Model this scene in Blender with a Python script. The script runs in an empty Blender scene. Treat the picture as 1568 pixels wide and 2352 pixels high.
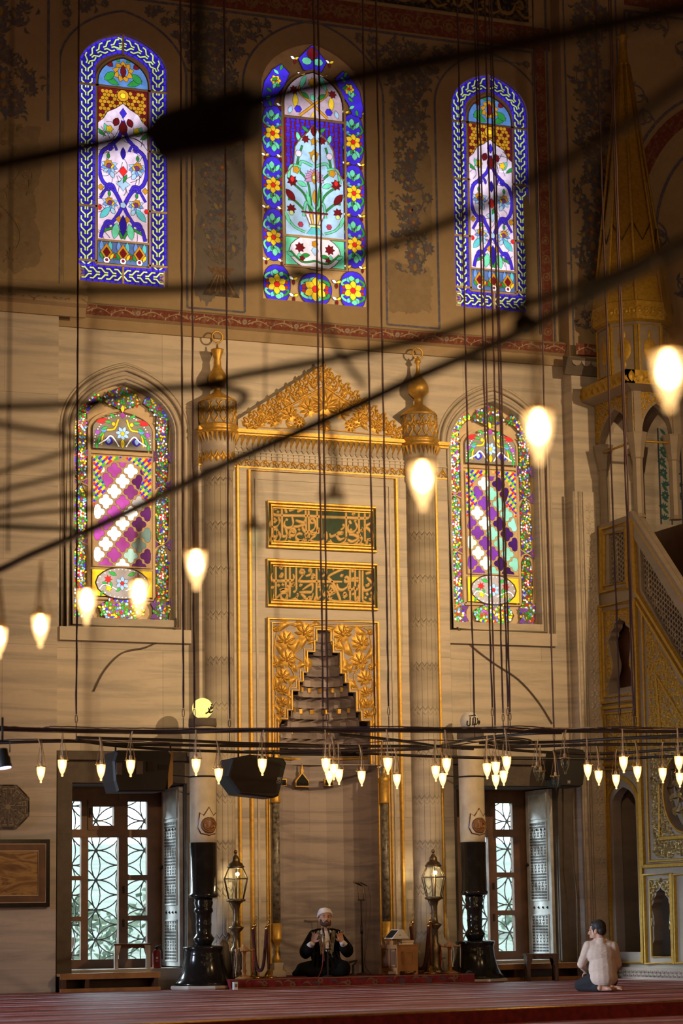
import bpy, bmesh, math, random
from math import sin, cos, pi, radians, sqrt, atan2
from mathutils import Vector, Matrix
random.seed(7)
SC = bpy.context.scene
COL = SC.collection

# ---------------------------------------------------------------- camera
W_PX, H_PX = 1568.0, 2352.0
FPX = 5553.0                                   # 85 mm lens on a 24x36 frame held upright
YAW, PITCH, ROLL = radians(22.249), radians(9.553), radians(-0.851)
CF = Vector((sin(YAW)*cos(PITCH), cos(YAW)*cos(PITCH), sin(PITCH)))
_r = Vector((cos(YAW), -sin(YAW), 0)); _u = _r.cross(CF)
CR = _r*cos(ROLL) + _u*sin(ROLL); CU = _u*cos(ROLL) - _r*sin(ROLL)
CAM = Vector((-12.4237, -31.2342, 0.8835))
cd = bpy.data.cameras.new('camera'); cam = bpy.data.objects.new('camera', cd); COL.objects.link(cam)
cam.matrix_world = Matrix(((CR.x, CU.x, -CF.x, CAM.x), (CR.y, CU.y, -CF.y, CAM.y), (CR.z, CU.z, -CF.z, CAM.z), (0, 0, 0, 1)))
cd.sensor_fit = 'VERTICAL'; cd.sensor_height = 36.0; cd.sensor_width = 24.0
cd.lens = FPX/H_PX*36.0
cd.clip_start = 0.1; cd.clip_end = 400
cd.dof.use_dof = True; cd.dof.focus_distance = 31.0; cd.dof.aperture_fstop = 1.4
SC.camera = cam

def ray(px, py): return CF + CR*((px-784)/FPX) - CU*((py-1176)/FPX)
def at(px, py, Y=0.0):                          # the point of the plane Y=const that the photograph shows there
    d = ray(px, py); return CAM + d*((Y-CAM.y)/d.y)
def ground(px, py, Z=0.0):
    d = ray(px, py); return CAM + d*((Z-CAM.z)/d.z)
def onx(px, py, X):
    d = ray(px, py); return CAM + d*((X-CAM.x)/d.x)

# ---------------------------------------------------------------- colour management, world, assumed lamps and added fill lights
vs = SC.view_settings
SC.display_settings.display_device = 'sRGB'
vs.view_transform = 'Standard'; vs.look = 'None'; vs.gamma = 1.0; vs.use_curve_mapping = False
vs.exposure = 0.0
SC.cycles.use_denoising = True
SC.cycles.max_bounces = 6; SC.cycles.diffuse_bounces = 3; SC.cycles.glossy_bounces = 3
SC.cycles.transparent_max_bounces = 12; SC.cycles.transmission_bounces = 4
SC.cycles.caustics_reflective = False; SC.cycles.caustics_refractive = False
SC.cycles.sample_clamp_indirect = 3.0
SC.cycles.use_light_tree = True

wd = bpy.data.worlds.new('sky'); SC.world = wd; wd.use_nodes = True
_bg = wd.node_tree.nodes['Background']
_bg.inputs[0].default_value = (0.80, 0.92, 1.0, 1); _bg.inputs[1].default_value = 3.4

WARM = (1.0, 0.66, 0.33)
_s = bpy.data.lights.new('daylight', 'SUN'); _s.energy = 9.0; _s.color = (0.86, 0.94, 1.0); _s.angle = radians(16)
_so = bpy.data.objects.new('daylight', _s); COL.objects.link(_so); _so.rotation_euler = Vector((0.50, -0.72, -0.38)).to_track_quat('-Z', 'Y').to_euler()
def lamp(kind, name, loc, energy, color=WARM, size=0.1, target=None, spot=None, blend=1.0):
    l = bpy.data.lights.new(name, kind); l.energy = energy; l.color = color
    if kind in ('POINT', 'SPOT'): l.shadow_soft_size = size
    if kind == 'AREA': l.size = size
    if kind == 'SPOT': l.spot_size = spot; l.spot_blend = blend
    o = bpy.data.objects.new(name, l); COL.objects.link(o); o.location = loc
    if target is not None:
        o.rotation_euler = (Vector(target)-Vector(loc)).to_track_quat('-Z', 'Y').to_euler()
    return o
# assumed floodlights, unseen to the right of the camera, aimed at the prayer niche
lamp('SPOT', 'assumed_floodlight', (5.2, -14.0, 8.6), 4950, WARM, 0.10, (-0.2, 0, 6.3), radians(54), 1.0)
lamp('SPOT', 'assumed_floodlight', (-5.5, -15.0, 7.0), 2300, WARM, 0.25, (0.3, 0, 6.0), radians(46), 1.0)
# added cool fill before the windowless left wall, to brighten carpet and kneeling man
for _y in (-3.5, -8.5, -13.5):
    _l = lamp('AREA', 'side_fill', (-19.7, _y, 2.4), 140, (0.66, 0.78, 1.0), 1.8, (-3.0, _y-0.5, -0.4)); _l.data.shape = 'RECTANGLE'; _l.data.size_y = 2.8; _l.data.spread = radians(34)
lamp('POINT', 'upper_fill', (0.0, -17.0, 11.5), 300, WARM, 1.2)  # unseen warm fill, added to brighten the upper wall
# unseen fill lights, where the ring of lamps is assumed to continue
for _x, _y in ((3, -13), (-2, -20), (9, -20), (2, -29), (8, -33), (-4, -36)):
    lamp('POINT', 'hall_ring_fill', (_x, _y, 3.1), 90, WARM, 0.5)

# ---------------------------------------------------------------- materials
def srgb(r, g, b):
    def c(v):
        v /= 255.0
        return v/12.92 if v <= 0.04045 else ((v+0.055)/1.055)**2.4
    return (c(r), c(g), c(b))
class NT:
    def __init__(s, name):
        s.m = bpy.data.materials.new(name); s.m.use_nodes = True; s.t = s.m.node_tree
        s.n = s.t.nodes; s.b = s.n['Principled BSDF']; s.out = s.n['Material Output']
    def add(s, typ, **kw):
        nd = s.n.new(typ)
        for k, v in kw.items():
            if k in nd.inputs.keys() if isinstance(k, str) else False: nd.inputs[k].default_value = v
            else: setattr(nd, k, v)
        return nd
    def link(s, a, b): s.t.links.new(a, b)
    def set(s, **kw):
        for k, v in kw.items():
            k = k.replace('_', ' ')
            if k == 'Base Color' or k == 'Emission Color': v = (*v[:3], 1)
            s.b.inputs[k].default_value = v
    def coords(s, scale=(1, 1, 1), kind='Object', rot=(0, 0, 0)):
        tc = s.add('ShaderNodeTexCoord'); mp = s.add('ShaderNodeMapping')
        mp.inputs['Scale'].default_value = scale; mp.inputs['Rotation'].default_value = rot
        s.link(tc.outputs[kind], mp.inputs[0]); return mp.outputs[0]
    def noise(s, vec, scale, detail=4, rough=0.55, dist=0.0):
        n = s.add('ShaderNodeTexNoise'); n.inputs['Scale'].default_value = scale; n.inputs['Detail'].default_value = detail
        n.inputs['Roughness'].default_value = rough; n.inputs['Distortion'].default_value = dist
        s.link(vec, n.inputs['Vector']); return n.outputs['Fac']
    def ramp(s, fac, stops, interp='LINEAR'):
        r = s.add('ShaderNodeValToRGB'); cr = r.color_ramp; cr.interpolation = interp
        while len(cr.elements) < len(stops): cr.elements.new(0.5)
        for e, (p, c) in zip(cr.elements, stops): e.position = p; e.color = (*c[:3], 1) if len(c) >= 3 else (c[0],)*3+(1,)
        s.link(fac, r.inputs[0]); return r.outputs[0]
    def mix(s, fac, a, b, mode='MIX'):
        m = s.add('ShaderNodeMix'); m.data_type = 'RGBA'; m.blend_type = mode
        for sock, v in ((m.inputs[0], fac), (m.inputs[6], a), (m.inputs[7], b)):
            if hasattr(v, 'is_linked'): s.link(v, sock)
            elif isinstance(v, (int, float)): sock.default_value = v
            else: sock.default_value = (*v[:3], 1)
        return m.outputs[2]
    def math(s, op, a, b=None):
        m = s.add('ShaderNodeMath'); m.operation = op
        for sock, v in ((m.inputs[0], a), (m.inputs[1], b)):
            if v is None: continue
            if hasattr(v, 'is_linked'): s.link(v, sock)
            else: sock.default_value = v
        return m.outputs[0]
    def bump(s, h, strength=0.3, dist=0.01):
        b = s.add('ShaderNodeBump'); b.inputs['Strength'].default_value = strength; b.inputs['Distance'].default_value = dist
        s.link(h, b.inputs['Height']); s.link(b.outputs[0], s.b.inputs['Normal'])
    def color(s, c): s.link(c, s.b.inputs['Base Color'])

MAT = {}
def simple(name, col, rough=0.6, metal=0.0, var=0.12, scale=8.0, **kw):
    t = NT(name); v = t.coords()
    f = t.noise(v, scale)
    c = t.mix(t.ramp(f, [(0.3, (0, 0, 0)), (0.7, (1, 1, 1))]), [x*(1-var) for x in col], [min(1, x*(1+var)) for x in col])
    t.color(c); t.set(Roughness=rough, Metallic=metal, **kw); MAT[name] = t.m; return t.m

def marble(name, base, vein, sx=0.55, sz=7.0, blocks=True, rough=0.42, bw=2.3, bh=1.13, joint=0.72):
    t = NT(name)
    v = t.coords((sx, sx, sz), rot=(0, radians(4), 0))
    n1 = t.noise(v, 1.0, 6, 0.6, 0.6); n2 = t.noise(t.coords((1.2, 1.2, 1.2)), 1.3, 5, 0.6)
    st = t.ramp(n1, [(0.36, vein), (0.47, [a*0.5+b*0.5 for a, b in zip(base, vein)]), (0.56, base), (0.7, [min(1, x*1.06) for x in base])])
    c = t.mix(0.22, st, t.ramp(n2, [(0.3, [x*0.86 for x in base]), (0.7, base)]))
    c = t.mix(0.14, c, t.ramp(t.noise(t.coords(), 14.0, 4), [(0.35, [x*0.75 for x in base]), (0.65, base)]))
    if blocks:
        tc = t.add('ShaderNodeTexCoord'); sp = t.add('ShaderNodeSeparateXYZ'); cb = t.add('ShaderNodeCombineXYZ')
        t.link(tc.outputs['Object'], sp.inputs[0]); t.link(sp.outputs[0], cb.inputs[0]); t.link(sp.outputs[2], cb.inputs[1])
        br = t.add('ShaderNodeTexBrick'); br.inputs['Scale'].default_value = 1.0
        br.inputs['Color1'].default_value = (1, 1, 1, 1); br.inputs['Color2'].default_value = (0.86, 0.87, 0.89, 1)
        br.inputs['Mortar'].default_value = (joint, joint, joint, 1); br.inputs['Mortar Size'].default_value = 0.006
        br.inputs['Brick Width'].default_value = bw; br.inputs['Row Height'].default_value = bh
        t.link(cb.outputs[0], br.inputs['Vector'])
        c = t.mix(1.0, c, br.outputs[0], 'MULTIPLY')
    t.color(c); t.set(Roughness=rough); MAT[name] = t.m
marble('marble_wall', (0.66, 0.58, 0.48), (0.37, 0.34, 0.31))
marble('marble_niche', (0.45, 0.385, 0.375), (0.15, 0.13, 0.165), 0.7, 6.0, True, 0.38, 3.2, 2.1, 0.85)
marble('marble_plain', (0.62, 0.55, 0.46), (0.46, 0.42, 0.37), 0.8, 4.0, False)
marble('minbar_marble', (0.31, 0.25, 0.19), (0.23, 0.19, 0.15), 1.0, 4.0, False)

def plaster(name, base, dark):
    t = NT(name); v = t.coords()
    big = t.noise(v, 0.55, 6, 0.62); fine = t.noise(v, 9.0, 5, 0.65)
    c = t.mix(t.ramp(big, [(0.35, (0, 0, 0)), (0.7, (1, 1, 1))]), dark, base)
    c = t.mix(0.35, c, t.ramp(fine, [(0.3, dark), (0.62, base)]))
    t.color(c); t.set(Roughness=0.85); t.bump(fine, 0.15, 0.01); MAT[name] = t.m
plaster('plaster', (0.46, 0.35, 0.22), (0.36, 0.27, 0.16))
plaster('bare_plaster', (0.40, 0.31, 0.20), (0.22, 0.165, 0.10))
plaster('stone_dark', (0.20, 0.165, 0.135), (0.09, 0.075, 0.062))

def painted(name, rough=0.8):                    # paint colours carried by the faces themselves, thinned by wear
    t = NT(name); a = t.add('ShaderNodeVertexColor'); a.layer_name = 'Col'
    f = t.noise(t.coords(), 16.0, 5, 0.65)
    t.color(t.mix(t.ramp(f, [(0.34, (0.5,)*3), (0.52, (0,)*3)]), a.outputs[0], (0.34, 0.26, 0.16)))
    t.set(Roughness=rough); MAT[name] = t.m
painted('wall_paint')
def coloured(name, rough=0.6, metal=0.0):
    t = NT(name); a = t.add('ShaderNodeVertexColor'); a.layer_name = 'Col'
    f = t.noise(t.coords(), 30.0, 3)
    t.color(t.mix(0.25, a.outputs[0], t.ramp(f, [(0.3, (0.2,)*3), (0.7, (0.8,)*3)]), 'OVERLAY'))
    t.set(Roughness=rough, Metallic=metal); MAT[name] = t.m
coloured('lacquer')

def stained():
    t = NT('stained_glass'); a = t.add('ShaderNodeVertexColor'); a.layer_name = 'Col'
    f1 = t.noise(t.coords(), 1.1, 3); f2 = t.noise(t.coords((1, 1, 1)), 11.0, 4)
    k = t.math('MULTIPLY', t.ramp(f1, [(0.32, (0.45,)*3), (0.62, (1.15,)*3)]), t.ramp(f2, [(0.25, (0.7,)*3), (0.6, (1.1,)*3)]))
    t.color(a.outputs[0]); t.link(a.outputs[0], t.b.inputs['Emission Color'])
    t.link(k, t.b.inputs['Emission Strength']); t.set(Roughness=0.15)
    MAT['stained_glass'] = t.m
stained()
simple('lead', (0.10, 0.07, 0.045), 0.8)
simple('tracery', (0.92, 0.74, 0.52), 0.85)
plaster('blue_grey_plaster', (0.24, 0.22, 0.21), (0.15, 0.135, 0.13))

def gold(name, col, rough, metal, deep):
    t = NT(name); v = t.coords(); f = t.noise(v, 22.0, 4)
    t.color(t.mix(t.ramp(f, [(0.28, (0,)*3), (0.6, (1,)*3)]), deep, col)); t.set(Roughness=rough, Metallic=metal)
    t.bump(f, 0.2, 0.004); MAT[name] = t.m
gold('gold', (0.76, 0.47, 0.10), 0.46, 0.55, (0.56, 0.32, 0.055))
gold('gilt_letter', (0.82, 0.56, 0.22), 0.55, 0.2, (0.74, 0.48, 0.16))
gold('minbar_gold', (0.50, 0.31, 0.035), 0.5, 0.35, (0.36, 0.20, 0.02))
gold('brass', (0.70, 0.47, 0.16), 0.22, 1.0, (0.5, 0.3, 0.09))
gold('old_brass', (0.22, 0.155, 0.08), 0.38, 0.8, (0.10, 0.07, 0.035))
simple('panel_green', (0.055, 0.105, 0.065), 0.7)
simple('black_iron', (0.035, 0.03, 0.027), 0.5, 0.5)
simple('rod_iron', (0.028, 0.022, 0.018), 0.5, 0.3)
simple('dark_void', (0.03, 0.02, 0.014), 0.9)
simple('black_bronze', (0.018, 0.016, 0.015), 0.16, 0.3, 0.3)
simple('wax', (0.70, 0.60, 0.42), 0.5, 0, 0.22, 3.0)
simple('speaker_black', (0.013, 0.011, 0.009), 0.6)
simple('wood_brown', (0.16, 0.075, 0.038), 0.42, 0, 0.3, 5.0)
simple('wood_light', (0.42, 0.20, 0.065), 0.45, 0, 0.22, 6.0)
simple('wood_dark', (0.085, 0.034, 0.018), 0.32, 0, 0.3, 6.0)
simple('velvet', (0.055, 0.008, 0.010), 0.85)
simple('white_plastic', (0.80, 0.80, 0.80), 0.4, 0, 0.03)
simple('shutter_wood', (0.74, 0.76, 0.76), 0.4, 0, 0.2, 7.0)
simple('shutter_inlay', (0.08, 0.07, 0.065), 0.4, 0, 0.5, 30.0)
simple('grille_iron', (0.13, 0.145, 0.15), 0.5, 0.2)
simple('rope', (0.07, 0.035, 0.04), 0.8)
simple('cord_white', (0.62, 0.45, 0.26), 0.6)
simple('chain', (0.26, 0.15, 0.06), 0.45, 0.7)
simple('skin', (0.52, 0.28, 0.18), 0.5, 0, 0.08)
simple('beard', (0.07, 0.035, 0.022), 0.8, 0, 0.3, 60)
simple('hair_black', (0.014, 0.011, 0.010), 0.6, 0, 0.3, 60)
simple('robe_black', (0.0055, 0.005, 0.005), 0.9).node_tree.nodes['Principled BSDF'].inputs['Specular IOR Level'].default_value = 0.12
simple('cloth_white', (0.74, 0.70, 0.70), 0.85, 0, 0.05, 12)
t = NT('shirt_cream'); t.set(Base_Color=(0.60, 0.47, 0.37), Roughness=0.9); t.b.inputs['Specular IOR Level'].default_value = 0.2; t.bump(t.noise(t.coords((3, 3, 9)), 2.6, 4, 0.6, 0.8), 0.42, 0.03); MAT['shirt_cream'] = t.m
simple('trousers', (0.008, 0.008, 0.010), 0.85)
simple('octagon_stone', (0.30, 0.24, 0.17), 0.6)
simple('eye_white', (0.34, 0.28, 0.25), 0.4)
simple('paper', (0.75, 0.68, 0.52), 0.8)
simple('red_paint', (0.28, 0.012, 0.012), 0.35)
simple('red_carpet', (0.20, 0.014, 0.013), 0.92, 0, 0.35, 14)
simple('colonnette_stone', (0.20, 0.18, 0.15), 0.3, 0, 0.85, 18)
simple('foliage', (0.13, 0.19, 0.13), 0.8, 0, 0.5, 5.0)
simple('garden_ground', (0.20, 0.24, 0.20), 0.9, 0, 0.35, 2.0)

def clear_glass():
    t = NT('clear_glass'); tr = t.add('ShaderNodeBsdfTransparent'); gl = t.add('ShaderNodeBsdfGlossy'); mx = t.add('ShaderNodeMixShader')
    lw = t.add('ShaderNodeLayerWeight'); lw.inputs[0].default_value = 0.25
    gl.inputs['Roughness'].default_value = 0.04; tr.inputs[0].default_value = (0.93, 0.97, 0.97, 1)
    t.link(t.math('MULTIPLY', lw.outputs['Fresnel'], 0.6), mx.inputs[0]); t.link(tr.outputs[0], mx.inputs[1]); t.link(gl.outputs[0], mx.inputs[2])
    t.link(mx.outputs[0], t.out.inputs[0]); MAT['clear_glass'] = t.m
clear_glass()
def emit(name, col, strength):
    t = NT(name); t.set(Base_Color=col, Emission_Color=col, Emission_Strength=strength); MAT[name] = t.m
emit('bulb', (1.0, 0.62, 0.26), 42.0)
emit('lantern_bulb', (1.0, 0.72, 0.36), 60.0)
emit('globe_lit', (0.98, 0.82, 0.26), 0.95)
emit('spot_lens', (0.62, 0.5, 1.0), 14.0)
simple('globe_off', (0.80, 0.78, 0.72), 0.12, 0, 0.03)

def carpet():
    t = NT('carpet'); tc = t.add('ShaderNodeTexCoord'); sp = t.add('ShaderNodeSeparateXYZ'); t.link(tc.outputs['Object'], sp.inputs[0])
    wob = t.math('MULTIPLY', t.noise(t.coords((0.6, 1.5, 1)), 2.0, 4), 0.45)
    y = t.math('FRACT', t.math('MULTIPLY', t.math('ADD', sp.outputs[1], wob), 1/1.28))
    fine = t.noise(t.coords((3.0, 6.0, 1)), 3.0, 5, 0.65)
    red = t.ramp(fine, [(0.36, (0.12, 0.022, 0.026)), (0.46, (0.36, 0.055, 0.036)), (0.60, (0.44, 0.085, 0.055)), (0.68, (0.55, 0.32, 0.28))])
    dark = t.ramp(y, [(0.0, (1,)*3), (0.07, (1,)*3), (0.10, (0,)*3), (0.88, (0,)*3), (0.93, (1,)*3)])
    pale = t.ramp(y, [(0.10, (0,)*3), (0.13, (1,)*3), (0.27, (1,)*3), (0.31, (0,)*3), (0.53, (0,)*3), (0.57, (0.75,)*3), (0.66, (0.75,)*3), (0.70, (0,)*3)])
    gate = t.ramp(t.noise(t.coords((0.42, 1.3, 1)), 1.6, 4, 0.6), [(0.40, (0.12,)*3), (0.58, (1,)*3)])
    gate2 = t.ramp(fine, [(0.34, (0.35,)*3), (0.5, (1,)*3)])
    c = t.mix(t.mix(1.0, dark, (0.8, 0.8, 0.8), 'MULTIPLY'), red, (0.045, 0.012, 0.02))
    m = t.mix(1.0, t.mix(1.0, pale, gate, 'MULTIPLY'), gate2, 'MULTIPLY')
    c = t.mix(m, c, (0.78, 0.68, 0.80))  # pale rows of the pattern, with window sheen painted into them
    t.color(c); t.set(Roughness=0.5); t.b.inputs['Specular IOR Level'].default_value = 0.35
    t.bump(fine, 0.4, 0.03); MAT['carpet'] = t.m
carpet()
def column_stone():
    t = NT('column_carved'); v = t.coords((1, 1, 1))
    n = t.noise(t.coords((0.8, 0.8, 4)), 1.0, 5)
    tc = t.add('ShaderNodeTexCoord'); sp = t.add('ShaderNodeSeparateXYZ'); t.link(tc.outputs['Object'], sp.inputs[0])
    a = t.math('ARCTAN2', sp.outputs[0], sp.outputs[1])
    zig = t.math('ABSOLUTE', t.math('SUBTRACT', t.math('FRACT', t.math('MULTIPLY', a, 16/(2*pi))), 0.5))
    zz = t.math('FRACT', t.math('MULTIPLY', t.math('ADD', sp.outputs[2], t.math('MULTIPLY', zig, 0.10)), 1/0.62))
    ln = t.ramp(zz, [(0.0, (0,)*3), (0.03, (1,)*3), (0.10, (1,)*3), (0.13, (0,)*3), (0.16, (1,)*3), (1.0, (1,)*3)])
    rib = t.ramp(zig, [(0.0, (0.2,)*3), (0.06, (1,)*3)])
    base0 = t.ramp(n, [(0.38, (0.42, 0.37, 0.31)), (0.6, (0.62, 0.55, 0.45))])
    h = t.mix(1.0, ln, rib, 'MULTIPLY')
    base = t.mix(1.0, base0, t.ramp(h, [(0.0, (0.72,)*3), (0.8, (1,)*3)]), 'MULTIPLY')
    t.color(base); t.set(Roughness=0.5); t.bump(h, 0.6, 0.02); MAT['column_carved'] = t.m
column_stone()
# ---------------------------------------------------------------- mesh tools
class MB:
    def __init__(s, *mats):
        s.v = []; s.f = []; s.mi = []; s.c = []; s.sm = []; s.mats = list(mats) or ['marble_plain']; s.m = 0; s.col = (0.5, 0.5, 0.5); s.smooth = False; s.T = None
    def use(s, mat):
        if mat not in s.mats: s.mats.append(mat)
        s.m = s.mats.index(mat); return s
    def add(s, vs_, fs_, smooth=None):
        o = len(s.v)
        for p in vs_: s.v.append(tuple(s.T(Vector(p))) if s.T else tuple(p))
        sm = s.smooth if smooth is None else smooth
        for f in fs_:
            s.f.append(tuple(o+i for i in f)); s.mi.append(s.m); s.c.append(s.col); s.sm.append(sm)
    def box(s, x0, x1, y0, y1, z0, z1):
        vs_ = [(x, y, z) for z in (z0, z1) for y in (y0, y1) for x in (x0, x1)]
        s.add(vs_, [(0, 2, 3, 1), (4, 5, 7, 6), (0, 1, 5, 4), (2, 6, 7, 3), (0, 4, 6, 2), (1, 3, 7, 5)], False); return s
    def cbox(s, c, sx, sy, sz): return s.box(c[0]-sx/2, c[0]+sx/2, c[1]-sy/2, c[1]+sy/2, c[2]-sz/2, c[2]+sz/2)
    def lathe(s, prof, c=(0, 0, 0), n=24, a0=0.0, a1=2*pi, cap=True, smooth=True, axis=None):
        full = abs(a1-a0-2*pi) < 1e-6; k = n if full else n+1; vs_ = []; fs_ = []
        for r, z in prof:
            for i in range(k):
                a = a0+(a1-a0)*i/n; p = Vector((r*cos(a), r*sin(a), z))
                vs_.append(p)
        if axis is not None:
            q = Vector((0, 0, 1)).rotation_difference(Vector(axis)); vs_ = [q @ p for p in vs_]
        vs_ = [p+Vector(c) for p in vs_]
        for j in range(len(prof)-1):
            for i in range(n):
                a, b = j*k+i, j*k+(i+1) % k
                fs_.append((a, b, b+k, a+k))
        s.add(vs_, fs_, smooth)
        if cap and full:
            o = len(s.v)-len(vs_)
            for j, rev in ((0, True), (len(prof)-1, False)):
                if prof[j][0] > 1e-5:
                    f = tuple(o+j*k+i for i in range(k)); f = f[::-1] if rev else f
                    s.f.append(f); s.mi.append(s.m); s.c.append(s.col); s.sm.append(False)
        return s
    def sphere(s, c, rx, ry=None, rz=None, nu=14, nv=9):
        ry = ry or rx; rz = rz or rx
        vs_ = []; fs_ = []
        for j in range(nv+1):
            t = pi*j/nv
            for i in range(nu):
                a = 2*pi*i/nu; vs_.append((c[0]+rx*sin(t)*cos(a), c[1]+ry*sin(t)*sin(a), c[2]-rz*cos(t)))
        for j in range(nv):
            for i in range(nu):
                b = (i+1) % nu; fs_.append((j*nu+i, j*nu+b, (j+1)*nu+b, (j+1)*nu+i))
        s.add(vs_, fs_, True); return s
    def tube(s, pts, r, n=8, closed=False, smooth=True, flat=1.0):
        pts = [Vector(p) for p in pts]; m = len(pts); vs_ = []; fs_ = []
        rs = r if isinstance(r, (list, tuple)) else [r]*m
        up = None
        for i, p in enumerate(pts):
            if closed: t = pts[(i+1) % m]-pts[i-1]
            else: t = pts[min(i+1, m-1)]-pts[max(i-1, 0)]
            if t.length < 1e-9: t = Vector((0, 0, 1))
            t.normalize()
            if up is None:
                up = Vector((0, 0, 1)) if abs(t.z) < 0.9 else Vector((1, 0, 0))
            a = t.cross(up)
            if a.length < 1e-4: a = t.cross(Vector((0, 1, 0.1)))
            a.normalize(); b = a.cross(t); up = b
            for k in range(n):
                an = 2*pi*(k+0.5)/n; vs_.append(p+a*(cos(an)*rs[i])+b*(sin(an)*rs[i]*flat))
        for i in range(m if closed else m-1):
            for k in range(n):
                j = (i+1) % m; k2 = (k+1) % n
                fs_.append((i*n+k, j*n+k, j*n+k2, i*n+k2))
        if not closed: fs_ += [tuple(range(n)), tuple((m-1)*n+k for k in range(n-1, -1, -1))]
        s.add(vs_, fs_, smooth); return s
    def plate(s, outer, holes, M, d0, d1, sides=True):
        """flat plate with holes: outlines in (u,v); M maps (u,v,d) to space; d0 front, d1 back"""
        bm = bmesh.new(); edges = []
        for lp in [outer]+list(holes):
            vv = [bm.verts.new((u, v, 0)) for u, v in lp]
            for i in range(len(vv)): edges.append(bm.edges.new((vv[i-1], vv[i])))
        bmesh.ops.triangle_fill(bm, edges=edges, use_beauty=True, use_dissolve=False, normal=(0, 0, 1))
        bm.verts.index_update(); n = len(bm.verts)
        P = [(v.co.x, v.co.y) for v in bm.verts]
        fs_ = []
        for f in bm.faces:
            ix = [v.index for v in f.verts]
            if f.normal.z < 0: ix.reverse()
            fs_.append(tuple(ix))
        bd = [tuple(v.index for v in e.verts) for e in bm.edges if len(e.link_faces) == 1]
        ef = {}
        for f in fs_:
            for i in range(len(f)): ef[(f[i-1], f[i])] = 1
        bm.free()
        allf = list(fs_)
        vs_ = [M(u, v, d0) for u, v in P]
        if d1 is not None:
            vs_ += [M(u, v, d1) for u, v in P]
            allf += [tuple(n+i for i in reversed(f)) for f in fs_]
            for a, b in bd:
                if (a, b) not in ef: a, b = b, a
                allf.append((b, a, a+n, b+n))
        s.add(vs_, allf, False); return s
    def prism(s, poly, M, d0, d1): return s.plate(poly, [], M, d0, d1)
    def build(s, name, parent=None, kind=None, label=None, cat=None, group=None):
        off = Vector((0, 0, 0)); p = parent
        while p is not None: off += p.location; p = p.parent
        me = bpy.data.meshes.new(name)
        me.from_pydata([tuple(Vector(v)-off) for v in s.v] if off.length > 0 else s.v, [], s.f)
        for m in s.mats: me.materials.append(MAT[m])
        me.polygons.foreach_set('material_index', s.mi); me.polygons.foreach_set('use_smooth', s.sm)
        ca = me.color_attributes.new('Col', 'FLOAT_COLOR', 'CORNER'); buf = []
        for f, c in zip(me.polygons, s.c): buf += [c[0], c[1], c[2], 1.0]*len(f.vertices)
        ca.data.foreach_set('color', buf); me.update()
        o = bpy.data.objects.new(name, me); COL.objects.link(o); o.parent = parent
        tag(o, label, cat, group, kind); return o
def tag(o, label=None, cat=None, group=None, kind=None):
    for k, v in (('label', label), ('category', cat), ('group', group), ('kind', kind)):
        if v is not None: o[k] = v
    return o
def thing(name, label, cat, loc=(0, 0, 0), group=None):
    o = bpy.data.objects.new(name, None); COL.objects.link(o); o.location = loc; o.empty_display_size = 0.1
    return tag(o, label, cat, group)
def dup(root, loc, rotz=0.0, label=None, group=None, scale=None):
    r = root.copy(); COL.objects.link(r); r.location = loc; r.rotation_euler = (0, 0, rotz)
    if label: r['label'] = label
    if group: r['group'] = group
    if scale: r.scale = (scale,)*3
    def kids(src, dst):
        for ch in list(src.children):
            c = ch.copy(); COL.objects.link(c); c.parent = dst; kids(ch, c)
    kids(root, r); return r

def MY(y0):                                      # art on a wall that faces the hall (-Y)
    return lambda u, v, d: (u, y0-d, v)
def MX(x0):                                      # art on a side that faces -X; u runs towards the hall
    return lambda u, v, d: (x0-d, -u, v)
def ccw(p):
    a = sum(p[i-1][0]*p[i][1]-p[i][0]*p[i-1][1] for i in range(len(p)))
    return p if a > 0 else p[::-1]
def cent(p): return (sum(q[0] for q in p)/len(p), sum(q[1] for q in p)/len(p))
def grow(p, w):
    c = cent(p); o = []
    for q in p:
        dx, dy = q[0]-c[0], q[1]-c[1]; l = sqrt(dx*dx+dy*dy) or 1; o.append((q[0]+dx/l*w, q[1]+dy/l*w))
    return o
def circ(cx, cy, r, n=12, ry=None, a0=0.0): return [(cx+r*cos(a0+2*pi*i/n), cy+(ry or r)*sin(a0+2*pi*i/n)) for i in range(n)]
def rectp(x0, x1, z0, z1): return [(x0, z0), (x1, z0), (x1, z1), (x0, z1)]
def leafp(cx, cy, ang, L, W, n=5, bend=0.0):
    up = []; dn = []
    for i in range(n+1):
        t = i/n; w = W*sin(pi*t)**0.8*0.5; x = t*L; y = bend*L*sin(pi*t)
        up.append((x, y+w)); dn.append((x, y-w))
    pts = dn+up[::-1][1:-1]; ca, sa = cos(ang), sin(ang)
    return [(cx+x*ca-y*sa, cy+x*sa+y*ca) for x, y in pts]
def serr(cx, cy, r, n=9, k=0.72, a0=0.0, ry=None):
    o = []
    for i in range(2*n):
        q = r if i % 2 == 0 else r*k; a = a0+pi*i/n; o.append((cx+q*cos(a), cy+q*(ry or r)/r*sin(a)))
    return o
def lobed(cx, cy, r, n=8, k=0.82, m=3, ry=None, a0=0.0):
    o = []; N = n*m*2
    for i in range(N):
        a = 2*pi*i/N; q = r*(k+(1-k)*abs(cos(n*a/2))); o.append((cx+q*cos(a+a0), cy+q*(ry or r)/r*sin(a+a0)))
    return o
def smooth_line(pts, k=6):
    o = []; n = len(pts)
    for i in range(n-1):
        p0, p1, p2, p3 = pts[max(i-1, 0)], pts[i], pts[i+1], pts[min(i+2, n-1)]
        for j in range(k):
            t = j/k; o.append(tuple(0.5*((2*b)+(c-a)*t+(2*a-5*b+4*c-d)*t*t+(3*b-a-3*c+d)*t**3) for a, b, c, d in zip(p0, p1, p2, p3)))
    o.append(tuple(pts[-1])); return o
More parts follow.
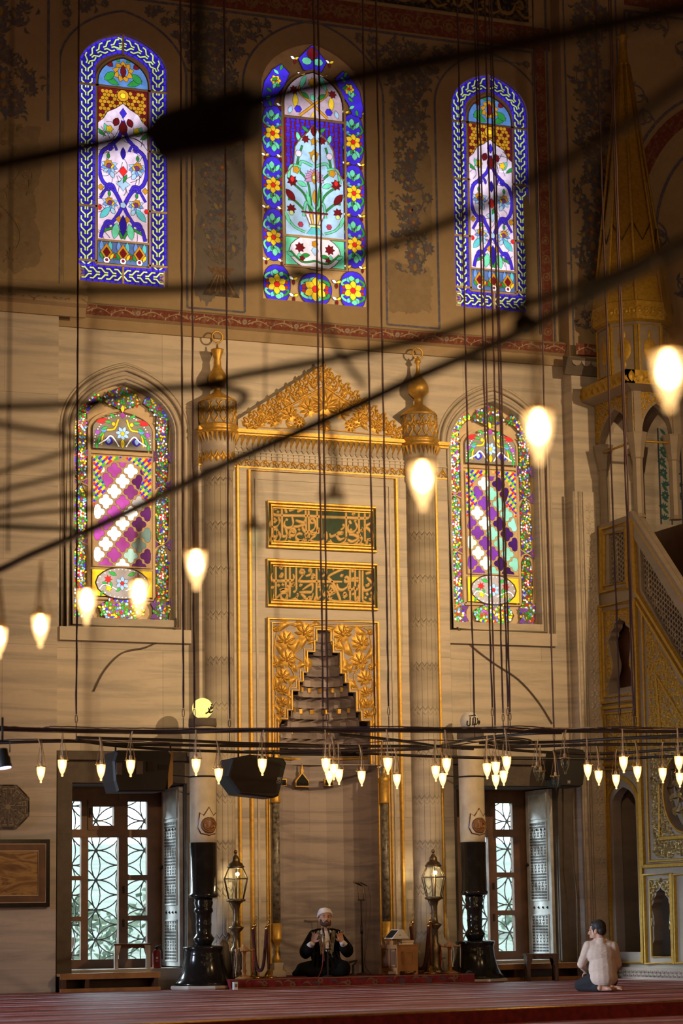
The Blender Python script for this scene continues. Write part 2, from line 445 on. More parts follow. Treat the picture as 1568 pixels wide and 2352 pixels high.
def arch(cx, w, z0, zs, za, n=10, k=0.34):
    h = za-zs; R = []
    for i in range(n+1):
        t = pi/2*i/n; R.append((w/2*cos(t), zs+h*((1-k)*sin(t)+k*t/(pi/2))))
    return [(cx-w/2, z0), (cx+w/2, z0)]+[(cx+x, z) for x, z in R]+[(cx-x, z) for x, z in reversed(R[:-1])]
def inside(p, x, y):
    r = False; j = len(p)-1
    for i in range(len(p)):
        if (p[i][1] > y) != (p[j][1] > y) and x < (p[j][0]-p[i][0])*(y-p[i][1])/(p[j][1]-p[i][1])+p[i][0]: r = not r
        j = i
    return r
def clip(poly, region):
    """clip polygon (any) by a convex region (Sutherland-Hodgman)"""
    out = poly; R = ccw(region)
    for i in range(len(R)):
        a, b = R[i-1], R[i]; inp = out; out = []
        if not inp: return []
        def sd(p): return (b[0]-a[0])*(p[1]-a[1])-(b[1]-a[1])*(p[0]-a[0])
        for j in range(len(inp)):
            p, q = inp[j-1], inp[j]; sp, sq = sd(p), sd(q)
            if (sp >= 0) != (sq >= 0):
                t = sp/(sp-sq); out.append((p[0]+(q[0]-p[0])*t, p[1]+(q[1]-p[1])*t))
            if sq >= 0: out.append(q)
    return out
class Art:
    """flat drawing, leaded glass and low relief on a plane"""
    def __init__(s, mb, M, d=0.0, eps=0.00002, wrap=0): s.mb = mb; s.M = M; s.d = d; s.eps = eps; s.base = d; s.wrap = wrap; s.lead = None; s.lw = 0.010; s.region = None
    def step(s):
        s.d += s.eps
        if s.wrap and s.d > s.base+s.wrap*s.eps: s.d = s.base+s.eps
    def ground(s, poly, col, lead=None):           # a background that everything drawn later lies on
        s.d = max(s.d, s.base)
        w, s.wrap = s.wrap, 0; s.d = s.base+w*s.eps if w else s.d
        s.fill(poly, col, 0 if lead is None else lead); s.wrap = w; s.d += s.eps; s.base = s.d
    def fill(s, poly, col, lead=None, d=None):
        if s.region is not None:
            poly = clip(poly, s.region)
        if len(poly) < 3: return
        poly = ccw(poly)
        w = s.lw if lead is None else lead
        if s.lead and w > 0:
            g = grow(poly, w); s.step()
            if s.region is not None: g = ccw(clip(g, s.region))
            if len(g) >= 3:
                keep = s.mb.m; s.mb.use(s.lead); s.mb.add([s.M(u, v, s.d) for u, v in g], [tuple(range(len(g)))], False); s.mb.m = keep
        s.step()
        s.mb.col = col; s.mb.add([s.M(u, v, s.d if d is None else d) for u, v in poly], [tuple(range(len(poly)))], False)
    def strip(s, pts, w, col, d=None, closed=False, lead=None):
        """ribbon of width w (number, or function of 0..1)"""
        n = len(pts); L = []; R = []
        for i, p in enumerate(pts):
            if closed: a, b = pts[i-1], pts[(i+1) % n]
            else: a, b = pts[max(i-1, 0)], pts[min(i+1, n-1)]
            dx, dy = b[0]-a[0], b[1]-a[1]; l = sqrt(dx*dx+dy*dy) or 1
            ww = (w(i/(n-1)) if callable(w) else w)/2
            L.append((p[0]-dy/l*ww, p[1]+dx/l*ww)); R.append((p[0]+dy/l*ww, p[1]-dx/l*ww))
        s.step(); dd = s.d if d is None else d; s.mb.col = col
        for i in range(n if closed else n-1):
            j = (i+1) % n
            q = [R[i], R[j], L[j], L[i]]
            if s.region is not None:
                q = clip(q, s.region)
                if len(q) < 3: continue
            if s.lead:
                pass
            s.mb.add([s.M(u, v, dd) for u, v in q], [tuple(range(len(q)))], False)
    def lstrip(s, pts, w, col, closed=False):       # ribbon with a lead line either side
        if s.lead:
            keep = s.mb.m; s.mb.use(s.lead); lw = s.lw; s.strip(pts, (lambda t: w(t)+2*lw) if callable(w) else w+2*lw, (0, 0, 0), closed=closed); s.mb.m = keep
        s.strip(pts, w, col, closed=closed)
    def relief(s, poly, h, inset=0.55, d=None):
        poly = ccw(poly); c = cent(poly); n = len(poly); dd = s.d if d is None else d
        inn = [(c[0]+(u-c[0])*inset, c[1]+(v-c[1])*inset) for u, v in poly]
        vs_ = [s.M(u, v, dd) for u, v in poly]+[s.M(u, v, dd+h*0.8) for u, v in inn]+[s.M(c[0], c[1], dd+h)]
        fs_ = [(i, (i+1) % n, n+(i+1) % n, n+i) for i in range(n)]+[(n+i, n+(i+1) % n, 2*n) for i in range(n)]
        s.mb.add(vs_, fs_, True)
    def rstrip(s, pts, w, h, closed=False, d=None, ends=0.0):
        n = len(pts); dd = s.d if d is None else d; vs_ = []; fs_ = []
        for i, p in enumerate(pts):
            if closed: a, b = pts[i-1], pts[(i+1) % n]
            else: a, b = pts[max(i-1, 0)], pts[min(i+1, n-1)]
            dx, dy = b[0]-a[0], b[1]-a[1]; l = sqrt(dx*dx+dy*dy) or 1
            ww = (w(i/max(1, n-1)) if callable(w) else w)/2; nx, ny = -dy/l*ww, dx/l*ww
            for k, hh in ((-1, 0), (-0.45, 0.85), (0.45, 0.85), (1, 0)):
                vs_.append(s.M(p[0]+nx*k, p[1]+ny*k, dd+h*hh))
        for i in range(n if closed else n-1):
            j = (i+1) % n
            for k in range(3): fs_.append((i*4+k, j*4+k, j*4+k+1, i*4+k+1))
        s.mb.add(vs_, fs_, True)
    # ---- ornaments in relief
    def rosette(s, cx, cy, r, n=9, h=0.03, a0=0.0):
        s.relief(serr(cx, cy, r, n, 0.74, a0), h*0.5, 0.6)
        for i in range(n):
            a = a0+2*pi*(i+0.5)/n; s.relief(leafp(cx+r*0.18*cos(a), cy+r*0.18*sin(a), a, r*0.72, r*0.42, 4), h, 0.5)
        s.relief(circ(cx, cy, r*0.26, 8), h*1.5, 0.6)
    def palmette(s, cx, cy, r, ang, n=7, h=0.03):
        s.relief(serr(cx, cy, r*0.95, 11, 0.78, ang), h*0.4, 0.7)
        for i in range(n):
            a = ang+radians(-110+220*i/(n-1)); s.relief(leafp(cx-r*0.25*cos(ang), cy-r*0.25*sin(ang), a, r*(1.15-0.25*abs(i-(n-1)/2)/(n/2)), r*0.34, 4), h, 0.5)
        s.relief(leafp(cx-r*0.5*cos(ang), cy-r*0.5*sin(ang), ang, r*0.8, r*0.5), h*1.3, 0.5)
    def rleaf(s, cx, cy, ang, L, W, h=0.02, bend=0.15): s.relief(leafp(cx, cy, ang, L, W, 5, bend), h, 0.4)
    # ---- painted ornaments
    def pflower(s, cx, cy, r, kind, blue, mid, a0=0.0):
        if kind == 0:
            for i in range(8): s.fill(leafp(cx, cy, a0+i*pi/4, r, r*0.55, 4), blue)
            s.fill(circ(cx, cy, r*0.42, 8), mid); s.fill(circ(cx, cy, r*0.2, 6), (0.40, 0.24, 0.08))
        elif kind == 1:
            s.fill(serr(cx, cy, r, 9, 0.66, a0), blue); s.fill(circ(cx, cy-r*0.1, r*0.45, 8), mid)
            s.fill(leafp(cx, cy-r*0.5, pi/2+a0*0.3, r*1.0, r*0.45), (0.30, 0.26, 0.10))
        else:
            for i in range(5): s.fill(leafp(cx, cy-r*0.4, pi/2+radians(-60+30*i), r*1.3, r*0.4, 4), blue)
            s.fill(circ(cx, cy-r*0.2, r*0.3, 7), mid)
def clip_convexish(poly, region): return clip(poly, region)
# ---------------------------------------------------------------- the hall
def struct(name, mb, parent=None):
    o = mb.build(name, parent)
    if parent is None: o['kind'] = 'structure'
    return o
ZB = 9.14                                        # painted wall above, marble below
WIN_UP = [(-2.85, 1.30, 9.62, 12.72, 13.27), (0.03, 1.63, 9.59, 12.75, 13.50), (2.865, 1.26, 9.73, 12.80, 13.38)]
WIN_LO = [(-2.83, 1.43, 4.94, 7.55, 8.22), (2.78, 1.40, 5.06, 7.66, 8.33)]
LW = [(-3.58, -1.98), (2.02, 3.62)]              # garden windows
LWZ = (0.27, 2.72)
LDEP = 0.95
# back wall, marble storey
mb = MB('marble_wall')
holes = [arch(*a) for a in WIN_LO]+[rectp(a, b, *LWZ) for a, b in LW]+[rectp(-0.86, 0.90, -0.1, 4.98)]
mb.plate(rectp(-20, 16, -0.2, ZB), holes, MY(0), 0, -1.1)
struct('wall_back', mb)
mb = MB('plaster')
mb.plate(rectp(-20, 16, ZB, 15.6), [arch(*a) for a in WIN_UP], MY(0.03), 0, -1.0)
struct('wall_back_upper', mb)
# piers either side of the bay
mb = MB('marble_wall'); mb.box(-20, -3.86, -0.28, 0, -0.2, 9.02); struct('wall_left_pier', mb)
mb = MB('plaster'); mb.box(-20, -3.86, -0.26, 0.03, 9.02, 15.6); struct('wall_left_pier_upper', mb)
mb = MB('marble_wall'); mb.box(3.93, 16, -0.28, 0, -0.2, 8.86); struct('wall_right_pier', mb)
mb = MB('plaster'); mb.box(3.93, 16, -0.26, 0.03, 8.86, 15.6); struct('wall_right_pier_upper', mb)
mb = MB('plaster'); mb.box(-20.4, -20, -46, 1, -0.3, 15.6); struct('wall_left', mb)
mb = MB('plaster'); mb.box(16, 16.4, -46, 1, -0.3, 15.6); struct('wall_right', mb)
mb = MB('plaster'); mb.box(-20.4, 16.4, -46.4, -46, -0.3, 15.6); struct('wall_front', mb)
mb = MB('plaster'); mb.box(-20.4, 16.4, -46.4, 1.1, 15.6, 16.0); struct('ceiling', mb)
# floor: raised carpet up to the wall, lower carpet this side of a brass-edged step
e0, e1 = ground(510, 2346), ground(1568, 2301)
dv = (e1-e0).normalized(); a = e0-dv*16; b = e1+dv*18
mb = MB('carpet')
mb.plate([(a.x, a.y), (b.x, b.y), (16, 0.0), (-20, 0.0)], [], lambda u, v, d: (u, v, d), 0, -0.25)
struct('floor', mb)
mb = MB('carpet', 'red_carpet'); mb.box(-20, 16, -46, -5, -0.3, -0.13); struct('floor_front', mb)
mb = MB('red_carpet'); nrm = Vector((dv.y, -dv.x, 0))
mb.plate([(p.x, p.y) for p in (a, a+nrm*0.02, b+nrm*0.02, b)], [], lambda u, v, d: (u, v, d), 0.004, -0.13)
mb.use('brass'); mb.tube([a+nrm*0.012+Vector((0, 0, 0.006)), b+nrm*0.012+Vector((0, 0, 0.006))], 0.014)
struct('trim_1', mb)

# cornices
def rail_x(mb, x0, x1, y, prof):                 # moulding run along X; prof = [(d, z)...]
    vs_ = [(x, y-d, z) for x in (x0, x1) for d, z in prof]; n = len(prof)
    mb.add(vs_, [(i, n+i, n+i+1, i+1) for i in range(n-1)]+[tuple(range(n)), tuple(range(2*n-1, n-1, -1))], False)
RED = (0.19, 0.045, 0.03); CREAM = (0.42, 0.33, 0.21); SLATE = (0.115, 0.12, 0.165); BLUEL = (0.11, 0.12, 0.21); OCHRE = (0.30, 0.19, 0.07)
def leaf_band(art, u0, u1, v0, v1, seed=0, flowers=True, step=0.75, col=CREAM):
    h = v1-v0; n = max(1, int((u1-u0)/step)); st = (u1-u0)/n; rnd = random.Random(seed)
    for i in range(n):
        c = u0+st*(i+0.5); vm = (v0+v1)/2
        if flowers:
            for k in range(9): art.fill(leafp(c, vm, 2*pi*k/9, h*0.36, h*0.17, 3), (0.34, 0.30, 0.30))
            art.fill(circ(c, vm, h*0.13, 8), OCHRE)
        for sg in (-1, 1):
            art.strip(smooth_line([(c+sg*h*0.4, vm-h*0.2), (c+sg*st*0.24, vm+h*0.22), (c+sg*st*0.38, vm+h*0.05), (c+sg*st*0.48, vm-h*0.28)], 4), lambda t: h*(0.15-0.09*t), col)
            for k in range(6):
                t = k/5; x = c+sg*(h*0.45+(st*0.5-h*0.5)*t)
                art.fill(leafp(x, vm+h*0.18*sin(5*t), pi/2+sg*(-0.9+0.5*(k % 3))+(pi if k % 2 else 0), h*0.42, h*0.15, 3, 0.2), col)
def painted_cornice(name, x0, x1, y, zc):
    mb = MB('plaster', 'wall_paint')
    rail_x(mb, x0, x1, y, [(0, zc-0.20), (0.05, zc-0.20), (0.06, zc-0.06), (0.12, zc-0.03), (0.17, zc+0.11), (0.10, zc+0.15), (0.0, zc+0.16)])
    art = Art(mb, lambda u, v, d: (u, y-0.123-(v-zc+0.03)/0.14*0.05-d, v)); mb.use('wall_paint')
    art.fill(rectp(x0, x1, zc-0.028, zc+0.105), RED)
    leaf_band(art, x0, x1, zc-0.02, zc+0.10, 1)
    struct(name, mb)
painted_cornice('trim_2', -3.86, 3.93, 0.0, 9.13)
mb = MB('plaster', 'wall_paint'); rail_x(mb, -20, -3.50, -0.28, [(0, 9.0), (0.05, 9.0), (0.09, 9.12), (0.16, 9.16), (0.18, 9.27), (0.12, 9.33), (0.14, 9.42), (0, 9.46)]); mb.use('wall_paint')
art = Art(mb, lambda u, v, d: (u, -0.28-0.17-d, v)); leaf_band(art, -6.5, -3.5, 9.16, 9.28, 3, True, 0.75, (0.24, 0.18, 0.10)); struct('trim_3', mb)
mb = MB('stone_dark', 'wall_paint'); rail_x(mb, 3.80, 16, -0.28, [(0, 8.74), (0.04, 8.74), (0.10, 8.86), (0.16, 8.98), (0, 9.02)]); mb.use('wall_paint')
art = Art(mb, lambda u, v, d: (u, -0.28-0.14-d, v))
for i in range(14):
    u = 3.95+i*0.16; art.fill(leafp(u, 8.86, 1.1, 0.15, 0.09), (0.38, 0.34, 0.30)); art.fill(leafp(u, 8.86, 2.0, 0.13, 0.08), (0.38, 0.34, 0.30))
mb2 = mb; art.fill(rectp(3.95, 8, 9.03, 9.20), RED); leaf_band(art, 3.95, 8, 9.04, 9.19, 5); struct('trim_4', mb)

# ---------------------------------------------------------------- painted decoration of the upper wall
mb = MB('wall_paint'); art = Art(mb, MY(0.03), 0.002, 0.00002, 300)
def line(pts, w=0.035, col=BLUEL): art.strip(pts, w, col)
def vine_panel(art, u0, u1, v0, v1, seed, ok=None, r=0.13, cols=(SLATE, (0.17, 0.12, 0.14)), waves=3.0, dens=1.0):
    rnd = random.Random(seed); W = u1-u0; H = v1-v0; n = int(H/(r*1.25)*dens)
    for sgn in (-1, 1):
        pts = []
        for i in range(int(H/0.05)+1):
            t = i/(H/0.05); pts.append(((u0+u1)/2+sgn*W*0.33*sin(2*pi*waves*t*H/4+0.4), v0+H*t))
        seg = []
        for p in pts:
            if ok is None or ok(*p): seg.append(p)
            else:
                if len(seg) > 2: art.strip(seg, 0.016, cols[0])
                seg = []
        if len(seg) > 2: art.strip(seg, 0.016, cols[0])
        for i in range(n):
            t = (i+0.5)/n; x = (u0+u1)/2+sgn*W*0.33*sin(2*pi*waves*t*H/4+0.4); y = v0+H*t
            x += rnd.uniform(-0.08, 0.08)*W
            if ok is None or ok(x, y):
                rr = r*rnd.choice((0.55, 0.8, 1.0)); art.pflower(x, y, rr, rnd.choice((0, 1, 1, 2)), cols[0], cols[1], rnd.uniform(0, 6))
            for k in range(3):
                xx = x+rnd.uniform(-0.3, 0.3)*W*0.5; yy = y+rnd.uniform(-0.14, 0.14)
                if ok is None or ok(xx, yy): art.fill(leafp(xx, yy, rnd.uniform(0, 6.28), r*0.85, r*0.30, 4, 0.3), cols[0] if rnd.random() < 0.75 else (0.20, 0.17, 0.08))
    for i in range(int(n*0.9)):
        y = v0+H*(i+0.5)/n*1.1; x = (u0+u1)/2+rnd.uniform(-0.12, 0.12)*W
        if y < v1 and (ok is None or ok(x, y)): art.pflower(x, y, r*1.05, rnd.choice((0, 1, 2)), cols[0], (0.22, 0.10, 0.07), rnd.uniform(-0.5, 0.5))
def arch_line(cx, w, z0, zs, za, gap, gz):
    return arch(cx, w+2*gap, z0, zs, za+gz, 12)[1:]
for (cx, w, z0, zs, za) in WIN_UP:
    A = arch(cx, w+0.56, 9.36, zs, za+0.33, 14); line(A[1:]+[A[0]], 0.035)
def off_win(x, y):
    return not any(inside(arch(cx, w+0.85, z0-2, zs, za+0.48, 10), x, y) for cx, w, z0, zs, za in WIN_UP)
ZT = 13.80
line([(-3.80, ZT), (3.62, ZT)], 0.04)
for cx, hw, z0 in ((-1.40, 0.40, 9.45), (1.48, 0.44, 9.42)):
    x0, x1 = cx-hw-0.02, cx+hw+0.02
    xl, xr = (-1.92, -1.065) if cx < 0 else (1.125, 1.955); line([(xl, 9.36), (xr, 9.36)], 0.03)
    vine_panel(art, cx-hw*0.92, cx+hw*0.92, z0+0.75, 13.7, int(100+cx), off_win, 0.118, waves=2.4, dens=1.0)
# faded flower pot under the left vine
pz = 9.52
for k in range(5): art.fill(leafp(-1.42, pz+0.50, radians(40+25*k), 0.34, 0.06), (0.13, 0.12, 0.11))
art.fill([(-1.62, pz+0.46), (-1.22, pz+0.46), (-1.30, pz+0.36), (-1.54, pz+0.36)], (0.17, 0.10, 0.055))
art.fill([(-1.50, pz+0.36), (-1.34, pz+0.36), (-1.18, pz+0.10), (-1.66, pz+0.10)], (0.15, 0.10, 0.07))
for k in range(5): art.strip([(-1.42+(k-2)*0.03, pz+0.35), (-1.42+(k-2)*0.09, pz+0.11)], 0.012, (0.40, 0.30, 0.19))
art.fill([(-1.66, pz+0.10), (-1.18, pz+0.10), (-1.14, pz+0.04), (-1.70, pz+0.04)], (0.09, 0.07, 0.06))
# flowers over the arches
rnd = random.Random(5)
def arch_border(cx, w, za, zs, x0, x1, seed):
    rnd = random.Random(seed); spots = []
    for i in range(4000):
        x = rnd.uniform(x0, x1); y = rnd.uniform(12.4, ZT-0.12)
        if not off_win(x, y) or any((x-a)**2+(y-b)**2 < 0.135**2 for a, b in spots): continue
        spots.append((x, y))
    for i, (x, y) in enumerate(spots):
        nb = min((q for q in spots if q != (x, y)), key=lambda q: (q[0]-x)**2+(q[1]-y)**2)
        art.strip(smooth_line([(x, y), ((x+nb[0])/2+0.03, (y+nb[1])/2-0.03), nb], 4), 0.014, SLATE)
    for i, (x, y) in enumerate(spots):
        art.pflower(x, y, rnd.choice((0.07, 0.085, 0.11)), rnd.choice((0, 1, 2)), SLATE, (0.17, 0.12, 0.13), rnd.uniform(0, 6))
        for k in range(2): art.fill(leafp(x+rnd.uniform(-.1, .1), y+rnd.uniform(-.1, .1), rnd.uniform(0, 6), 0.11, 0.04, 3, 0.3), SLATE)
arch_border(0, 0, 0, 0, -3.7, -0.95, 3); arch_border(0, 0, 0, 0, -0.95, 1.0, 4); arch_border(0, 0, 0, 0, 1.0, 3.5, 8)
# red rinceau band, inscription band above it
art.ground(rectp(-3.80, 3.90, ZT+0.05, ZT+0.40), RED)
for i in range(22):
    u = -3.65+i*0.345; v = ZT+0.225; r = 0.115
    pts = [(u+r*(1-0.6*t)*cos(0.4+t*7.5), v+r*(1-0.6*t)*sin(0.4+t*7.5)) for t in [k/18 for k in range(19)]]
    art.strip(pts, 0.016, (0.27, 0.17, 0.09)); art.fill(serr(u, v, 0.075, 8, 0.7), (0.25, 0.16, 0.08)); art.fill(circ(u, v, 0.025, 6), RED)
    for k in range(3): art.fill(leafp(u+0.17, v, radians(60+120*k), 0.12, 0.035, 3, 0.3), (0.27, 0.17, 0.09))
art.strip([(-3.8, ZT+0.42), (3.9, ZT+0.42)], 0.03, CREAM)
art.ground(rectp(-3.80, 3.55, ZT+0.46, 15.5), (0.012, 0.011, 0.012))
rnd = random.Random(21)
GI = (0.30, 0.19, 0.055); u = 1.0
while u < 3.35:                                  # lower part of the gilt script on the black band
    b = ZT+0.56
    k = rnd.randint(0, 2)
    if k == 0: art.strip(smooth_line([(u, b+0.42), (u+0.03, b+0.08), (u+0.12, b), (u+0.24, b+0.03), (u+0.30, b+0.16)], 5), lambda t: 0.05*(0.5+sin(pi*t)*0.7), GI)
    elif k == 1: art.strip(smooth_line([(u+0.02, b+0.17), (u+0.10, b+0.22), (u+0.13, b+0.12), (u+0.04, b+0.10), (u+0.16, b-0.03), (u+0.32, b+0.02)], 5), lambda t: 0.05*(0.5+sin(pi*t)*0.7), GI)
    else:
        art.strip([(u+0.06, b+0.6), (u+0.05, b+0.05)], 0.045, GI); art.strip(smooth_line([(u+0.14, b+0.30), (u+0.15, b+0.05), (u+0.25, b+0.02), (u+0.28, b+0.12)], 5), 0.04, GI)
    art.fill(circ(u+0.18, b+0.30, 0.025, 4), GI); u += 0.29
# border down the right end of the bay and the bands on the piers
art.ground(rectp(3.64, 3.80, 9.3, ZT+0.05), RED)
for i in range(16):
    v = 9.45+i*0.28; art.strip(circ(3.72, v, 0.055, 12), 0.014, (0.26, 0.16, 0.09), closed=True); art.fill(serr(3.72, v, 0.03, 5), (0.26, 0.16, 0.09))
line([(3.60, 9.4), (3.60, ZT)], 0.03); line([(3.84, 9.3), (3.84, 15.4)], 0.03)
vine_panel(art, 3.40, 3.58, 9.5, 12.4, 77, off_win, 0.07, waves=4, dens=0.6)
struct('trim_5', mb)
mb = MB('wall_paint', 'bare_plaster'); art = Art(mb, MY(-0.26), 0.002, 0.00002, 300)
line([(4.0, 9.2), (4.0, 15.4)], 0.03)
vine_panel(art, 4.06, 4.80, 9.4, 15.3, 31, None, 0.15, waves=2.2, dens=1.0)
line([(4.9, 9.2), (4.9, 15.4)], 0.03)
for (rr, w_, c_) in ((2.05, 0.05, BLUEL), (1.86, 0.24, RED), (1.66, 0.04, CREAM), (1.45, 0.05, BLUEL)):
    art.strip([(6.9+rr*cos(t), 10.9+rr*1.25*sin(t)) for t in [pi*k/30 for k in range(31)]], w_, c_)
rnd = random.Random(4)
for i in range(26):
    u, v = rnd.uniform(5.1, 6.9), rnd.uniform(9.3, 14.6); d = sqrt((u-6.9)**2+((v-10.9)/1.25)**2)
    if v > 10.9 and 1.55 < d < 2.2: continue
    r = rnd.uniform(0.14, 0.24); s_ = rnd.choice((-1, 1)); a0 = rnd.uniform(0, 6)
    art.strip([(u+r*(1-0.75*t)*cos(a0+s_*t*8), v+r*(1-0.75*t)*sin(a0+s_*t*8)) for t in [k/20 for k in range(21)]], lambda t: 0.035*(1-0.5*t), SLATE)
    for k in range(3): art.fill(leafp(u, v, a0+k*2.1, r*1.2, r*0.35, 4, 0.3), SLATE)
art.strip([(5.05, 14.75), (8, 14.75)], 0.22, RED); line([(5.05, 14.55), (5.05, 9.3)], 0.04); line([(5.05, 14.55), (8, 14.55)], 0.04)
# left pier
line([(-4.02, 11.75), (-4.02, 15.4)], 0.035); line([(-5.6, 11.2), (-5.6, 15.4)], 0.03)
vine_panel(art, -5.45, -4.12, 11.75, 15.3, 12, None, 0.14, waves=1.6, dens=1.5)
vine_panel(art, -5.35, -4.2, 9.7, 11.6, 15, None, 0.13, ((0.25, 0.19, 0.11), (0.28, 0.2, 0.1)), 2.0, 0.7)
struct('trim_6', mb)
# patches where the painting has fallen off
def patch(art, u0, u1, v0, v1, seed):
    rnd = random.Random(seed); o = []
    ph = [rnd.uniform(0, 6.28) for _ in range(6)]
    for i in range(160):
        a = 2*pi*i/160; k = 0.88+0.05*sin(3*a+ph[0])+0.035*sin(7*a+ph[1])+0.025*sin(13*a+ph[2])+0.018*sin(29*a+ph[3])+rnd.uniform(-0.03, 0.03); c, s_ = cos(a), sin(a); m = max(abs(c), abs(s_))
        o.append(((u0+u1)/2+(u1-u0)/2*c/m*k, (v0+v1)/2+(v1-v0)/2*s_/m*k))
    art.fill(o, (0.2, 0.15, 0.1))
mb = MB('bare_plaster'); art = Art(mb, MY(0.03), 0.0006, 0.00002)
patch(art, 1.10, 1.88, 9.52, 10.35, 1); patch(art, 1.55, 1.9, 10.4, 12.1, 2);  patch(art, 3.36, 3.62, 9.4, 11.6, 4)
patch(art, -3.84, -3.70, 9.5, 12.2, 5); struct('trim_7', mb)
mb = MB('blue_grey_plaster'); art = Art(mb, MY(0.03), 0.0012, 0.00002); patch(art, -1.86, -1.00, 9.40, 12.0, 3); struct('trim_11', mb)
mb = MB('bare_plaster'); art = Art(mb, MY(-0.26), 0.0006, 0.00002)
patch(art, -5.6, -4.05, 9.5, 11.75, 6); patch(art, 4.2, 4.85, 12.6, 14.2, 7); patch(art, 4.3, 4.9, 9.4, 10.4, 8); struct('trim_8', mb)
# ---------------------------------------------------------------- stained glass
BLUE = (0.055, 0.030, 0.72); DBLUE = (0.022, 0.012, 0.34); LBLUE = (0.16, 0.36, 0.90); SKY = (0.42, 0.68, 1.0); LIME = (0.62, 0.86, 0.34)
AMBER = (0.62, 0.30, 0.022); YEL = (0.95, 0.66, 0.03); GREEN = (0.03, 0.30, 0.06); MINT = (0.16, 0.72, 0.46); RUBY = (0.16, 0.010, 0.016); RED_ = (0.85, 0.03, 0.03)
LILAC = (0.86, 0.74, 0.98); PINK = (0.55, 0.30, 0.56); TEAL = (0.12, 0.62, 0.72); WHITE = (1.5, 1.5, 1.5); PURP = (0.10, 0.012, 0.13); MAG = (0.36, 0.06, 0.34); VIOLET = (0.20, 0.05, 0.42)
def glass_art(y0):
    mb = MB('lead', 'stained_glass'); a = Art(mb, MY(y0), 0.0, 0.00003); a.lead = 'lead'; a.lw = 0.007; mb.use('stained_glass'); return mb, a
def along(pts, step):
    """evenly spaced stations (x, y, dx, dy) along a polyline"""
    out = []; acc = 0.0
    for i in range(len(pts)-1):
        (x0, y0), (x1, y1) = pts[i], pts[i+1]; l = sqrt((x1-x0)**2+(y1-y0)**2)
        if l < 1e-9: continue
        while acc < l:
            t = acc/l; out.append((x0+(x1-x0)*t, y0+(y1-y0)*t, (x1-x0)/l, (y1-y0)/l)); acc += step
        acc -= l
    return out
def pane_panel(a, poly, col): a.fill(poly, col, 0.006)
def braid(a, pts, w, fit=True):
    """blue border with two rows of pale green chevrons"""
    a.strip(pts, w, DBLUE)
    for sg in (-1, 1):
        off = []
        for i, p in enumerate(pts):
            q0, q1 = pts[max(i-1, 0)], pts[min(i+1, len(pts)-1)]; dx, dy = q1[0]-q0[0], q1[1]-q0[1]; l = sqrt(dx*dx+dy*dy) or 1
            off.append((p[0]-dy/l*sg*w*0.44, p[1]+dx/l*sg*w*0.44))
        for x, y, dx, dy in along(off, 0.085): a.strip([(x, y), (x+dx*0.068, y+dy*0.068)], w*0.11, BLUE)
    for x, y, dx, dy in along(pts, 0.118):
        nx, ny = -dy, dx
        for sg in (-1, 1):
            P = lambda al, ac: (x+dx*al+nx*ac*sg, y+dy*al+ny*ac*sg)
            a.lstrip([P(-0.045, w*0.07), P(0.0, w*0.07), P(0.05, w*0.30), P(0.10, w*0.30)], 0.020, LIME)
            a.fill([P(0.06, w*0.06), P(0.075, w*0.10), P(0.11, w*0.17), P(0.075, w*0.02)], BLUE, 0.004)
def curl(a, x, y, sx, s, col=BLUE):
    pts = [(x+sx*s*(u), y+s*v) for u, v in ((0, 0), (0.25, 0.55), (0.7, 0.62), (0.95, 0.3), (0.8, 0.02), (0.55, 0.08), (0.6, 0.28))]
    a.lstrip(smooth_line(pts, 5), lambda t: s*(0.20-0.1*t), col)
def tulipball(a, x, y, r, sx):
    for k in range(7):
        an = radians(-200+220*k/6); a.fill(leafp(x, y, an if sx > 0 else pi-an, r, r*0.42, 4), LBLUE if k % 2 else SKY)
    a.fill(serr(x+sx*r*0.1, y+r*0.2, r*0.55, 7, 0.7), AMBER); a.fill(circ(x, y, r*0.3, 7), (0.18, 0.05, 0.25)); a.fill(leafp(x-sx*r*0.2, y-r*0.3, pi/2+sx*0.6, r*0.6, r*0.24), YEL)
    a.fill(leafp(x-sx*r*0.55, y-r*1.35, pi/2-sx*0.5, r*0.8, r*0.5), SKY); a.fill(leafp(x+sx*r*0.1, y+r*0.8, pi/2, r*0.7, r*0.32), GREEN); 
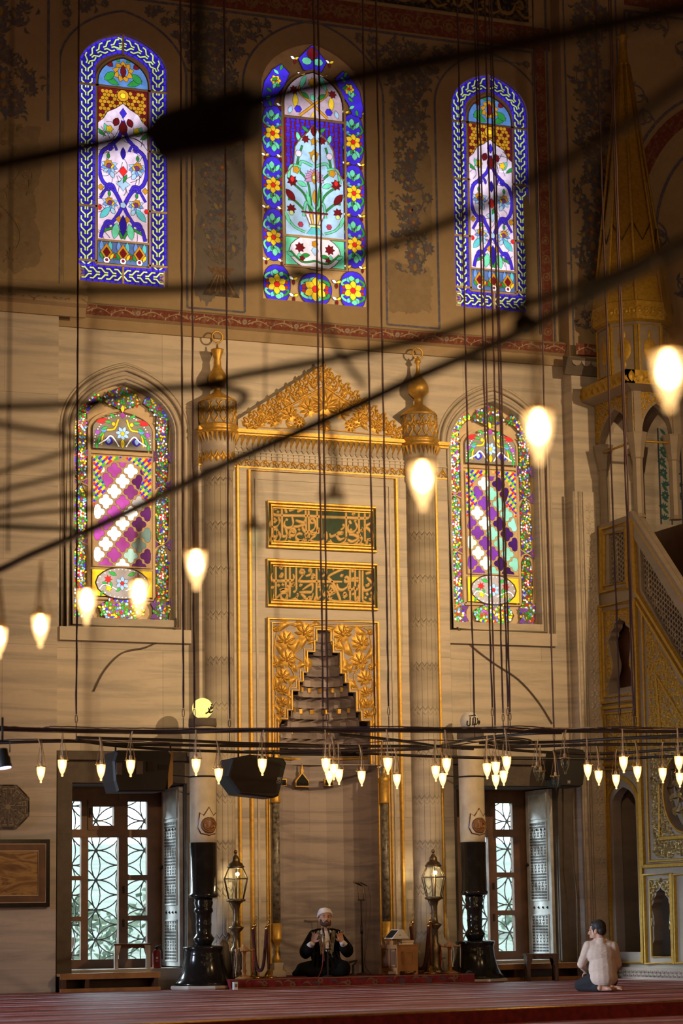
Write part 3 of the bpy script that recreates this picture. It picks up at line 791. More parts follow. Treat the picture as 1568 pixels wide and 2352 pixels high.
def window_side(n, cx, w, z0, zs, za):
    k = w/1.30; y0 = 0.09
    root = MB('tracery'); A = arch(cx, w, z0, zs, za, 12); root.plate(A, [], MY(y0), -0.001, -0.06); o = struct('window_%d' % n, root)
    mb, a = glass_art(y0); iw = 0.72*k; bw = 0.245*k; zi0 = z0+0.29; zit = za-0.40
    H = zit-zi0
    # braid border
    mid = w/2-bw/2-0.008; x0, x1 = cx-mid, cx+mid; zb = z0+bw/2+0.01
    AA = arch(cx, 2*mid, zb, zs, za-bw*0.62, 14); up = [p for p in AA if p[1] >= zs-1e-6]; up = sorted(up, key=lambda p: p[0]); nl = len(up)//2
    left = [(x0, zb+bw/2)]+up[:nl+1]; right = [(x1, zb+bw/2)]+up[nl:][::-1]
    hs = [z0+0.30, z0+0.30+H*0.265, z0+0.30+H*0.56, z0+0.30+H*0.86]
    braid(a, left, bw); braid(a, right, bw)
    braid(a, [(cx-0.02, zb), (x0-0.02, zb)], bw); braid(a, [(cx+0.02, zb), (x1+0.02, zb)], bw)
    # main field
    zA, zC = zi0+0.33*k, zi0+H*0.87; zB = zC-0.46
    I = lambda u: cx+u*iw/2
    pane_panel(a, rectp(I(-1), I(1), zi0, zA-0.03), (0.10, 0.18, 0.45))
    pane_panel(a, rectp(I(-1), I(1), zA+0.01, zB), LILAC)
    for i in range(90):                          # amber honeycomb
        pass
    pane_panel(a, rectp(I(-1), I(1), zB-0.20, zC-0.04), RUBY); a.region = rectp(I(-1), I(1), zi0, zC-0.03)
    hx = 0.058*k; j = 0; z = zB-0.19
    while z < zC-0.05:
        i = 0; x = I(-1)+hx*0.6+(hx/2 if j % 2 else 0)
        while x < I(1)-hx*0.4:
            a.fill(circ(x, z, hx*0.50, 6, None, pi/6), RUBY if (i+j*2) % 5 == 0 else AMBER, 0.006); x += hx; i += 1
        z += hx*0.88; j += 1
    a.fill(circ(cx, zC-0.13, 0.085, 10), AMBER, 0.012); a.fill(circ(cx, zC-0.13, 0.04, 8), YEL)
    # ogee head of the lilac field
    hd = [(I(-1), zB-0.21), (I(1), zB-0.21), (I(1), zB-0.10), (I(0.78), zB-0.03), (I(0.62), zB+0.07), (I(0.30), zB+0.13), (I(0), zB+0.21), (I(-0.30), zB+0.13), (I(-0.62), zB+0.07), (I(-0.78), zB-0.03), (I(-1), zB-0.10)]
    a.fill(hd, LILAC, 0.012); a.fill(rectp(I(-1), I(1), zB-0.26, zB-0.17), LILAC, 0)
    rl = random.Random(n); mb.use('lead')       # leads that divide the pale ground
    for i in range(46):
        x, z = rl.uniform(I(-0.95), I(0.95)), rl.uniform(zA+0.03, zB); an = rl.uniform(0, pi); L_ = rl.uniform(0.06, 0.16); a.strip(smooth_line([(x-L_*cos(an), z-L_*sin(an)), (x+0.03*sin(an), z-0.03*cos(an)), (x+L_*cos(an), z+L_*sin(an))], 4), 0.008, (0, 0, 0))
    mb.use('stained_glass')
    # scrollwork on the lilac field
    hgt = zB-zA
    for sx in (-1, 1):
        X = lambda u: cx+sx*u*iw/2
        for (c0, c1, rr) in ((0.60, 0.37, 0.85), (0.14, 0.37, 0.9)):
            pass
        a.lstrip(smooth_line([(X(0.02), zA+0.03), (X(0.30), zA+hgt*0.10), (X(0.86), zA+hgt*0.06)], 5), 0.030, GREEN)
        a.lstrip(smooth_line([(X(0.9), zA+0.02), (X(0.75), zA+hgt*0.11), (X(0.42), zA+hgt*0.15), (X(0.12), zA+hgt*0.24), (X(0.0), zA+hgt*0.31)], 6), 0.042, BLUE)
        a.lstrip(smooth_line([(X(0.05), zA+hgt*0.29), (X(0.35), zA+hgt*0.40), (X(0.82), zA+hgt*0.47), (X(0.97), zA+hgt*0.60), (X(0.80), zA+hgt*0.72), (X(0.40), zA+hgt*0.76)], 6), 0.046, BLUE)
        a.lstrip(smooth_line([(X(0.0), zA+hgt*0.98), (X(0.14), zA+hgt*0.85), (X(0.45), zA+hgt*0.78), (X(0.9), zA+hgt*0.70)], 6), 0.042, BLUE)
        a.lstrip(smooth_line([(X(0.92), zA+hgt*0.33), (X(0.6), zA+hgt*0.43), (X(0.32), zA+hgt*0.42)], 5), 0.03, BLUE)
        curl(a, X(0.35), zA+hgt*0.10, sx, 0.15*k); curl(a, X(0.30), zA+hgt*0.40, sx, 0.15*k); curl(a, X(0.25), zA+hgt*0.73, sx, 0.14*k)
        tulipball(a, X(0.52), zA+hgt*0.30, 0.115*k, sx); tulipball(a, X(0.56), zA+hgt*0.60, 0.125*k, sx)
        a.fill(leafp(X(0.36), zA+0.02, radians(100 if sx > 0 else 80), 0.24*k, 0.10*k), MINT); a.fill(leafp(X(0.55), zA+hgt*0.86, pi/2-sx*0.5, 0.16, 0.07), MINT)
        a.fill(serr(X(0.55), zA+hgt*0.90, 0.06, 5, 0.6), YEL); a.fill(leafp(X(0.7), zA+hgt*0.84, pi/2-sx*1.0, 0.22, 0.055), GREEN); a.fill(leafp(X(0.35), zA+hgt*0.93, pi/2+sx*0.4, 0.13, 0.09), RUBY)
        a.fill(circ(X(0.96), zA+hgt*0.255, 0.035, 6), RED_); a.fill(circ(X(0.16), zA+hgt*0.175, 0.048, 4, None, 0), AMBER); a.fill(circ(X(0.90), zA+hgt*0.42, 0.045, 4, None, 0), AMBER)
        a.fill(leafp(X(0.92), zA+hgt*0.17, pi/2+sx*0.7, 0.22, 0.09), TEAL)
    a.fill(leafp(cx, zA+hgt*0.04, pi/2, 0.30, 0.10), DBLUE); a.fill(circ(cx, zA+hgt*0.565, 0.06, 4, 0.075, pi/2), RED_); a.fill(serr(cx, zA+hgt*0.46, 0.10, 4, 0.55, pi/2), SKY); a.fill(leafp(cx, zA+hgt*0.47, pi/2-0.4, 0.14, 0.04), GREEN)
    a.fill(circ(cx, zA+hgt*0.29, 0.045, 5), SKY); a.fill(leafp(cx, zA+hgt*0.86, pi/2, 0.20, 0.12), RUBY); a.fill(circ(cx, zA+hgt*1.04, 0.05, 4, 0.075, pi/2), BLUE); a.fill(leafp(cx, zA+hgt*0.66, pi/2, 0.18, 0.07), DBLUE)
    # bottom row
    for i in range(6):
        x = I(-0.86+i*0.344)
        a.fill(leafp(x, zi0+0.16*k, pi/2, 0.15*k, 0.06*k), TEAL if i % 2 else LBLUE)
    for i in range(3):
        x = I(-0.66+i*0.66)
        a.fill(serr(x, zi0+0.15*k, 0.085*k, 4, 0.7, pi/2, 0.13*k), AMBER); a.fill(serr(x, zi0+0.15*k, 0.05*k, 4, 0.7, pi/2, 0.07*k), RUBY); a.fill(circ(x, zi0+0.035, 0.045, 7), WHITE); a.fill(circ(x, zi0+0.04, 0.02, 6), (0.3, 0.02, 0.1))
        if i < 2: a.fill(serr(I(-0.33+i*0.66), zi0+0.10*k, 0.06*k, 7, 0.55), GREEN); a.fill(circ(I(-0.33+i*0.66), zi0+0.10*k, 0.024, 6), (0.5, 0.03, 0.03))
        for sg in (-1, 1): a.fill(leafp(x+sg*0.05*k, zi0+0.05*k, pi/2-sg*0.5, 0.10*k, 0.04), YEL if sg > 0 else GREEN)
    # lunette
    a.region = None; L = arch(cx, iw, zC, zC+0.05, zit+0.03, 9); a.fill(L, (0.10, 0.25, 0.62), 0.01); a.region = L
    zc = zC+0.22*k
    for sg in (-1, 1):
        a.fill(leafp(cx+sg*0.06, zC+0.02, pi/2-sg*1.15, 0.24*k, 0.085), GREEN); a.fill(leafp(cx+sg*0.13*k, zc-0.02, pi/2-sg*2.3, 0.19*k, 0.10), GREEN); a.fill(leafp(cx+sg*0.15*k, zc+0.06, pi/2-sg*0.9, 0.16*k, 0.09), RUBY)
        a.fill(leafp(cx+sg*0.05, zc+0.14*k, pi/2-sg*0.8, 0.12*k, 0.05), GREEN)
    for i in range(9): a.fill(leafp(cx, zc, 2*pi*i/9+0.2, 0.155*k, 0.085*k), AMBER)
    a.fill(circ(cx, zc, 0.075*k, 8), LBLUE); a.fill(leafp(cx, zc-0.09, pi/2, 0.19*k, 0.08), RUBY); a.region = None
    mb.build('glass', o)
    # plaster bars
    t = MB('tracery'); T = lambda pts, r: t.tube([MY(y0)(u, v, 0.035) for u, v in pts], r, 4, False, False, 1.0)
    r = 0.019
    io = arch(cx, iw+0.06, zi0-0.03, zC+0.05, zit+0.07, 10); T(io+[io[0]], r)
    for z in (zA-0.01, zC-0.02): T([(I(-1.05), z), (I(1.05), z)], r)
    for z in hs:
        for sg in (-1, 1): T([(cx+sg*iw/2, z), (cx+sg*(w/2+0.01), z)], r)
    T([(cx, za-0.01), (cx, zit+0.07)], r); T([(cx, z0), (cx, zi0-0.03)], r)
    oo = arch(cx, w+0.02, z0-0.01, zs, za+0.02, 14); T(oo+[oo[0]], 0.02)
    t.build('tracery', o); return o
def cartouche(cx, cz, rx, rz, n=24):
    o = []
    for i in range(n):
        a = 2*pi*i/n; c, s_ = cos(a), sin(a)
        k = 1.0 if abs(s_) > 0.55 else 0.97
        r = 1/((abs(c)/rx)**2.6+(abs(s_)/rz)**2.0)**(1/2.3)
        o.append((cx+r*c, cz+r*s_*k))
    return o
def blue_cartouche(a, cx, cz, rx, rz, fl=-0.1):
    a.fill(cartouche(cx, cz, rx, rz, 28), BLUE, 0.012)
    for sy in (-1, 1):
        for sg in (-1, 1):
            a.lstrip(smooth_line([(cx, cz+sy*rz*0.12), (cx+sg*rx*0.72, cz+sy*rz*0.36), (cx+sg*rx*0.45, cz+sy*rz*0.68), (cx-sg*rx*0.15, cz+sy*rz*0.62), (cx, cz+sy*rz*0.45)], 4), rx*0.13, GREEN if sg > 0 else MINT)
            a.fill(leafp(cx+sg*rx*0.2, cz+sy*rz*0.50, pi/2*sy-sg*sy*0.5, rz*0.36, rx*0.26), MINT if sg > 0 else TEAL)
            a.fill(circ(cx+sg*rx*0.6, cz+sy*rz*0.16, rx*0.12, 5), (0.45, 0.03, 0.03)); a.fill(circ(cx+sg*rx*0.40, cz+sy*rz*0.30, rx*0.13, 5), LBLUE)
        a.fill(leafp(cx-sy*rx*0.1, cz+sy*rz*0.60, pi/2*sy, rz*0.34, rx*0.4), MINT)
    z = cz+fl*rz
    for i in range(6): a.fill(leafp(cx+rx*0.08*cos(i*pi/3+0.5), z+rx*0.08*sin(i*pi/3+0.5), i*pi/3+0.5, rx*0.54, rx*0.40, 4), YEL)
    a.fill(circ(cx, z, rx*0.18, 7), RED_)
def star_bits(a, cx, cz, r, cols=(YEL, WHITE, RUBY)):
    for i in range(3): a.fill(leafp(cx, cz, radians(30+120*i), r, r*0.5, 3), cols[i % len(cols)])
def window_centre(n, cx, w, z0, zs, za):
    y0 = 0.09; root = MB('tracery'); root.plate(arch(cx, w, z0, zs, za, 12), [], MY(y0), -0.001, -0.06); o = struct('window_%d' % n, root)
    mb, a = glass_art(y0); bw = 0.42; rx = 0.200
    xs = w/2-bw/2+0.02
    H = zs-z0-0.45
    rows = [z0+0.97+i*0.775 for i in range(3)]
    for sg in (-1, 1):
        for i, z in enumerate(rows):
            if z+0.3 > zs+0.15: z = zs-0.02+0.0
            blue_cartouche(a, cx+sg*xs, z, rx, 0.335, -0.12)
            for s2 in (-1, 1): star_bits(a, cx+sg*xs+s2*0.118, z-0.388, 0.066); star_bits(a, cx+sg*xs+s2*0.118, z+0.388, 0.066)
        q = [(cx+sg*0.30, za-0.36), (cx+sg*0.62, za-0.52), (cx+sg*0.74, za-0.86)]
        a.fill([(cx+sg*0.36, za-0.50), (cx+sg*0.48, za-0.37), (cx+sg*0.62, za-0.47), (cx+sg*0.74, za-0.66), (cx+sg*0.79, za-0.90), (cx+sg*0.76, za-1.05), (cx+sg*0.62, za-1.02), (cx+sg*0.56, za-0.86), (cx+sg*0.44, za-0.70)], BLUE, 0.012)
        for k in range(6): a.fill(leafp(cx+sg*0.57, za-0.63, k*pi/3, 0.085, 0.065, 4), YEL)
        a.fill(circ(cx+sg*0.57, za-0.63, 0.025, 6), RED_)
        for k in range(9): a.fill(leafp(cx+sg*(0.50+0.022*k), za-0.47-0.058*k, k*1.26+1.2, 0.10, 0.045, 4), MINT if k % 2 else GREEN)
        star_bits(a, cx+sg*0.27, za-0.27, 0.075); star_bits(a, cx+sg*0.17, za-0.50, 0.07)
        blue_cartouche(a, cx+sg*(xs-0.04), z0+0.24, 0.24, 0.23, 0.0)
        star_bits(a, cx+sg*0.33, z0+0.33, 0.08); star_bits(a, cx+sg*0.33, z0+0.08, 0.08)
    blue_cartouche(a, cx, z0+0.21, 0.29, 0.19, 0.0)
    a.fill([(cx-0.14, za-0.42), (cx+0.14, za-0.42), (cx+0.22, za-0.26), (cx+0.10, za-0.13), (cx, za-0.03), (cx-0.10, za-0.13), (cx-0.22, za-0.26)], BLUE, 0.012)
    a.fill(leafp(cx, za-0.26, pi/2, 0.20, 0.17), RUBY)
    for sg in (-1, 1): a.fill(circ(cx+sg*0.09, za-0.28, 0.075, 8, 0.055), MINT)
    iw = 0.90; I = lambda u: cx+u*iw/2
    zb1, zb2, zt1, zt2 = z0+0.55, z0+0.99, z0+2.72, z0+3.12
    # bottom panel
    pane_panel(a, rectp(I(-1), I(1), zb1, zb2-0.04), MINT); c = (zb1+zb2)/2-0.02
    a.fill(cartouche(cx, c, 0.44, 0.20), (0.85, 0.80, 0.95), 0.012)
    for sg in (-1, 1):
        a.fill(serr(cx+sg*0.23, c+0.06, 0.08, 7, 0.6), RUBY); a.fill(leafp(cx+sg*0.24, c-0.02, -pi/2, 0.12, 0.07), MINT); a.lstrip(smooth_line([(cx, c-0.12), (cx+sg*0.2, c-0.15), (cx+sg*0.38, c)], 5), 0.02, GREEN)
        a.fill(leafp(cx+sg*0.33, c-0.08, radians(90-sg*60), 0.12, 0.05), MINT); a.fill(leafp(cx+sg*0.08, c-0.04, radians(90-sg*100), 0.14, 0.06), GREEN); a.fill(serr(cx+sg*0.2, c-0.10, 0.05, 5, 0.5), RUBY)
    a.fill(circ(cx, c+0.03, 0.055, 4, 0.075, pi/2), SKY); a.fill(circ(cx, c+0.13, 0.05, 5), AMBER)
    # blue basketweave spandrels and the vase on pale blue
    pane_panel(a, rectp(I(-1), I(1), zb2, zt1), (0.18, 0.010, 0.02))
    s_ = 0.075; j = 0; z = zt1-0.80
    while z < zt1-0.01:
        i = 0; x = I(-1)+0.02
        while x < I(1)-0.02:
            if (i+j) % 2: a.fill(rectp(x, min(x+s_*0.92, I(1)-0.005), z+s_*0.18, z+s_*0.72), BLUE, 0.005)
            else: a.fill(rectp(x+s_*0.22, x+s_*0.7, z-s_*0.2, z+s_*1.1), BLUE, 0.005)
            x += s_; i += 1
        z += s_; j += 1
    V = [(I(-1), zb2), (I(1), zb2), (I(1), zt1-0.85), (I(0.72), zt1-0.70), (I(0.66), zt1-0.42), (I(0.5), zt1-0.30), (I(0.24), zt1-0.19), (I(0), zt1-0.06), (I(-0.24), zt1-0.19), (I(-0.5), zt1-0.30), (I(-0.66), zt1-0.42), (I(-0.72), zt1-0.70), (I(-1), zt1-0.85)]
    a.fill(V, SKY, 0.016)
    z = zb2
    st = lambda pts, w_=0.022, c_=GREEN: a.lstrip(smooth_line([(cx+x, z+y) for x, y in pts], 5), w_, c_)
    for sg in (-1, 1):
        st([(sg*0.06, 0.35), (sg*0.16, 0.62), (sg*0.36, 0.78)]); st([(sg*0.04, 0.35), (sg*0.10, 0.8), (sg*0.26, 1.02), (sg*0.18, 1.35)]); st([(sg*0.10, 0.32), (sg*0.30, 0.50), (sg*0.41, 0.52)]); st([(sg*0.15, 0.05), (sg*0.32, 0.12), (sg*0.42, 0.25)], 0.026, MINT)
        st([(sg*0.02, 0.40), (sg*0.13, 0.50), (sg*0.17, 0.28)], 0.032, MINT); st([(sg*0.02, 1.05), (sg*0.20, 1.10), (sg*0.24, 0.92)], 0.034, MINT); st([(sg*0.20, 1.02), (sg*0.36, 1.02), (sg*0.40, 0.82)], 0.036, MINT)
        a.fill(serr(cx+sg*0.34, z+0.80, 0.085, 7, 0.6), RUBY); a.fill(leafp(cx+sg*0.34, z+0.78, pi/2, 0.09, 0.06), RED_); a.fill(leafp(cx+sg*0.30, z+0.50, pi/2-sg*0.7, 0.22, 0.10), RUBY); a.fill(serr(cx+sg*0.36, z+0.38, 0.075, 7, 0.6), RUBY)
        a.fill(circ(cx+sg*0.36, z+0.32, 0.035, 6), LIME); a.fill(serr(cx+sg*0.28, z+0.97, 0.06, 5, 0.7), AMBER); a.fill(circ(cx+sg*0.24, z+1.22, 0.05, 6), LILAC); a.fill(serr(cx+sg*0.13, z+1.45, 0.065, 7, 0.6), RUBY)
        a.fill(leafp(cx+sg*0.22, z+1.40, pi/2-sg*0.3, 0.15, 0.06), MINT); a.fill(leafp(cx+sg*0.08, z+1.56, pi/2-sg*0.9, 0.13, 0.05), GREEN); a.fill(leafp(cx+sg*0.38, z+0.15, pi/2-sg*0.4, 0.20, 0.05), MINT); a.fill(circ(cx+sg*0.22, z+0.16, 0.04, 6), (0.5, 0.05, 0.12))
        a.fill(leafp(cx+sg*0.06, z+0.42, pi/2-sg*0.25, 0.26, 0.05), MINT); a.fill(leafp(cx+sg*0.12, z+0.74, pi/2-sg*1.2, 0.16, 0.07), MINT)
    for k in range(11):
        an = radians(-15+21*k); a.fill(leafp(cx, z+0.86, an, 0.155, 0.055, 4), PINK, 0.008)
    a.fill(leafp(cx, z+0.78, pi/2, 0.19, 0.08), AMBER); a.fill(circ(cx, z+0.88, 0.03, 6), LIME); a.fill(leafp(cx, z+0.48, pi/2, 0.22, 0.06), AMBER); a.fill(serr(cx, z+1.22, 0.085, 5, 0.6, pi/2), AMBER); a.fill(leafp(cx, z+1.10, pi/2, 0.13, 0.07), (0.8, 0.95, 0.7)); a.fill(serr(cx, z+1.42, 0.07, 5, 0.5, pi/2), AMBER); a.fill(leafp(cx, z+1.50, pi/2, 0.17, 0.085), RUBY)
    a.fill([(cx-0.16, z+0.34), (cx+0.16, z+0.34), (cx+0.08, z+0.17), (cx-0.08, z+0.17)], (0.30, 0.20, 0.24))
    for k in range(5): a.fill([(cx-0.13+k*0.058, z+0.325), (cx-0.10+k*0.058, z+0.325), (cx-0.06+k*0.035, z+0.185), (cx-0.075+k*0.035, z+0.185)], YEL if k % 2 else WHITE, 0.004)
    a.fill(rectp(cx-0.20, cx+0.20, z+0.34, z+0.365), RUBY); a.fill(rectp(cx-0.085, cx+0.085, z+0.135, z+0.165), LIME); a.fill([(cx-0.05, z+0.13), (cx+0.05, z+0.13), (cx+0.13, z+0.03), (cx-0.13, z+0.03)], TEAL)
    # top panel
    L = arch(cx, iw, zt1+0.05, zt1+0.25, zt2+0.33, 9); a.fill(L, (0.52, 0.40, 0.50), 0.012); z = zt1+0.06
    for sg in (-1, 1):
        a.lstrip(smooth_line([(cx-sg*0.22, z), (cx+sg*0.02, z+0.20), (cx+sg*0.22, z+0.38), (cx+sg*0.12, z+0.52)], 6), 0.03, AMBER); a.fill(leafp(cx+sg*0.28, z+0.12, pi/2, 0.22, 0.08), YEL); a.fill(circ(cx+sg*0.24, z+0.10, 0.055, 6), BLUE); a.fill(serr(cx+sg*0.30, z+0.38, 0.065, 7, 0.6), RUBY)
        a.fill(leafp(cx+sg*0.20, z+0.42, pi/2+sg*0.4, 0.22, 0.07), MINT); a.fill(leafp(cx+sg*0.38, z+0.02, pi/2+sg*0.3, 0.12, 0.06), SKY); a.fill(leafp(cx+sg*0.06, z+0.28, pi/2-sg*1.0, 0.16, 0.06), GREEN)
    a.fill(serr(cx, z+0.52, 0.085, 7, 0.6), AMBER); a.fill(circ(cx, z+0.30, 0.05, 5), MINT); a.fill(circ(cx, z+0.03, 0.05, 3, None, pi/2), YEL)
    mb.build('glass', o)
    t = MB('tracery'); T = lambda pts, r: t.tube([MY(y0)(u, v, 0.035) for u, v in pts], r, 4, False, False)
    io = arch(cx, iw+0.07, zb1-0.03, zt1+0.27, zt2+0.37, 10); T(io+[io[0]], 0.022)
    T([(I(-1.05), zb2-0.02), (I(1.05), zb2-0.02)], 0.02); T([(I(-1.05), zt1+0.025), (I(1.05), zt1+0.025)], 0.022)
    oo = arch(cx, w+0.02, z0-0.01, zs, za+0.02, 14); T(oo+[oo[0]], 0.02)
    T(V[2:]+[V[2]] if False else V[2:], 0.012)
    t.build('tracery', o); return o
def mosaic(a, poly, rnd, n, r, cols):
    xs = [p[0] for p in poly]; ys = [p[1] for p in poly]; pts = []
    for i in range(n*40):
        x, y = rnd.uniform(min(xs), max(xs)), rnd.uniform(min(ys), max(ys))
        if not inside(poly, x, y) or any((x-p)**2+(y-q)**2 < (r*1.02)**2 for p, q in pts): continue
        pts.append((x, y))
    for x, y in pts: a.fill(leafp(x, y, rnd.uniform(0, 6.28), r*1.5, r*0.95, 3) if rnd.random() < 0.4 else circ(x, y, r*0.60, 6, None, rnd.random()), rnd.choice(cols), 0.004)
def quatrefoil(x, y, r):
    o = []
    for k in range(4):
        c = k*pi/2; cx_, cy_ = x+r*0.56*cos(c), y+r*0.56*sin(c)
        for i in range(5):
            an = c-radians(100)+radians(200)*i/4; o.append((cx_+r*0.44*cos(an), cy_+r*0.44*sin(an)))
    return o
def window_lower(n, cx, w, z0, zs, za, slant, ca, cb, seed):
    y0 = 0.22; root = MB('tracery'); root.plate(arch(cx, w, z0, zs, za, 12), [], MY(y0), -0.001, -0.06); o = struct('window_%d' % n, root)
    rnd = random.Random(seed); mb, a = glass_art(y0); a.lw = 0.005
    bx = w/2-0.135; rx = 0.105
    multi = [(1.5, 1.05, 0.05), (1.4, 0.9, 0.04), (1.3, 1.15, 0.2), (0.05, 0.7, 0.1), (0.06, 0.55, 0.1), (0.1, 0.9, 0.15), (1.3, 0.04, 0.05), (1.9, 1.9, 1.9), (0.6, 1.0, 1.5), (0.1, 0.06, 1.2), (0.5, 0.12, 0.9), (0.25, 0.6, 1.4)]
    zl = [z0+0.53+i*0.82 for i in range(4)]
    for sg in (-1, 1):
        k = 1.0 if sg < 0 else 0.5               # weaker backlight put into the right-hand border's glass colours
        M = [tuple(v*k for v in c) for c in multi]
        for z in zl[:3]+[zs-0.03]:
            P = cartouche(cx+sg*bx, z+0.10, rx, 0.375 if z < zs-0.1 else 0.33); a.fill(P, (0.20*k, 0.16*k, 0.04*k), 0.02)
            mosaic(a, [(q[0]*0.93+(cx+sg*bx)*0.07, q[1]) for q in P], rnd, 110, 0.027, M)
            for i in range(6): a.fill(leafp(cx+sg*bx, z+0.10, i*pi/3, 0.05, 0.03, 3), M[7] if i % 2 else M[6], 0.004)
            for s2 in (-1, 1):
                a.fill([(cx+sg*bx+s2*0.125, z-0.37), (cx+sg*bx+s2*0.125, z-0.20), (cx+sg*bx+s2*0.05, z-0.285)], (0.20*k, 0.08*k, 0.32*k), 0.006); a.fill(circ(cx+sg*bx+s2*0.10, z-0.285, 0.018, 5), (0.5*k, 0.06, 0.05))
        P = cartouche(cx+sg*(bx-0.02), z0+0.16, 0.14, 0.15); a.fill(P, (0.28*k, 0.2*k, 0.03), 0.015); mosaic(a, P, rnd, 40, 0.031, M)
        P = [(cx+sg*(w/2-0.03), zs+0.34), (cx+sg*(w/2-0.26), zs+0.22)]
    P = cartouche(cx, z0+0.135, 0.36, 0.115); a.fill(P, (0.28, 0.20, 0.03), 0.015); mosaic(a, P, rnd, 70, 0.031, multi)
    for sg in (-1, 1):
        a.fill([(cx+sg*0.40, z0+0.25), (cx+sg*0.54, z0+0.25), (cx+sg*0.45, z0+0.17)], (0.16, 0.06, 0.26)); a.fill([(cx+sg*0.40, z0+0.03), (cx+sg*0.54, z0+0.03), (cx+sg*0.45, z0+0.11)], (0.16, 0.06, 0.26))
    # head of the border
    for sg in (-1, 1):
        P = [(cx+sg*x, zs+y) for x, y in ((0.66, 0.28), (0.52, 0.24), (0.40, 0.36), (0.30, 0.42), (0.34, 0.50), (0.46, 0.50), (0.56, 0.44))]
        k = 1.0 if sg < 0 else 0.42; a.fill(P, (0.28*k, 0.20*k, 0.03), 0.012); mosaic(a, P, rnd, 24, 0.03, [tuple(v*k for v in c) for c in multi])  # right side of the head dimmed in its colours, like the border
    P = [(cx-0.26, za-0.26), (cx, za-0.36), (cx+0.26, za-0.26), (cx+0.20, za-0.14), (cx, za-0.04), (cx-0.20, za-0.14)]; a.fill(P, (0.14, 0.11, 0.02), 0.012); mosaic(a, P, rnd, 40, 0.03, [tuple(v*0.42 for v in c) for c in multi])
    iw = w-0.58; I = lambda u: cx+u*iw/2
    zb1, zb2, zt1, zt2 = z0+0.32, z0+0.72, z0+2.26, z0+2.36
    # bottom panel
    pane_panel(a, rectp(I(-1), I(1), zb1, zb2-0.04), YEL); c = (zb1+zb2)/2-0.02; P = cartouche(cx, c, iw/2-0.01, 0.165); a.fill(P, (0.42, 0.38, 0.36), 0.02)
    for i in range(30): an = 2*pi*i/30; q = P[int(i*24/30) % 24]; a.fill(circ(cx+(q[0]-cx)*0.94, c+(q[1]-c)*0.92, 0.008, 5), WHITE, 0)
    for sg in (-1, 1):
        a.fill(serr(cx+sg*0.20, c+0.05, 0.06, 7, 0.5), RED_); a.fill(serr(cx+sg*0.19, c-0.07, 0.06, 5, 0.5), YEL); a.lstrip(smooth_line([(cx+sg*0.05, c-0.10), (cx+sg*0.24, c-0.02), (cx+sg*0.32, c-0.08)], 4), 0.016, WHITE)
        for k in range(4): a.fill(leafp(cx+sg*(0.09+0.06*k), c-0.11+0.05*(k % 3), radians(30+70*k), 0.08, 0.03), (0.05, 0.5, 0.08))
        a.fill(leafp(cx+sg*0.08, c+0.11, radians(90-sg*70), 0.12, 0.045), (0.05, 0.5, 0.08))
    for k in range(6): a.fill(leafp(cx, c, k*pi/3+0.5, 0.10, 0.055), SKY)
    a.fill(circ(cx, c, 0.028, 6), RED_)
    # diaper and the quatrefoil field
    mb.use('tracery'); a.fill(rectp(I(-1), I(1), zb2, zt1), (0.5, 0.4, 0.3), 0); mb.use('stained_glass')
    F = [(I(-0.99), zb2+0.005), (I(0.99), zb2+0.005), (I(0.97), zb2+0.80), (I(0.86), zb2+0.93), (I(0.56), zb2+1.02), (I(0.60), zb2+1.15), (I(0.76), zb2+1.27), (I(0.66), zb2+1.38), (I(0.34), zb2+1.46), (I(0), zb2+1.53),
         (I(-0.34), zb2+1.46), (I(-0.66), zb2+1.38), (I(-0.76), zb2+1.27), (I(-0.60), zb2+1.15), (I(-0.56), zb2+1.02), (I(-0.86), zb2+0.93), (I(-0.97), zb2+0.80)]
    d = 0.047; j = 0; z = zb2+0.86
    dc = [RED_, BLUE, YEL, (0.05, 0.5, 0.08), BLUE, YEL]
    while z < zt1-0.015:
        i = 0; x = I(-1)+d*0.5+(d/2 if j % 2 else 0)
        while x < I(1)-0.01:
            if not inside(F, x, z): a.fill(circ(x, z, d*0.46, 4), dc[(i+j//2+(j % 2)*2) % 6], 0)
            x += d; i += 1
        z += d*0.5; j += 1
    mb.use('tracery'); a.fill(F, (0.5, 0.4, 0.3), 0.0); mb.use('stained_glass')
    g = 0.236; r = 0.103
    for j in range(-1, 12):
        for i in range(-4, 5):
            x = cx+i*g/2; z = zb2+0.02+j*0.147
            if (i+j) % 2: continue
            q = quatrefoil(x, z, r)
            if not all(inside(F, *p) for p in q):
                q = [p for p in q if inside(F, *p)]
                if len(q) < 5: continue
            dg = (i-j*slant)//2 if slant > 0 else (i+j)//2
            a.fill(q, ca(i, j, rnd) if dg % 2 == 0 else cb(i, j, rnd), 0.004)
    # lunette
    L = arch(cx, iw, zt2, zs+0.02, za-0.42, 9); a.fill(L, (0.24, 0.19, 0.13), 0.01); z = zt2+0.02
    for i in range(34):
        an = pi*(i+0.5)/34; a.fill(circ(cx+iw*0.475*cos(an), zt2+0.03+(za-0.47-zt2)*sin(an)**0.9, 0.009, 5), WHITE, 0)
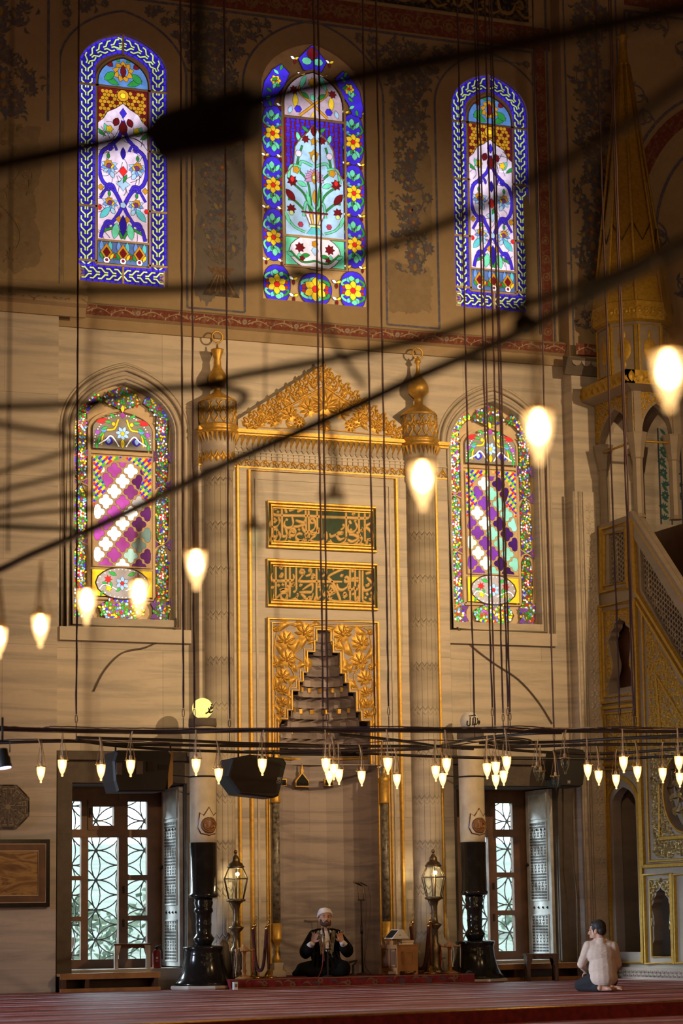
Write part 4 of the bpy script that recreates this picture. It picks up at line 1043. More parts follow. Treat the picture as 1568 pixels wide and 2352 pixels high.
    for sg in (-1, 1):
        a.lstrip(smooth_line([(cx+sg*0.30, z+0.03), (cx+sg*0.26, z+0.22), (cx+sg*0.12, z+0.26), (cx+sg*0.06, z+0.40)], 5), 0.024, YEL); a.fill(leafp(cx+sg*0.20, z+0.38, radians(90-sg*100), 0.18, 0.07), RED_); a.fill(leafp(cx+sg*0.20, z+0.03, pi/2, 0.12, 0.12), BLUE); a.fill(leafp(cx+sg*0.20, z+0.05, pi/2, 0.08, 0.06), SKY)
        a.lstrip(smooth_line([(cx+sg*0.05, z+0.02), (cx+sg*0.16, z+0.16), (cx+sg*0.24, z+0.10), (cx+sg*0.34, z+0.04)], 5), 0.018, WHITE); a.fill(serr(cx+sg*0.27, z+0.24, 0.05, 4, 0.7), LBLUE)
        for k in range(6): a.fill(leafp(cx+sg*(0.10+0.055*k), z+0.42-0.07*k, radians(90-sg*(60+25*k)), 0.10, 0.034), (0.05, 0.5, 0.08))
        a.fill(serr(cx+sg*0.36, z+0.20, 0.045, 7, 0.5), (0.4, 0.1, 0.6)); a.fill(circ(cx+sg*0.13, z+0.33, 0.03, 5), YEL)
    for k in range(7): a.fill(leafp(cx, z+0.20, k*2*pi/7+0.3, 0.105, 0.05), SKY)
    a.fill(circ(cx, z+0.20, 0.03, 6), YEL); a.fill(circ(cx, z+0.46, 0.045, 4), MAG); a.fill(leafp(cx, z+0.50, pi/2, 0.10, 0.05), YEL); a.fill(leafp(cx, z, pi/2, 0.12, 0.06), YEL)
    mb.build('glass', o)
    t = MB('tracery'); T = lambda pts, r: t.tube([MY(y0)(u, v, 0.03) for u, v in pts], r, 4, False, False)
    io = arch(cx, iw+0.07, zb1-0.03, zs+0.03, za-0.36, 10); T(io+[io[0]], 0.028)
    T([(I(-1.05), zb2-0.02), (I(1.05), zb2-0.02)], 0.022); T([(I(-1.05), (zt1+zt2)/2), (I(1.05), (zt1+zt2)/2)], 0.026); T(F+[F[0]], 0.012)
    oo = arch(cx, w+0.02, z0-0.01, zs, za+0.02, 14); T(oo+[oo[0]], 0.022)
    for sg in (-1, 1):
        for z in zl: T([(cx+sg*(bx-0.12), z-0.34), (cx+sg*bx, z-0.29), (cx+sg*(bx+0.12), z-0.34)], 0.011); T([(cx+sg*(bx-0.12), z-0.22), (cx+sg*bx, z-0.28), (cx+sg*(bx+0.12), z-0.22)], 0.011)
    t.build('tracery', o)
    # moulded marble surround
    f = MB('marble_plain')
    for gap, r, d in ((0.05, 0.03, 0.01), (0.14, 0.035, 0.03), (0.20, 0.02, 0.0)):
        A = arch(cx, w+2*gap, z0-gap-0.06, zs, za+gap*1.3, 14); f.tube([MY(0)(u, v, d) for u, v in A], r, 6, True)
    f.box(cx-w/2-0.22, cx+w/2+0.20, -0.07, 0.02, z0-0.32, z0-0.14); f.build('surround', o); return o
window_side(1, *WIN_UP[0]); window_centre(2, *WIN_UP[1]); window_side(3, *WIN_UP[2])
window_lower(4, *WIN_LO[0], 1, lambda i, j, r: tuple(v*(1.0 if i < 2 else 0.35) for v in (WHITE if i < 1 or j > 3 else (0.5, 0.85, 0.8))), lambda i, j, r: tuple(v*(1.25 if i < 1 else 0.7) for v in MAG) if i < 2 else PURP, 3)  # weaker backlight put into the glass colours towards the right
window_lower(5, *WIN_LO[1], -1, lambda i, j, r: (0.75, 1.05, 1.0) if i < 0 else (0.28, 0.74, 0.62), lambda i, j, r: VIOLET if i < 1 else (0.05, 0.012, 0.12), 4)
# ---------------------------------------------------------------- garden windows
IRON = 0.0095
def garden_window(n, x0, x1, yglass):
    z0, z1 = LWZ; W = x1-x0
    fr = MB('wood_brown'); b = lambda u0, u1, v0, v1, d=0.0: fr.box(u0, u1, yglass-0.045-d, yglass+0.03, v0, v1)
    mul = [x0+0.03, x0+0.44, x0+0.985, x1-0.24]
    b(x0+0.001, x1-0.001, z1-0.20, z1-0.001, 0.004); b(x0+0.001, x1-0.001, z0+0.001, z0+0.12, 0.004); b(x0, x0+0.08, z0, z1); b(x1-0.26, x1, z0, z1)
    zt = z0+1.76
    b(x0+0.002, x1-0.002, zt, zt+0.11, 0.007)
    b(x0+0.40, x0+0.50, z0+0.003, z1-0.003, 0.001); b(x0+0.93, x0+1.06, z0+0.002, z1-0.002, 0.012)
    for k in (1, 2):
        z = z0+0.12+(zt-z0-0.12)*k/3
        b(x0+0.06, x0+0.42, z-0.03, z+0.03, 0.002); b(x0+1.04, x1-0.24, z-0.035, z+0.035, 0.002)
    # opening casement at the top
    b(x0+0.49, x0+0.56, zt+0.11, z1-0.18, 0.015); b(x0+0.86, x0+0.95, zt+0.11, z1-0.18, 0.015); b(x0+0.491, x0+0.949, z1-0.27, z1-0.18, 0.017); b(x0+0.491, x0+0.949, zt+0.10, zt+0.16, 0.017)
    o = struct('window_%d' % n, fr)
    g = MB('clear_glass'); g.box(x0+0.05, x1-0.2, yglass-0.004, yglass+0.004, z0+0.1, z1-0.1); g.build('glass', o)
    h = MB('black_iron')
    for z in (z0+0.55, z0+1.0): h.box(x0+0.985, x0+1.01, yglass-0.075, yglass-0.05, z, z+0.1)
    h.box(x0+0.51, x0+0.54, yglass-0.09, yglass-0.05, zt+0.28, zt+0.40); h.build('hinge', o)
    # cast grille outside: circles crossing in six-petalled flowers
    a = 0.405; yg = yglass+0.28; gr = MB('grille_iron')
    ox = x0+0.70; oz = z0+0.38
    nodes = []
    for j in range(-4, 8):
        for i in range(-4, 5): nodes.append((ox+i*a*0.866, oz+j*a+(a/2 if i % 2 else 0)))
    for (x, z) in nodes:
        if not (x0-0.2 < x < x1+0.2 and z0-0.3 < z < z1+0.3): continue
        gr.lathe([(0, -0.012), (0.028, -0.01), (0.034, 0), (0, 0.012)], (x, yg-0.01, z), 8, axis=(0, 1, 0))
        for k in range(3):
            an = pi/2+k*pi/3; ca, sa = cos(an), sin(an)
            for sg in (-1, 1):
                pts = []
                for i in range(7):
                    t = i/6; off = sg*a*0.155*4*t*(1-t); pts.append((x+ca*a*t-sa*off, yg, z+sa*a*t+ca*off))
                gr.tube(pts, IRON, 5)
    gr.build('grille', o)
    # folded inlaid shutter on the right reveal
    xs = x1-0.012
    sh = MB('shutter_wood'); sh.box(xs-0.05, xs, 0.10, yglass-0.08, z0+0.02, z1-0.03)
    for v0, v1 in ((z0+0.10, z0+0.62), (z0+0.85, z0+1.95), (z0+2.02, z1-0.1)):
        sh.box(xs-0.062, xs-0.045, 0.22, yglass-0.20, v0-0.02, v0); sh.box(xs-0.062, xs-0.045, 0.22, yglass-0.20, v1, v1+0.02)
        sh.box(xs-0.062, xs-0.045, 0.20, 0.22, v0-0.02, v1+0.02); sh.box(xs-0.062, xs-0.045, yglass-0.20, yglass-0.18, v0-0.02, v1+0.02)
    so = sh.build('shutter', o)
    il = MB('shutter_inlay'); rnd = random.Random(n); art = Art(il, MX(xs-0.052))
    uA, uB = -(yglass-0.20), -0.22
    for v0, v1 in ((z0+0.10, z0+0.62), (z0+0.85, z0+1.95)):
        nv = int((v1-v0)/0.042); nu = 5
        for j in range(nv):
            for i in range(nu):
                u = uA+(uB-uA)*(i+0.5+(0.25 if j % 2 else -0.25)*0)/nu; v = v0+(v1-v0)*(j+0.5)/nv
                art.fill(serr(u, v, 0.052, 3, 0.35, pi/2 if (i+j) % 2 else -pi/2, 0.028) if (j//3) % 2 else rectp(u-0.045, u+0.045, v-0.014, v+0.012), (0, 0, 0), 0)
    il.build('inlay', so)
    st = MB('black_iron')
    for v in (z0+0.735, z1-0.60):
        for i in range(4): st.lathe([(0, -0.02), (0.022, 0), (0, 0.02)], (xs-0.055, 0.24+i*0.14, v), 4, axis=(0, 0, 1))
    st.lathe([(0, -0.03), (0.035, 0), (0, 0.03)], (xs-0.06, yglass-0.12, z0+1.35), 6); st.build('stud', so)
    # stone surround and wooden reveal
    s = MB('stone_dark')
    s.plate(rectp(x0-0.20, x1+0.24, -0.05, z1+0.42), [rectp(x0, x1, 0.0, z1)], MY(0), 0.05, 0.0)
    s.box(x0-0.22, x1+0.26, -0.12, 0.0, z1+0.30, z1+0.36); s.box(x0-0.22, x1+0.26, -0.09, 0.0, z1+0.36, z1+0.42)
    s.box(x1-0.008, x1+0.002, 0, 1.05, z0, z1); s.box(x0-0.002, x0+0.008, 0, 1.05, z0, z1); s.box(x0, x1, 0, 1.05, z1-0.01, z1+0.005)
    s.build('stone_surround', o)
    return o
garden_window(6, *LW[0], LDEP); garden_window(7, *LW[1], LDEP)
# the garden seen through them
mb = MB('garden_ground'); mb.plate(rectp(-12, 24, 1.6, 30), [], lambda u, v, d: (u, v, -0.6+max(0, v-3)*0.13), 0, None); struct('ground_garden', mb)
def shrub(x, y, z, r, seed, label):
    rnd = random.Random(seed); mb = MB('foliage')
    for i in range(420):
        th, ph = rnd.uniform(0, 2*pi), rnd.uniform(-0.3, pi/2); k = rnd.uniform(0.5, 1)**0.5*r
        p = Vector((x+k*cos(th)*cos(ph), y+k*sin(th)*cos(ph)*0.7, z+k*sin(ph)*1.2)); q = Vector((rnd.gauss(0, 1), rnd.gauss(0, 1), rnd.gauss(0, 1))).normalized(); t = q.orthogonal().normalized(); s = rnd.uniform(0.06, 0.12)*r
        mb.add([p-q*s, p+t*s*0.5, p+q*s, p-t*s*0.5], [(0, 1, 2, 3)], False)
    mb.use('wood_brown'); mb.tube([(x, y, z-0.8), (x, y, z+r*0.6)], [0.06, 0.02], 5)
    o = mb.build('shrub', None); tag(o, label, 'shrub', 'shrubs in the garden outside the windows')
for x, y, z, r, sd, lb in ((-2.3, 4.4, 0.1, 0.95, 1, 'pale green shrub beyond the lower panes of the left garden window'), (0.2, 7.5, 0.0, 1.25, 2, 'larger leafy shrub further off behind the left garden window'),
                       (4.6, 5.0, -0.35, 0.7, 3, 'green shrub low behind the right garden window'), (8.4, 10.5, 0.0, 1.1, 4, 'bright shrub further off behind the right garden window')):
    shrub(x, y, z, r, sd, lb)

# ---------------------------------------------------------------- the prayer niche (mihrab)
YM = -0.18
mih = thing('prayer_niche', 'tall carved marble prayer niche with gilded pediment and green script panels', 'prayer niche', (0.03, 0, 0))
MXL, MXR = -1.84, 1.92
XLc, XRc = at(507, 1200, -0.30).x, at(973, 1200, -0.30).x     # the two engaged columns
zm = lambda y, x=743: at(x, y, YM).z
ZC0, ZC1 = zm(1013), zm(1000)                    # gilt cornice bar
mb = MB('marble_wall')
N0, N1 = -0.735, 0.80                            # niche opening
mb.plate([(MXL, -0.05), (MXR, -0.05), (MXR, ZC1), (MXL, ZC1)], [[(N0, 0.0), (N1, 0.0), (N1, 4.90), (N0, 4.90)]], MY(YM), 0, -0.16)
mb.build('slab', mih)
g = MB('gold')
def bar(pts, r=0.024): g.tube(pts, r, 6, False, False)
zt = at(743, 1090, YM).z
fx0, fx1 = at(573, 1300, YM).x, at(912, 1300, YM).x
bar([(fx0, YM-0.012, 0.14), (fx0, YM-0.012, zt), (fx1, YM-0.012, zt), (fx1, YM-0.012, 0.14)], 0.030)
for x in (at(475, 1400, YM).x, at(547, 1400, YM).x, at(946, 1400, YM).x, at(1005, 1400, YM).x):
    bar([(x, YM-0.012, 0.14), (x, YM-0.012, zt+0.06)], 0.026)
g.build('gilt_frame', mih)
mb = MB('marble_plain')                          # inner moulded step of the framed field
i0, i1, iz = fx0+0.10, fx1-0.10, zt-0.12
mb.tube([(i0, YM, 0.14), (i0, YM, iz), (i1, YM, iz), (i1, YM, 0.14)], 0.022, 4, False, False); mb.build('inner_moulding', mih)
# columns
for X in (XLc, XRc):
    c = MB('column_carved'); base = Vector((X, -0.20, 0))
    c.lathe([(0.30, 0.12), (0.30, 0.42), (0.24, 0.5), (0.245, 0.56), (0.205, 0.62), (0.205, zt-0.05)], (0, 0, 0), 20)
    co = c.build('column', None); co.location = base; co.parent = mih; co.location = base-mih.location
    k = MB('marble_plain'); zf = zm(1050)
    k.lathe([(0.205, zt-0.05), (0.225, zt-0.02), (0.225, ZC0-0.28), (0.24, ZC0-0.27), (0.24, ZC0-0.02)], base, 20); k.use('gold')
    k.lathe([(0.24, ZC0-0.03), (0.285, ZC0-0.01), (0.285, ZC0+0.03), (0.26, ZC0+0.05), (0.285, ZC0+0.075), (0.285, ZC1+0.02), (0.25, ZC1+0.04)], base, 24)
    k.use('marble_plain'); k.lathe([(0.25, ZC1+0.03), (0.25, ZC1+0.36)], base, 24)
    a = Art(k.use('gold'), lambda u, v, d: (base.x+(0.25+d)*sin(u), base.y-(0.25+d)*cos(u), v))
    for i in range(7):                           # gilt openwork on the drum
        u = -1.5+i*0.5; z = ZC1+0.20
        U = lambda pts: [(u+x/0.25, z+y) for x, y in pts]
        for sg in (-1, 1):
            a.rstrip(smooth_line(U([(sg*0.005, -0.14), (sg*0.05, -0.06), (sg*0.02, 0.0), (sg*0.06, 0.08), (sg*0.03, 0.13)]), 4), 0.05, 0.018)
            a.relief(U(leafp(sg*0.03, -0.02, pi/2-sg*0.8, 0.08, 0.035, 4)), 0.02)
        a.relief(U(serr(0, 0.03, 0.05, 5, 0.5, pi/2)), 0.022)
    for i in range(9):                           # gilt chain on the lower neck
        u = -1.5+i*0.375; z = zt+0.12
        a.relief([(u+x/0.25, z+y) for x, y in leafp(0, -0.07, pi/2, 0.12, 0.07, 4)], 0.014, d=-0.02)
        a.rstrip([(u-0.19, z+0.0), (u-0.08, z+0.03), (u, z+0.09), (u+0.08, z+0.03), (u+0.19, z)], 0.05, 0.012, d=-0.02)
    for i in range(14):                          # gilt teeth under the cornice
        u = -1.6+i*0.24; a.mb.add([a.M(u-0.09, ZC0-0.02, 0.03), a.M(u+0.09, ZC0-0.02, 0.03), a.M(u, ZC0-0.15, -0.01), a.M(u, ZC0-0.02, 0.06)], [(0, 2, 3), (2, 1, 3), (0, 3, 1)], False)
    k.build('column_head', mih)
    f = MB('gold'); z = ZC1+0.36
    left = X < 0
    top = at(508 if left else 970, 762 if left else 800, -0.2).z
    H = top-z; s = lambda p: [(r, z+H*q) for r, q in p]
    if left: prof = [(0.27, 0), (0.25, 0.03), (0.10, 0.115), (0.055, 0.15), (0.05, 0.20), (0.10, 0.245), (0.135, 0.31), (0.125, 0.38), (0.06, 0.49), (0.05, 0.54), (0.055, 0.56), (0.045, 0.60), (0.085, 0.72), (0.09, 0.745), (0.02, 0.755), (0.01, 0.82)]
    else: prof = [(0.27, 0), (0.25, 0.04), (0.10, 0.15), (0.06, 0.18), (0.06, 0.27), (0.10, 0.30), (0.145, 0.35), (0.15, 0.43), (0.13, 0.48), (0.06, 0.58), (0.03, 0.64), (0.02, 0.76), (0.05, 0.79), (0.05, 0.80), (0.008, 0.88)]
    f.lathe(s(prof), (base.x, base.y, 0), 20)
    R = 0.078; cz = top-R
    f.tube([(base.x+R*cos(t), base.y, cz+R*sin(t)) for t in [2*pi*i/24 for i in range(24)]], 0.013, 8, True)
    f.build('finial', mih)
# frieze and cornice across the front
f = MB('marble_plain', 'gold'); a = Art(f, MY(YM), 0.0)
x0, x1 = XLc+0.22, XRc-0.22
f.use('gold'); f.box(MXL-0.02, MXR+0.02, YM-0.05, YM, ZC0, ZC0+0.045); f.box(MXL-0.02, MXR+0.02, YM-0.10, YM, ZC1-0.05, ZC1)
f.use('marble_plain'); f.box(x0-0.02, x1+0.02, YM-0.09, YM, ZC0+0.03, ZC1-0.03)
n = 32
for i in range(n):
    u0 = x0+(x1-x0)*i/n; u1 = x0+(x1-x0)*(i+1)/n; um = (u0+u1)/2
    f.use('gold' if True else ''); f.add([(u0+0.004, YM-0.09, ZC0), (u1-0.004, YM-0.09, ZC0), (um, YM-0.03, ZC0-0.15), (um, YM-0.10, ZC0-0.01)], [(0, 2, 3), (2, 1, 3), (0, 3, 1)], False)
    f.use('marble_plain'); f.add([(u0, YM-0.07, ZC0-0.03), (um, YM-0.02, ZC0-0.16), (u0, YM-0.01, ZC0-0.22), (u0-(um-u0), YM-0.02, ZC0-0.16), (u0, YM, ZC0-0.03)], [(0, 3, 2), (0, 2, 1)], False)
    f.box(u0+0.006, u1-0.006, YM-0.016, YM, ZC0-0.33, ZC0-0.23)
f.box(x0, x1, YM-0.03, YM, ZC0-0.235, ZC0-0.215); f.box(MXL, MXR, YM-0.03, YM, zt+0.20, zt+0.215)
f.build('cornice', mih)
f = MB('gold'); a = Art(f, MY(YM), 0.002)
n = 19
for (b0, b1, n) in ((x0, x1, 19), (MXL, XLc-0.20, 2), (XRc+0.20, MXR, 2)):
    for i in range(n):
        u = b0+(b1-b0)*(i+0.5)/n; st = (b1-b0)/n; z = zt+0.11
        a.rstrip([(u-st/2, z-0.02), (u-st*0.32, z+0.01), (u-st*0.18, z+0.03), (u, z+0.085), (u+st*0.18, z+0.03), (u+st*0.32, z+0.01), (u+st/2, z-0.02)], 0.018, 0.012)
        a.relief(serr(u, z+0.01, 0.042, 5, 0.55, pi/2), 0.02); a.rleaf(u, z-0.02, -pi/2-0.9, 0.06, 0.02); a.rleaf(u, z-0.02, -pi/2+0.9, 0.06, 0.02)
        a.rleaf(u+st/2, z-0.05, pi/2, 0.06, 0.025)
f.box(MXL, MXR, YM-0.012, YM, zt+0.03, zt+0.052); f.build('frieze', mih)
# pediment
PL, PR = at(553, 985, YM).x, at(932, 1012, YM).x; PT = at(743, 836, YM).z; PX = at(743, 836, YM).x
f = MB('marble_plain'); f.prism([(PL-0.05, ZC1), (PR+0.05, ZC1), (PR+0.05, ZC1+0.14), (PX, PT), (PL-0.05, ZC1+0.14)], MY(YM), 0.02, -0.17); f.build('pediment', mih)
f = MB('gold'); a = Art(f, MY(YM), 0.021)
inz = ZC1+0.06; bw = 0.27
for sg, E in ((-1, PL), (1, PR)):
    L = sqrt((PX-E)**2+(PT-ZC1-0.14)**2); ang = atan2(PT-ZC1-0.14, (PX-E)); n = 9
    dx, dz = (PX-E)/L, (PT-ZC1-0.14)/L; nx, nz = (dz, -dx) if sg < 0 else (-dz, dx)
    if nz > 0: nx, nz = -nx, -nz
    for i in range(n):                           # running crest of leaves
        t = (i+0.5)/n; px, pz = E+(PX-E)*t, ZC1+0.14+(PT-ZC1-0.14)*t; st = L/n
        Q = lambda al, ac: (px+dx*al+nx*ac, pz+dz*al+nz*ac)
        a.rstrip(smooth_line([Q(-st*0.5, 0.20), Q(-st*0.35, 0.10), Q(-st*0.05, 0.09), Q(0, 0.03), Q(-st*0.2, 0.0), Q(-st*0.28, 0.06)], 4), 0.030, 0.03)
        a.rstrip(smooth_line([Q(st*0.5, 0.20), Q(st*0.38, 0.10), Q(st*0.12, 0.12), Q(st*0.05, 0.2), Q(st*0.25, 0.22)], 4), 0.022, 0.03)
        for al, ac, an, ll in ((0, 0.06, 0.3, 0.09), (-0.05, 0.13, 1.9, 0.10), (0.05, 0.13, -1.2, 0.10), (0.0, 0.19, 2.8, 0.09), (0.07, 0.05, 1.2, 0.08), (-0.09, 0.19, 0.6, 0.08)): q = Q(al, ac); a.rleaf(q[0], q[1], ang+an, ll*1.2, 0.062, 0.032)
        q = Q(0, 0.12); a.relief(serr(q[0], q[1], 0.05, 5, 0.55, ang), 0.04)
    q0 = (E+nx*bw-dx*0.06, ZC1+0.14+nz*bw); 
    pA = (PX, PT-bw/abs(nz)); pB = (E+sg*-0.12, ZC1+0.03)
    a.rstrip([pB, pA], 0.034, 0.03)
    # flowers of the tympanum
    for fx, fz, r in ((0.20, 0.30, 0.135), (0.43, 0.20, 0.12), (0.62, 0.13, 0.10), (0.77, 0.09, 0.075)):
        x = PX+(E-PX)*fx; z = ZC1+0.04+fz*1.15*(1 if fx < 0.5 else 0.9); a.palmette(x, z, r*1.22, pi/2-sg*0.6, 7, 0.035)
    a.rosette(PX+(E-PX)*0.31, ZC1+0.16, 0.105, 8, 0.035)
    a.rstrip(smooth_line([(PX, ZC1+0.08), (PX+(E-PX)*0.25, ZC1+0.07), (PX+(E-PX)*0.45, ZC1+0.06), (PX+(E-PX)*0.7, ZC1+0.05), (PX+(E-PX)*0.9, ZC1+0.05)], 4), 0.02, 0.02)
    a.rstrip(smooth_line([(PX+(E-PX)*0.10, ZC1+0.62), (PX+(E-PX)*0.20, ZC1+0.56), (PX+(E-PX)*0.30, ZC1+0.40), (PX+(E-PX)*0.45, ZC1+0.36), (PX+(E-PX)*0.62, ZC1+0.25)], 4), 0.022, 0.025)
    for fx, fz, an in ((0.13, 0.60, 2.0), (0.24, 0.50, 1.2), (0.30, 0.44, 2.6), (0.38, 0.40, 0.6), (0.52, 0.32, 1.6), (0.08, 0.16, 2.6), (0.34, 0.07, 0.4), (0.53, 0.07, 1.9), (0.70, 0.14, 1.2), (0.86, 0.07, 0.2), (0.10, 0.30, 0.8)):
        a.rleaf(PX+(E-PX)*fx, ZC1+0.03+fz, an if sg > 0 else pi-an, 0.19, 0.075, 0.028, 0.25)
a.palmette(PX, ZC1+0.46, 0.25, pi/2, 9, 0.045); a.palmette(PX, ZC1+0.12, 0.10, -pi/2, 5, 0.03); a.rleaf(PX, ZC1+0.62, pi/2, 0.22, 0.07, 0.04, 0); a.rleaf(PX, PT-0.26, pi/2, 0.20, 0.10, 0.035, 0)
f.build('pediment_relief', mih)
# niche panel with the stepped opening
S5 = 5.2267; cy = lambda v: at(743, 1400+v/S5, YM).z; ZP1, ZP0 = cy(135), 2.98
PXc = at(742, 1560, YM).x; HX = (at(868, 1560, YM).x-at(616, 1560, YM).x)/2
steps = [(255, 390, 75), (390, 520, 102), (520, 770, 190), (770, 880, 243), (880, 990, 293), (990, 1225, 375), (1225, 1335, 430), (1335, 1720, 540)]
UW = HX/655.0
half = []
for v0, v1, w in steps: half += [(w*UW, cy(v0)), (w*UW, cy(v1))]
outl = [(PXc+x, z) for x, z in half]; outl[-1] = (outl[-1][0], ZP0); hole = outl+[(2*PXc-x, z) for x, z in outl[::-1]]
f = MB('marble_niche')
f.plate(rectp(PXc-HX, PXc+HX, ZP0-0.001, ZP1), [[(x, max(z, ZP0+0.01)) for x, z in hole]], MY(YM), 0.03, -0.05)
po = f.build('spandrel', mih)
f = MB('gold'); a = Art(f, MY(YM), 0.03)
f.tube([(PXc-HX, YM-0.035, ZP0), (PXc-HX, YM-0.035, ZP1), (PXc+HX, YM-0.035, ZP1), (PXc+HX, YM-0.035, ZP0)], 0.030, 6, False, False)
f.tube([(PXc-HX+0.055, YM-0.035, ZP0), (PXc-HX+0.055, YM-0.035, ZP1-0.055), (PXc+HX-0.055, YM-0.035, ZP1-0.055), (PXc+HX-0.055, YM-0.035, ZP0)], 0.016, 6, False, False)
hh = sorted(hole, key=lambda p: 0)
f.tube([(x+(0.012 if x > PXc else -0.012), YM-0.035, z+0.012) for x, z in outl[::-1]]+[(2*PXc-x-0.012, YM-0.035, z+0.012) for x, z in outl], 0.017, 6, False, False)
f.tube([(x+0.05, YM-0.032, z+0.05) for x, z in outl[::-1]]+[(2*PXc-x-0.05, YM-0.032, z+0.05) for x, z in outl], 0.010, 6, False, False)
for sg in (-1, 1):
    def P(u, v): return (PXc+sg*(795-u)*UW, cy(v))
    for u, v, r in ((575, 280, 92), (355, 385, 92), (370, 605, 85), (310, 810, 75), (305, 980, 55), (300, 1120, 52), (285, 1250, 42)):
        p = P(u, v); a.palmette(p[0], p[1], r*UW*1.36, pi/2+sg*0.5, 7, 0.035)
    for u, v, r in ((232, 255, 45), (230, 680, 45), (225, 960, 35)): p = P(u, v); a.rosette(p[0], p[1], r*UW, 8, 0.028)
    for u, v, an, L in ((260, 290, 0.6, 150), (430, 220, 0.1, 120), (520, 500, 1.0, 150), (440, 560, 1.2, 160), (560, 560, -1.4, 150), (470, 720, 0.3, 120), (215, 420, -1.1, 140), (480, 770, 1.9, 110), (380, 940, 0.8, 130), (600, 430, 0.3, 90), (200, 560, -1.3, 130), (210, 800, -1.5, 130), (210, 1040, -1.2, 110), (200, 1150, -1.1, 120), (370, 1060, -1.7, 110), (205, 1270, -1.2, 110), (640, 215, 0.1, 110), (320, 740, 1.8, 90), (340, 1020, -1.0, 100)):
        p = P(u, v); a.rleaf(p[0], p[1], an if sg < 0 else pi-an, L*UW*1.25, L*UW*0.66, 0.028, 0.2)
    for path in ([(240, 300), (215, 450), (215, 600), (240, 760), (200, 900), (230, 1060), (195, 1200), (225, 1330)], [(250, 240), (340, 195), (480, 210), (560, 230)], [(500, 380), (520, 470), (440, 560), (540, 640), (480, 720), (400, 720)], [(380, 690), (440, 800), (400, 920), (370, 1000), (375, 1100)]):
        a.rstrip(smooth_line([P(*q) for q in path], 5), 0.022, 0.018)
f.build('spandrel_relief', mih)
# stalactite vault: tiers of faceted cells stepping back into the wall
f = MB('marble_niche', 'gold'); tiers = [(255, 390, 75), (390, 470, 100), (470, 545, 112), (545, 660, 185), (660, 790, 192), (790, 910, 240), (910, 1030, 292), (1030, 1160, 372), (1160, 1290, 380), (1290, 1400, 432), (1400, 1520, 536), (1520, 1640, 538)]
yb = YM-0.005
for k, (v0, v1, w) in enumerate(tiers):
    R = w*UW*1.02; n = max(4, int(R*pi/0.105)); zt_, zb_ = cy(v0), cy(v1); n += n % 2
    ring = lambda R_, z, ph: [(PXc+R_*(1-(0.025 if (i+ph) % 2 else 0))*cos(pi*i/n), yb+0.012+min(R_, 0.62)*(1-(0.15 if (i+ph) % 2 else 0))*1.0*sin(pi*i/n), z) for i in range(n+1)]
    A, B, Cc = ring(R, zb_, k), ring(R*0.99, zt_-(zt_-zb_)*0.35, k), ring(R*0.93, zt_, k+1)
    vs_ = A+B+Cc; m = n+1
    f.use('marble_niche'); f.add(vs_, [(j*m+i, j*m+i+1, (j+1)*m+i+1, (j+1)*m+i) for j in range(2) for i in range(n)], False)
    Rn = (tiers[k-1][2]*UW*0.98 if k else 0)
    if Rn < R:                                   # soffit between tiers
        D = ring(max(Rn, 0.001), zt_, k); f.add(Cc+D, [(i, m+i, m+i+1, i+1) for i in range(n)], False)
    if k in (6, 8, 10):
        f.use('gold')
        for i in range(1, n, 2):
            p = Vector(A[i]).lerp(Vector(Cc[i]), 0.9); s_ = 0.030 if k == 6 else 0.038
            q = Vector((PXc, yb, p.z)); d = (q-p); d.z = 0; d.normalize(); t = Vector((-d.y, d.x, 0)); c = p+d*0.03
            f.add([c-t*s_, c+d*0.02, c+t*s_, c-t*s_-Vector((0, 0, 0.062)), c+d*0.02-Vector((0, 0, 0.062)), c+t*s_-Vector((0, 0, 0.062))], [(0, 1, 4, 3), (1, 2, 5, 4), (0, 2, 1), (3, 4, 5)], False)
f.use('marble_niche'); f.box(N0-0.10, N0-0.02, YM+0.17, 0.95, 0.05, 5.0); f.box(N1+0.02, N1+0.08, YM+0.17, 0.95, 0.05, 5.0); f.box(N0-0.1, N1+0.08, 0.80, 0.95, 0.05, 5.0); f.box(N0-0.1, N1+0.08, YM+0.02, 0.95, 4.91, 5.0); f.box(N0-0.1, N1+0.08, 0.5, 0.95, 3.02, 3.15)
f.build('stalactite_vault', mih)
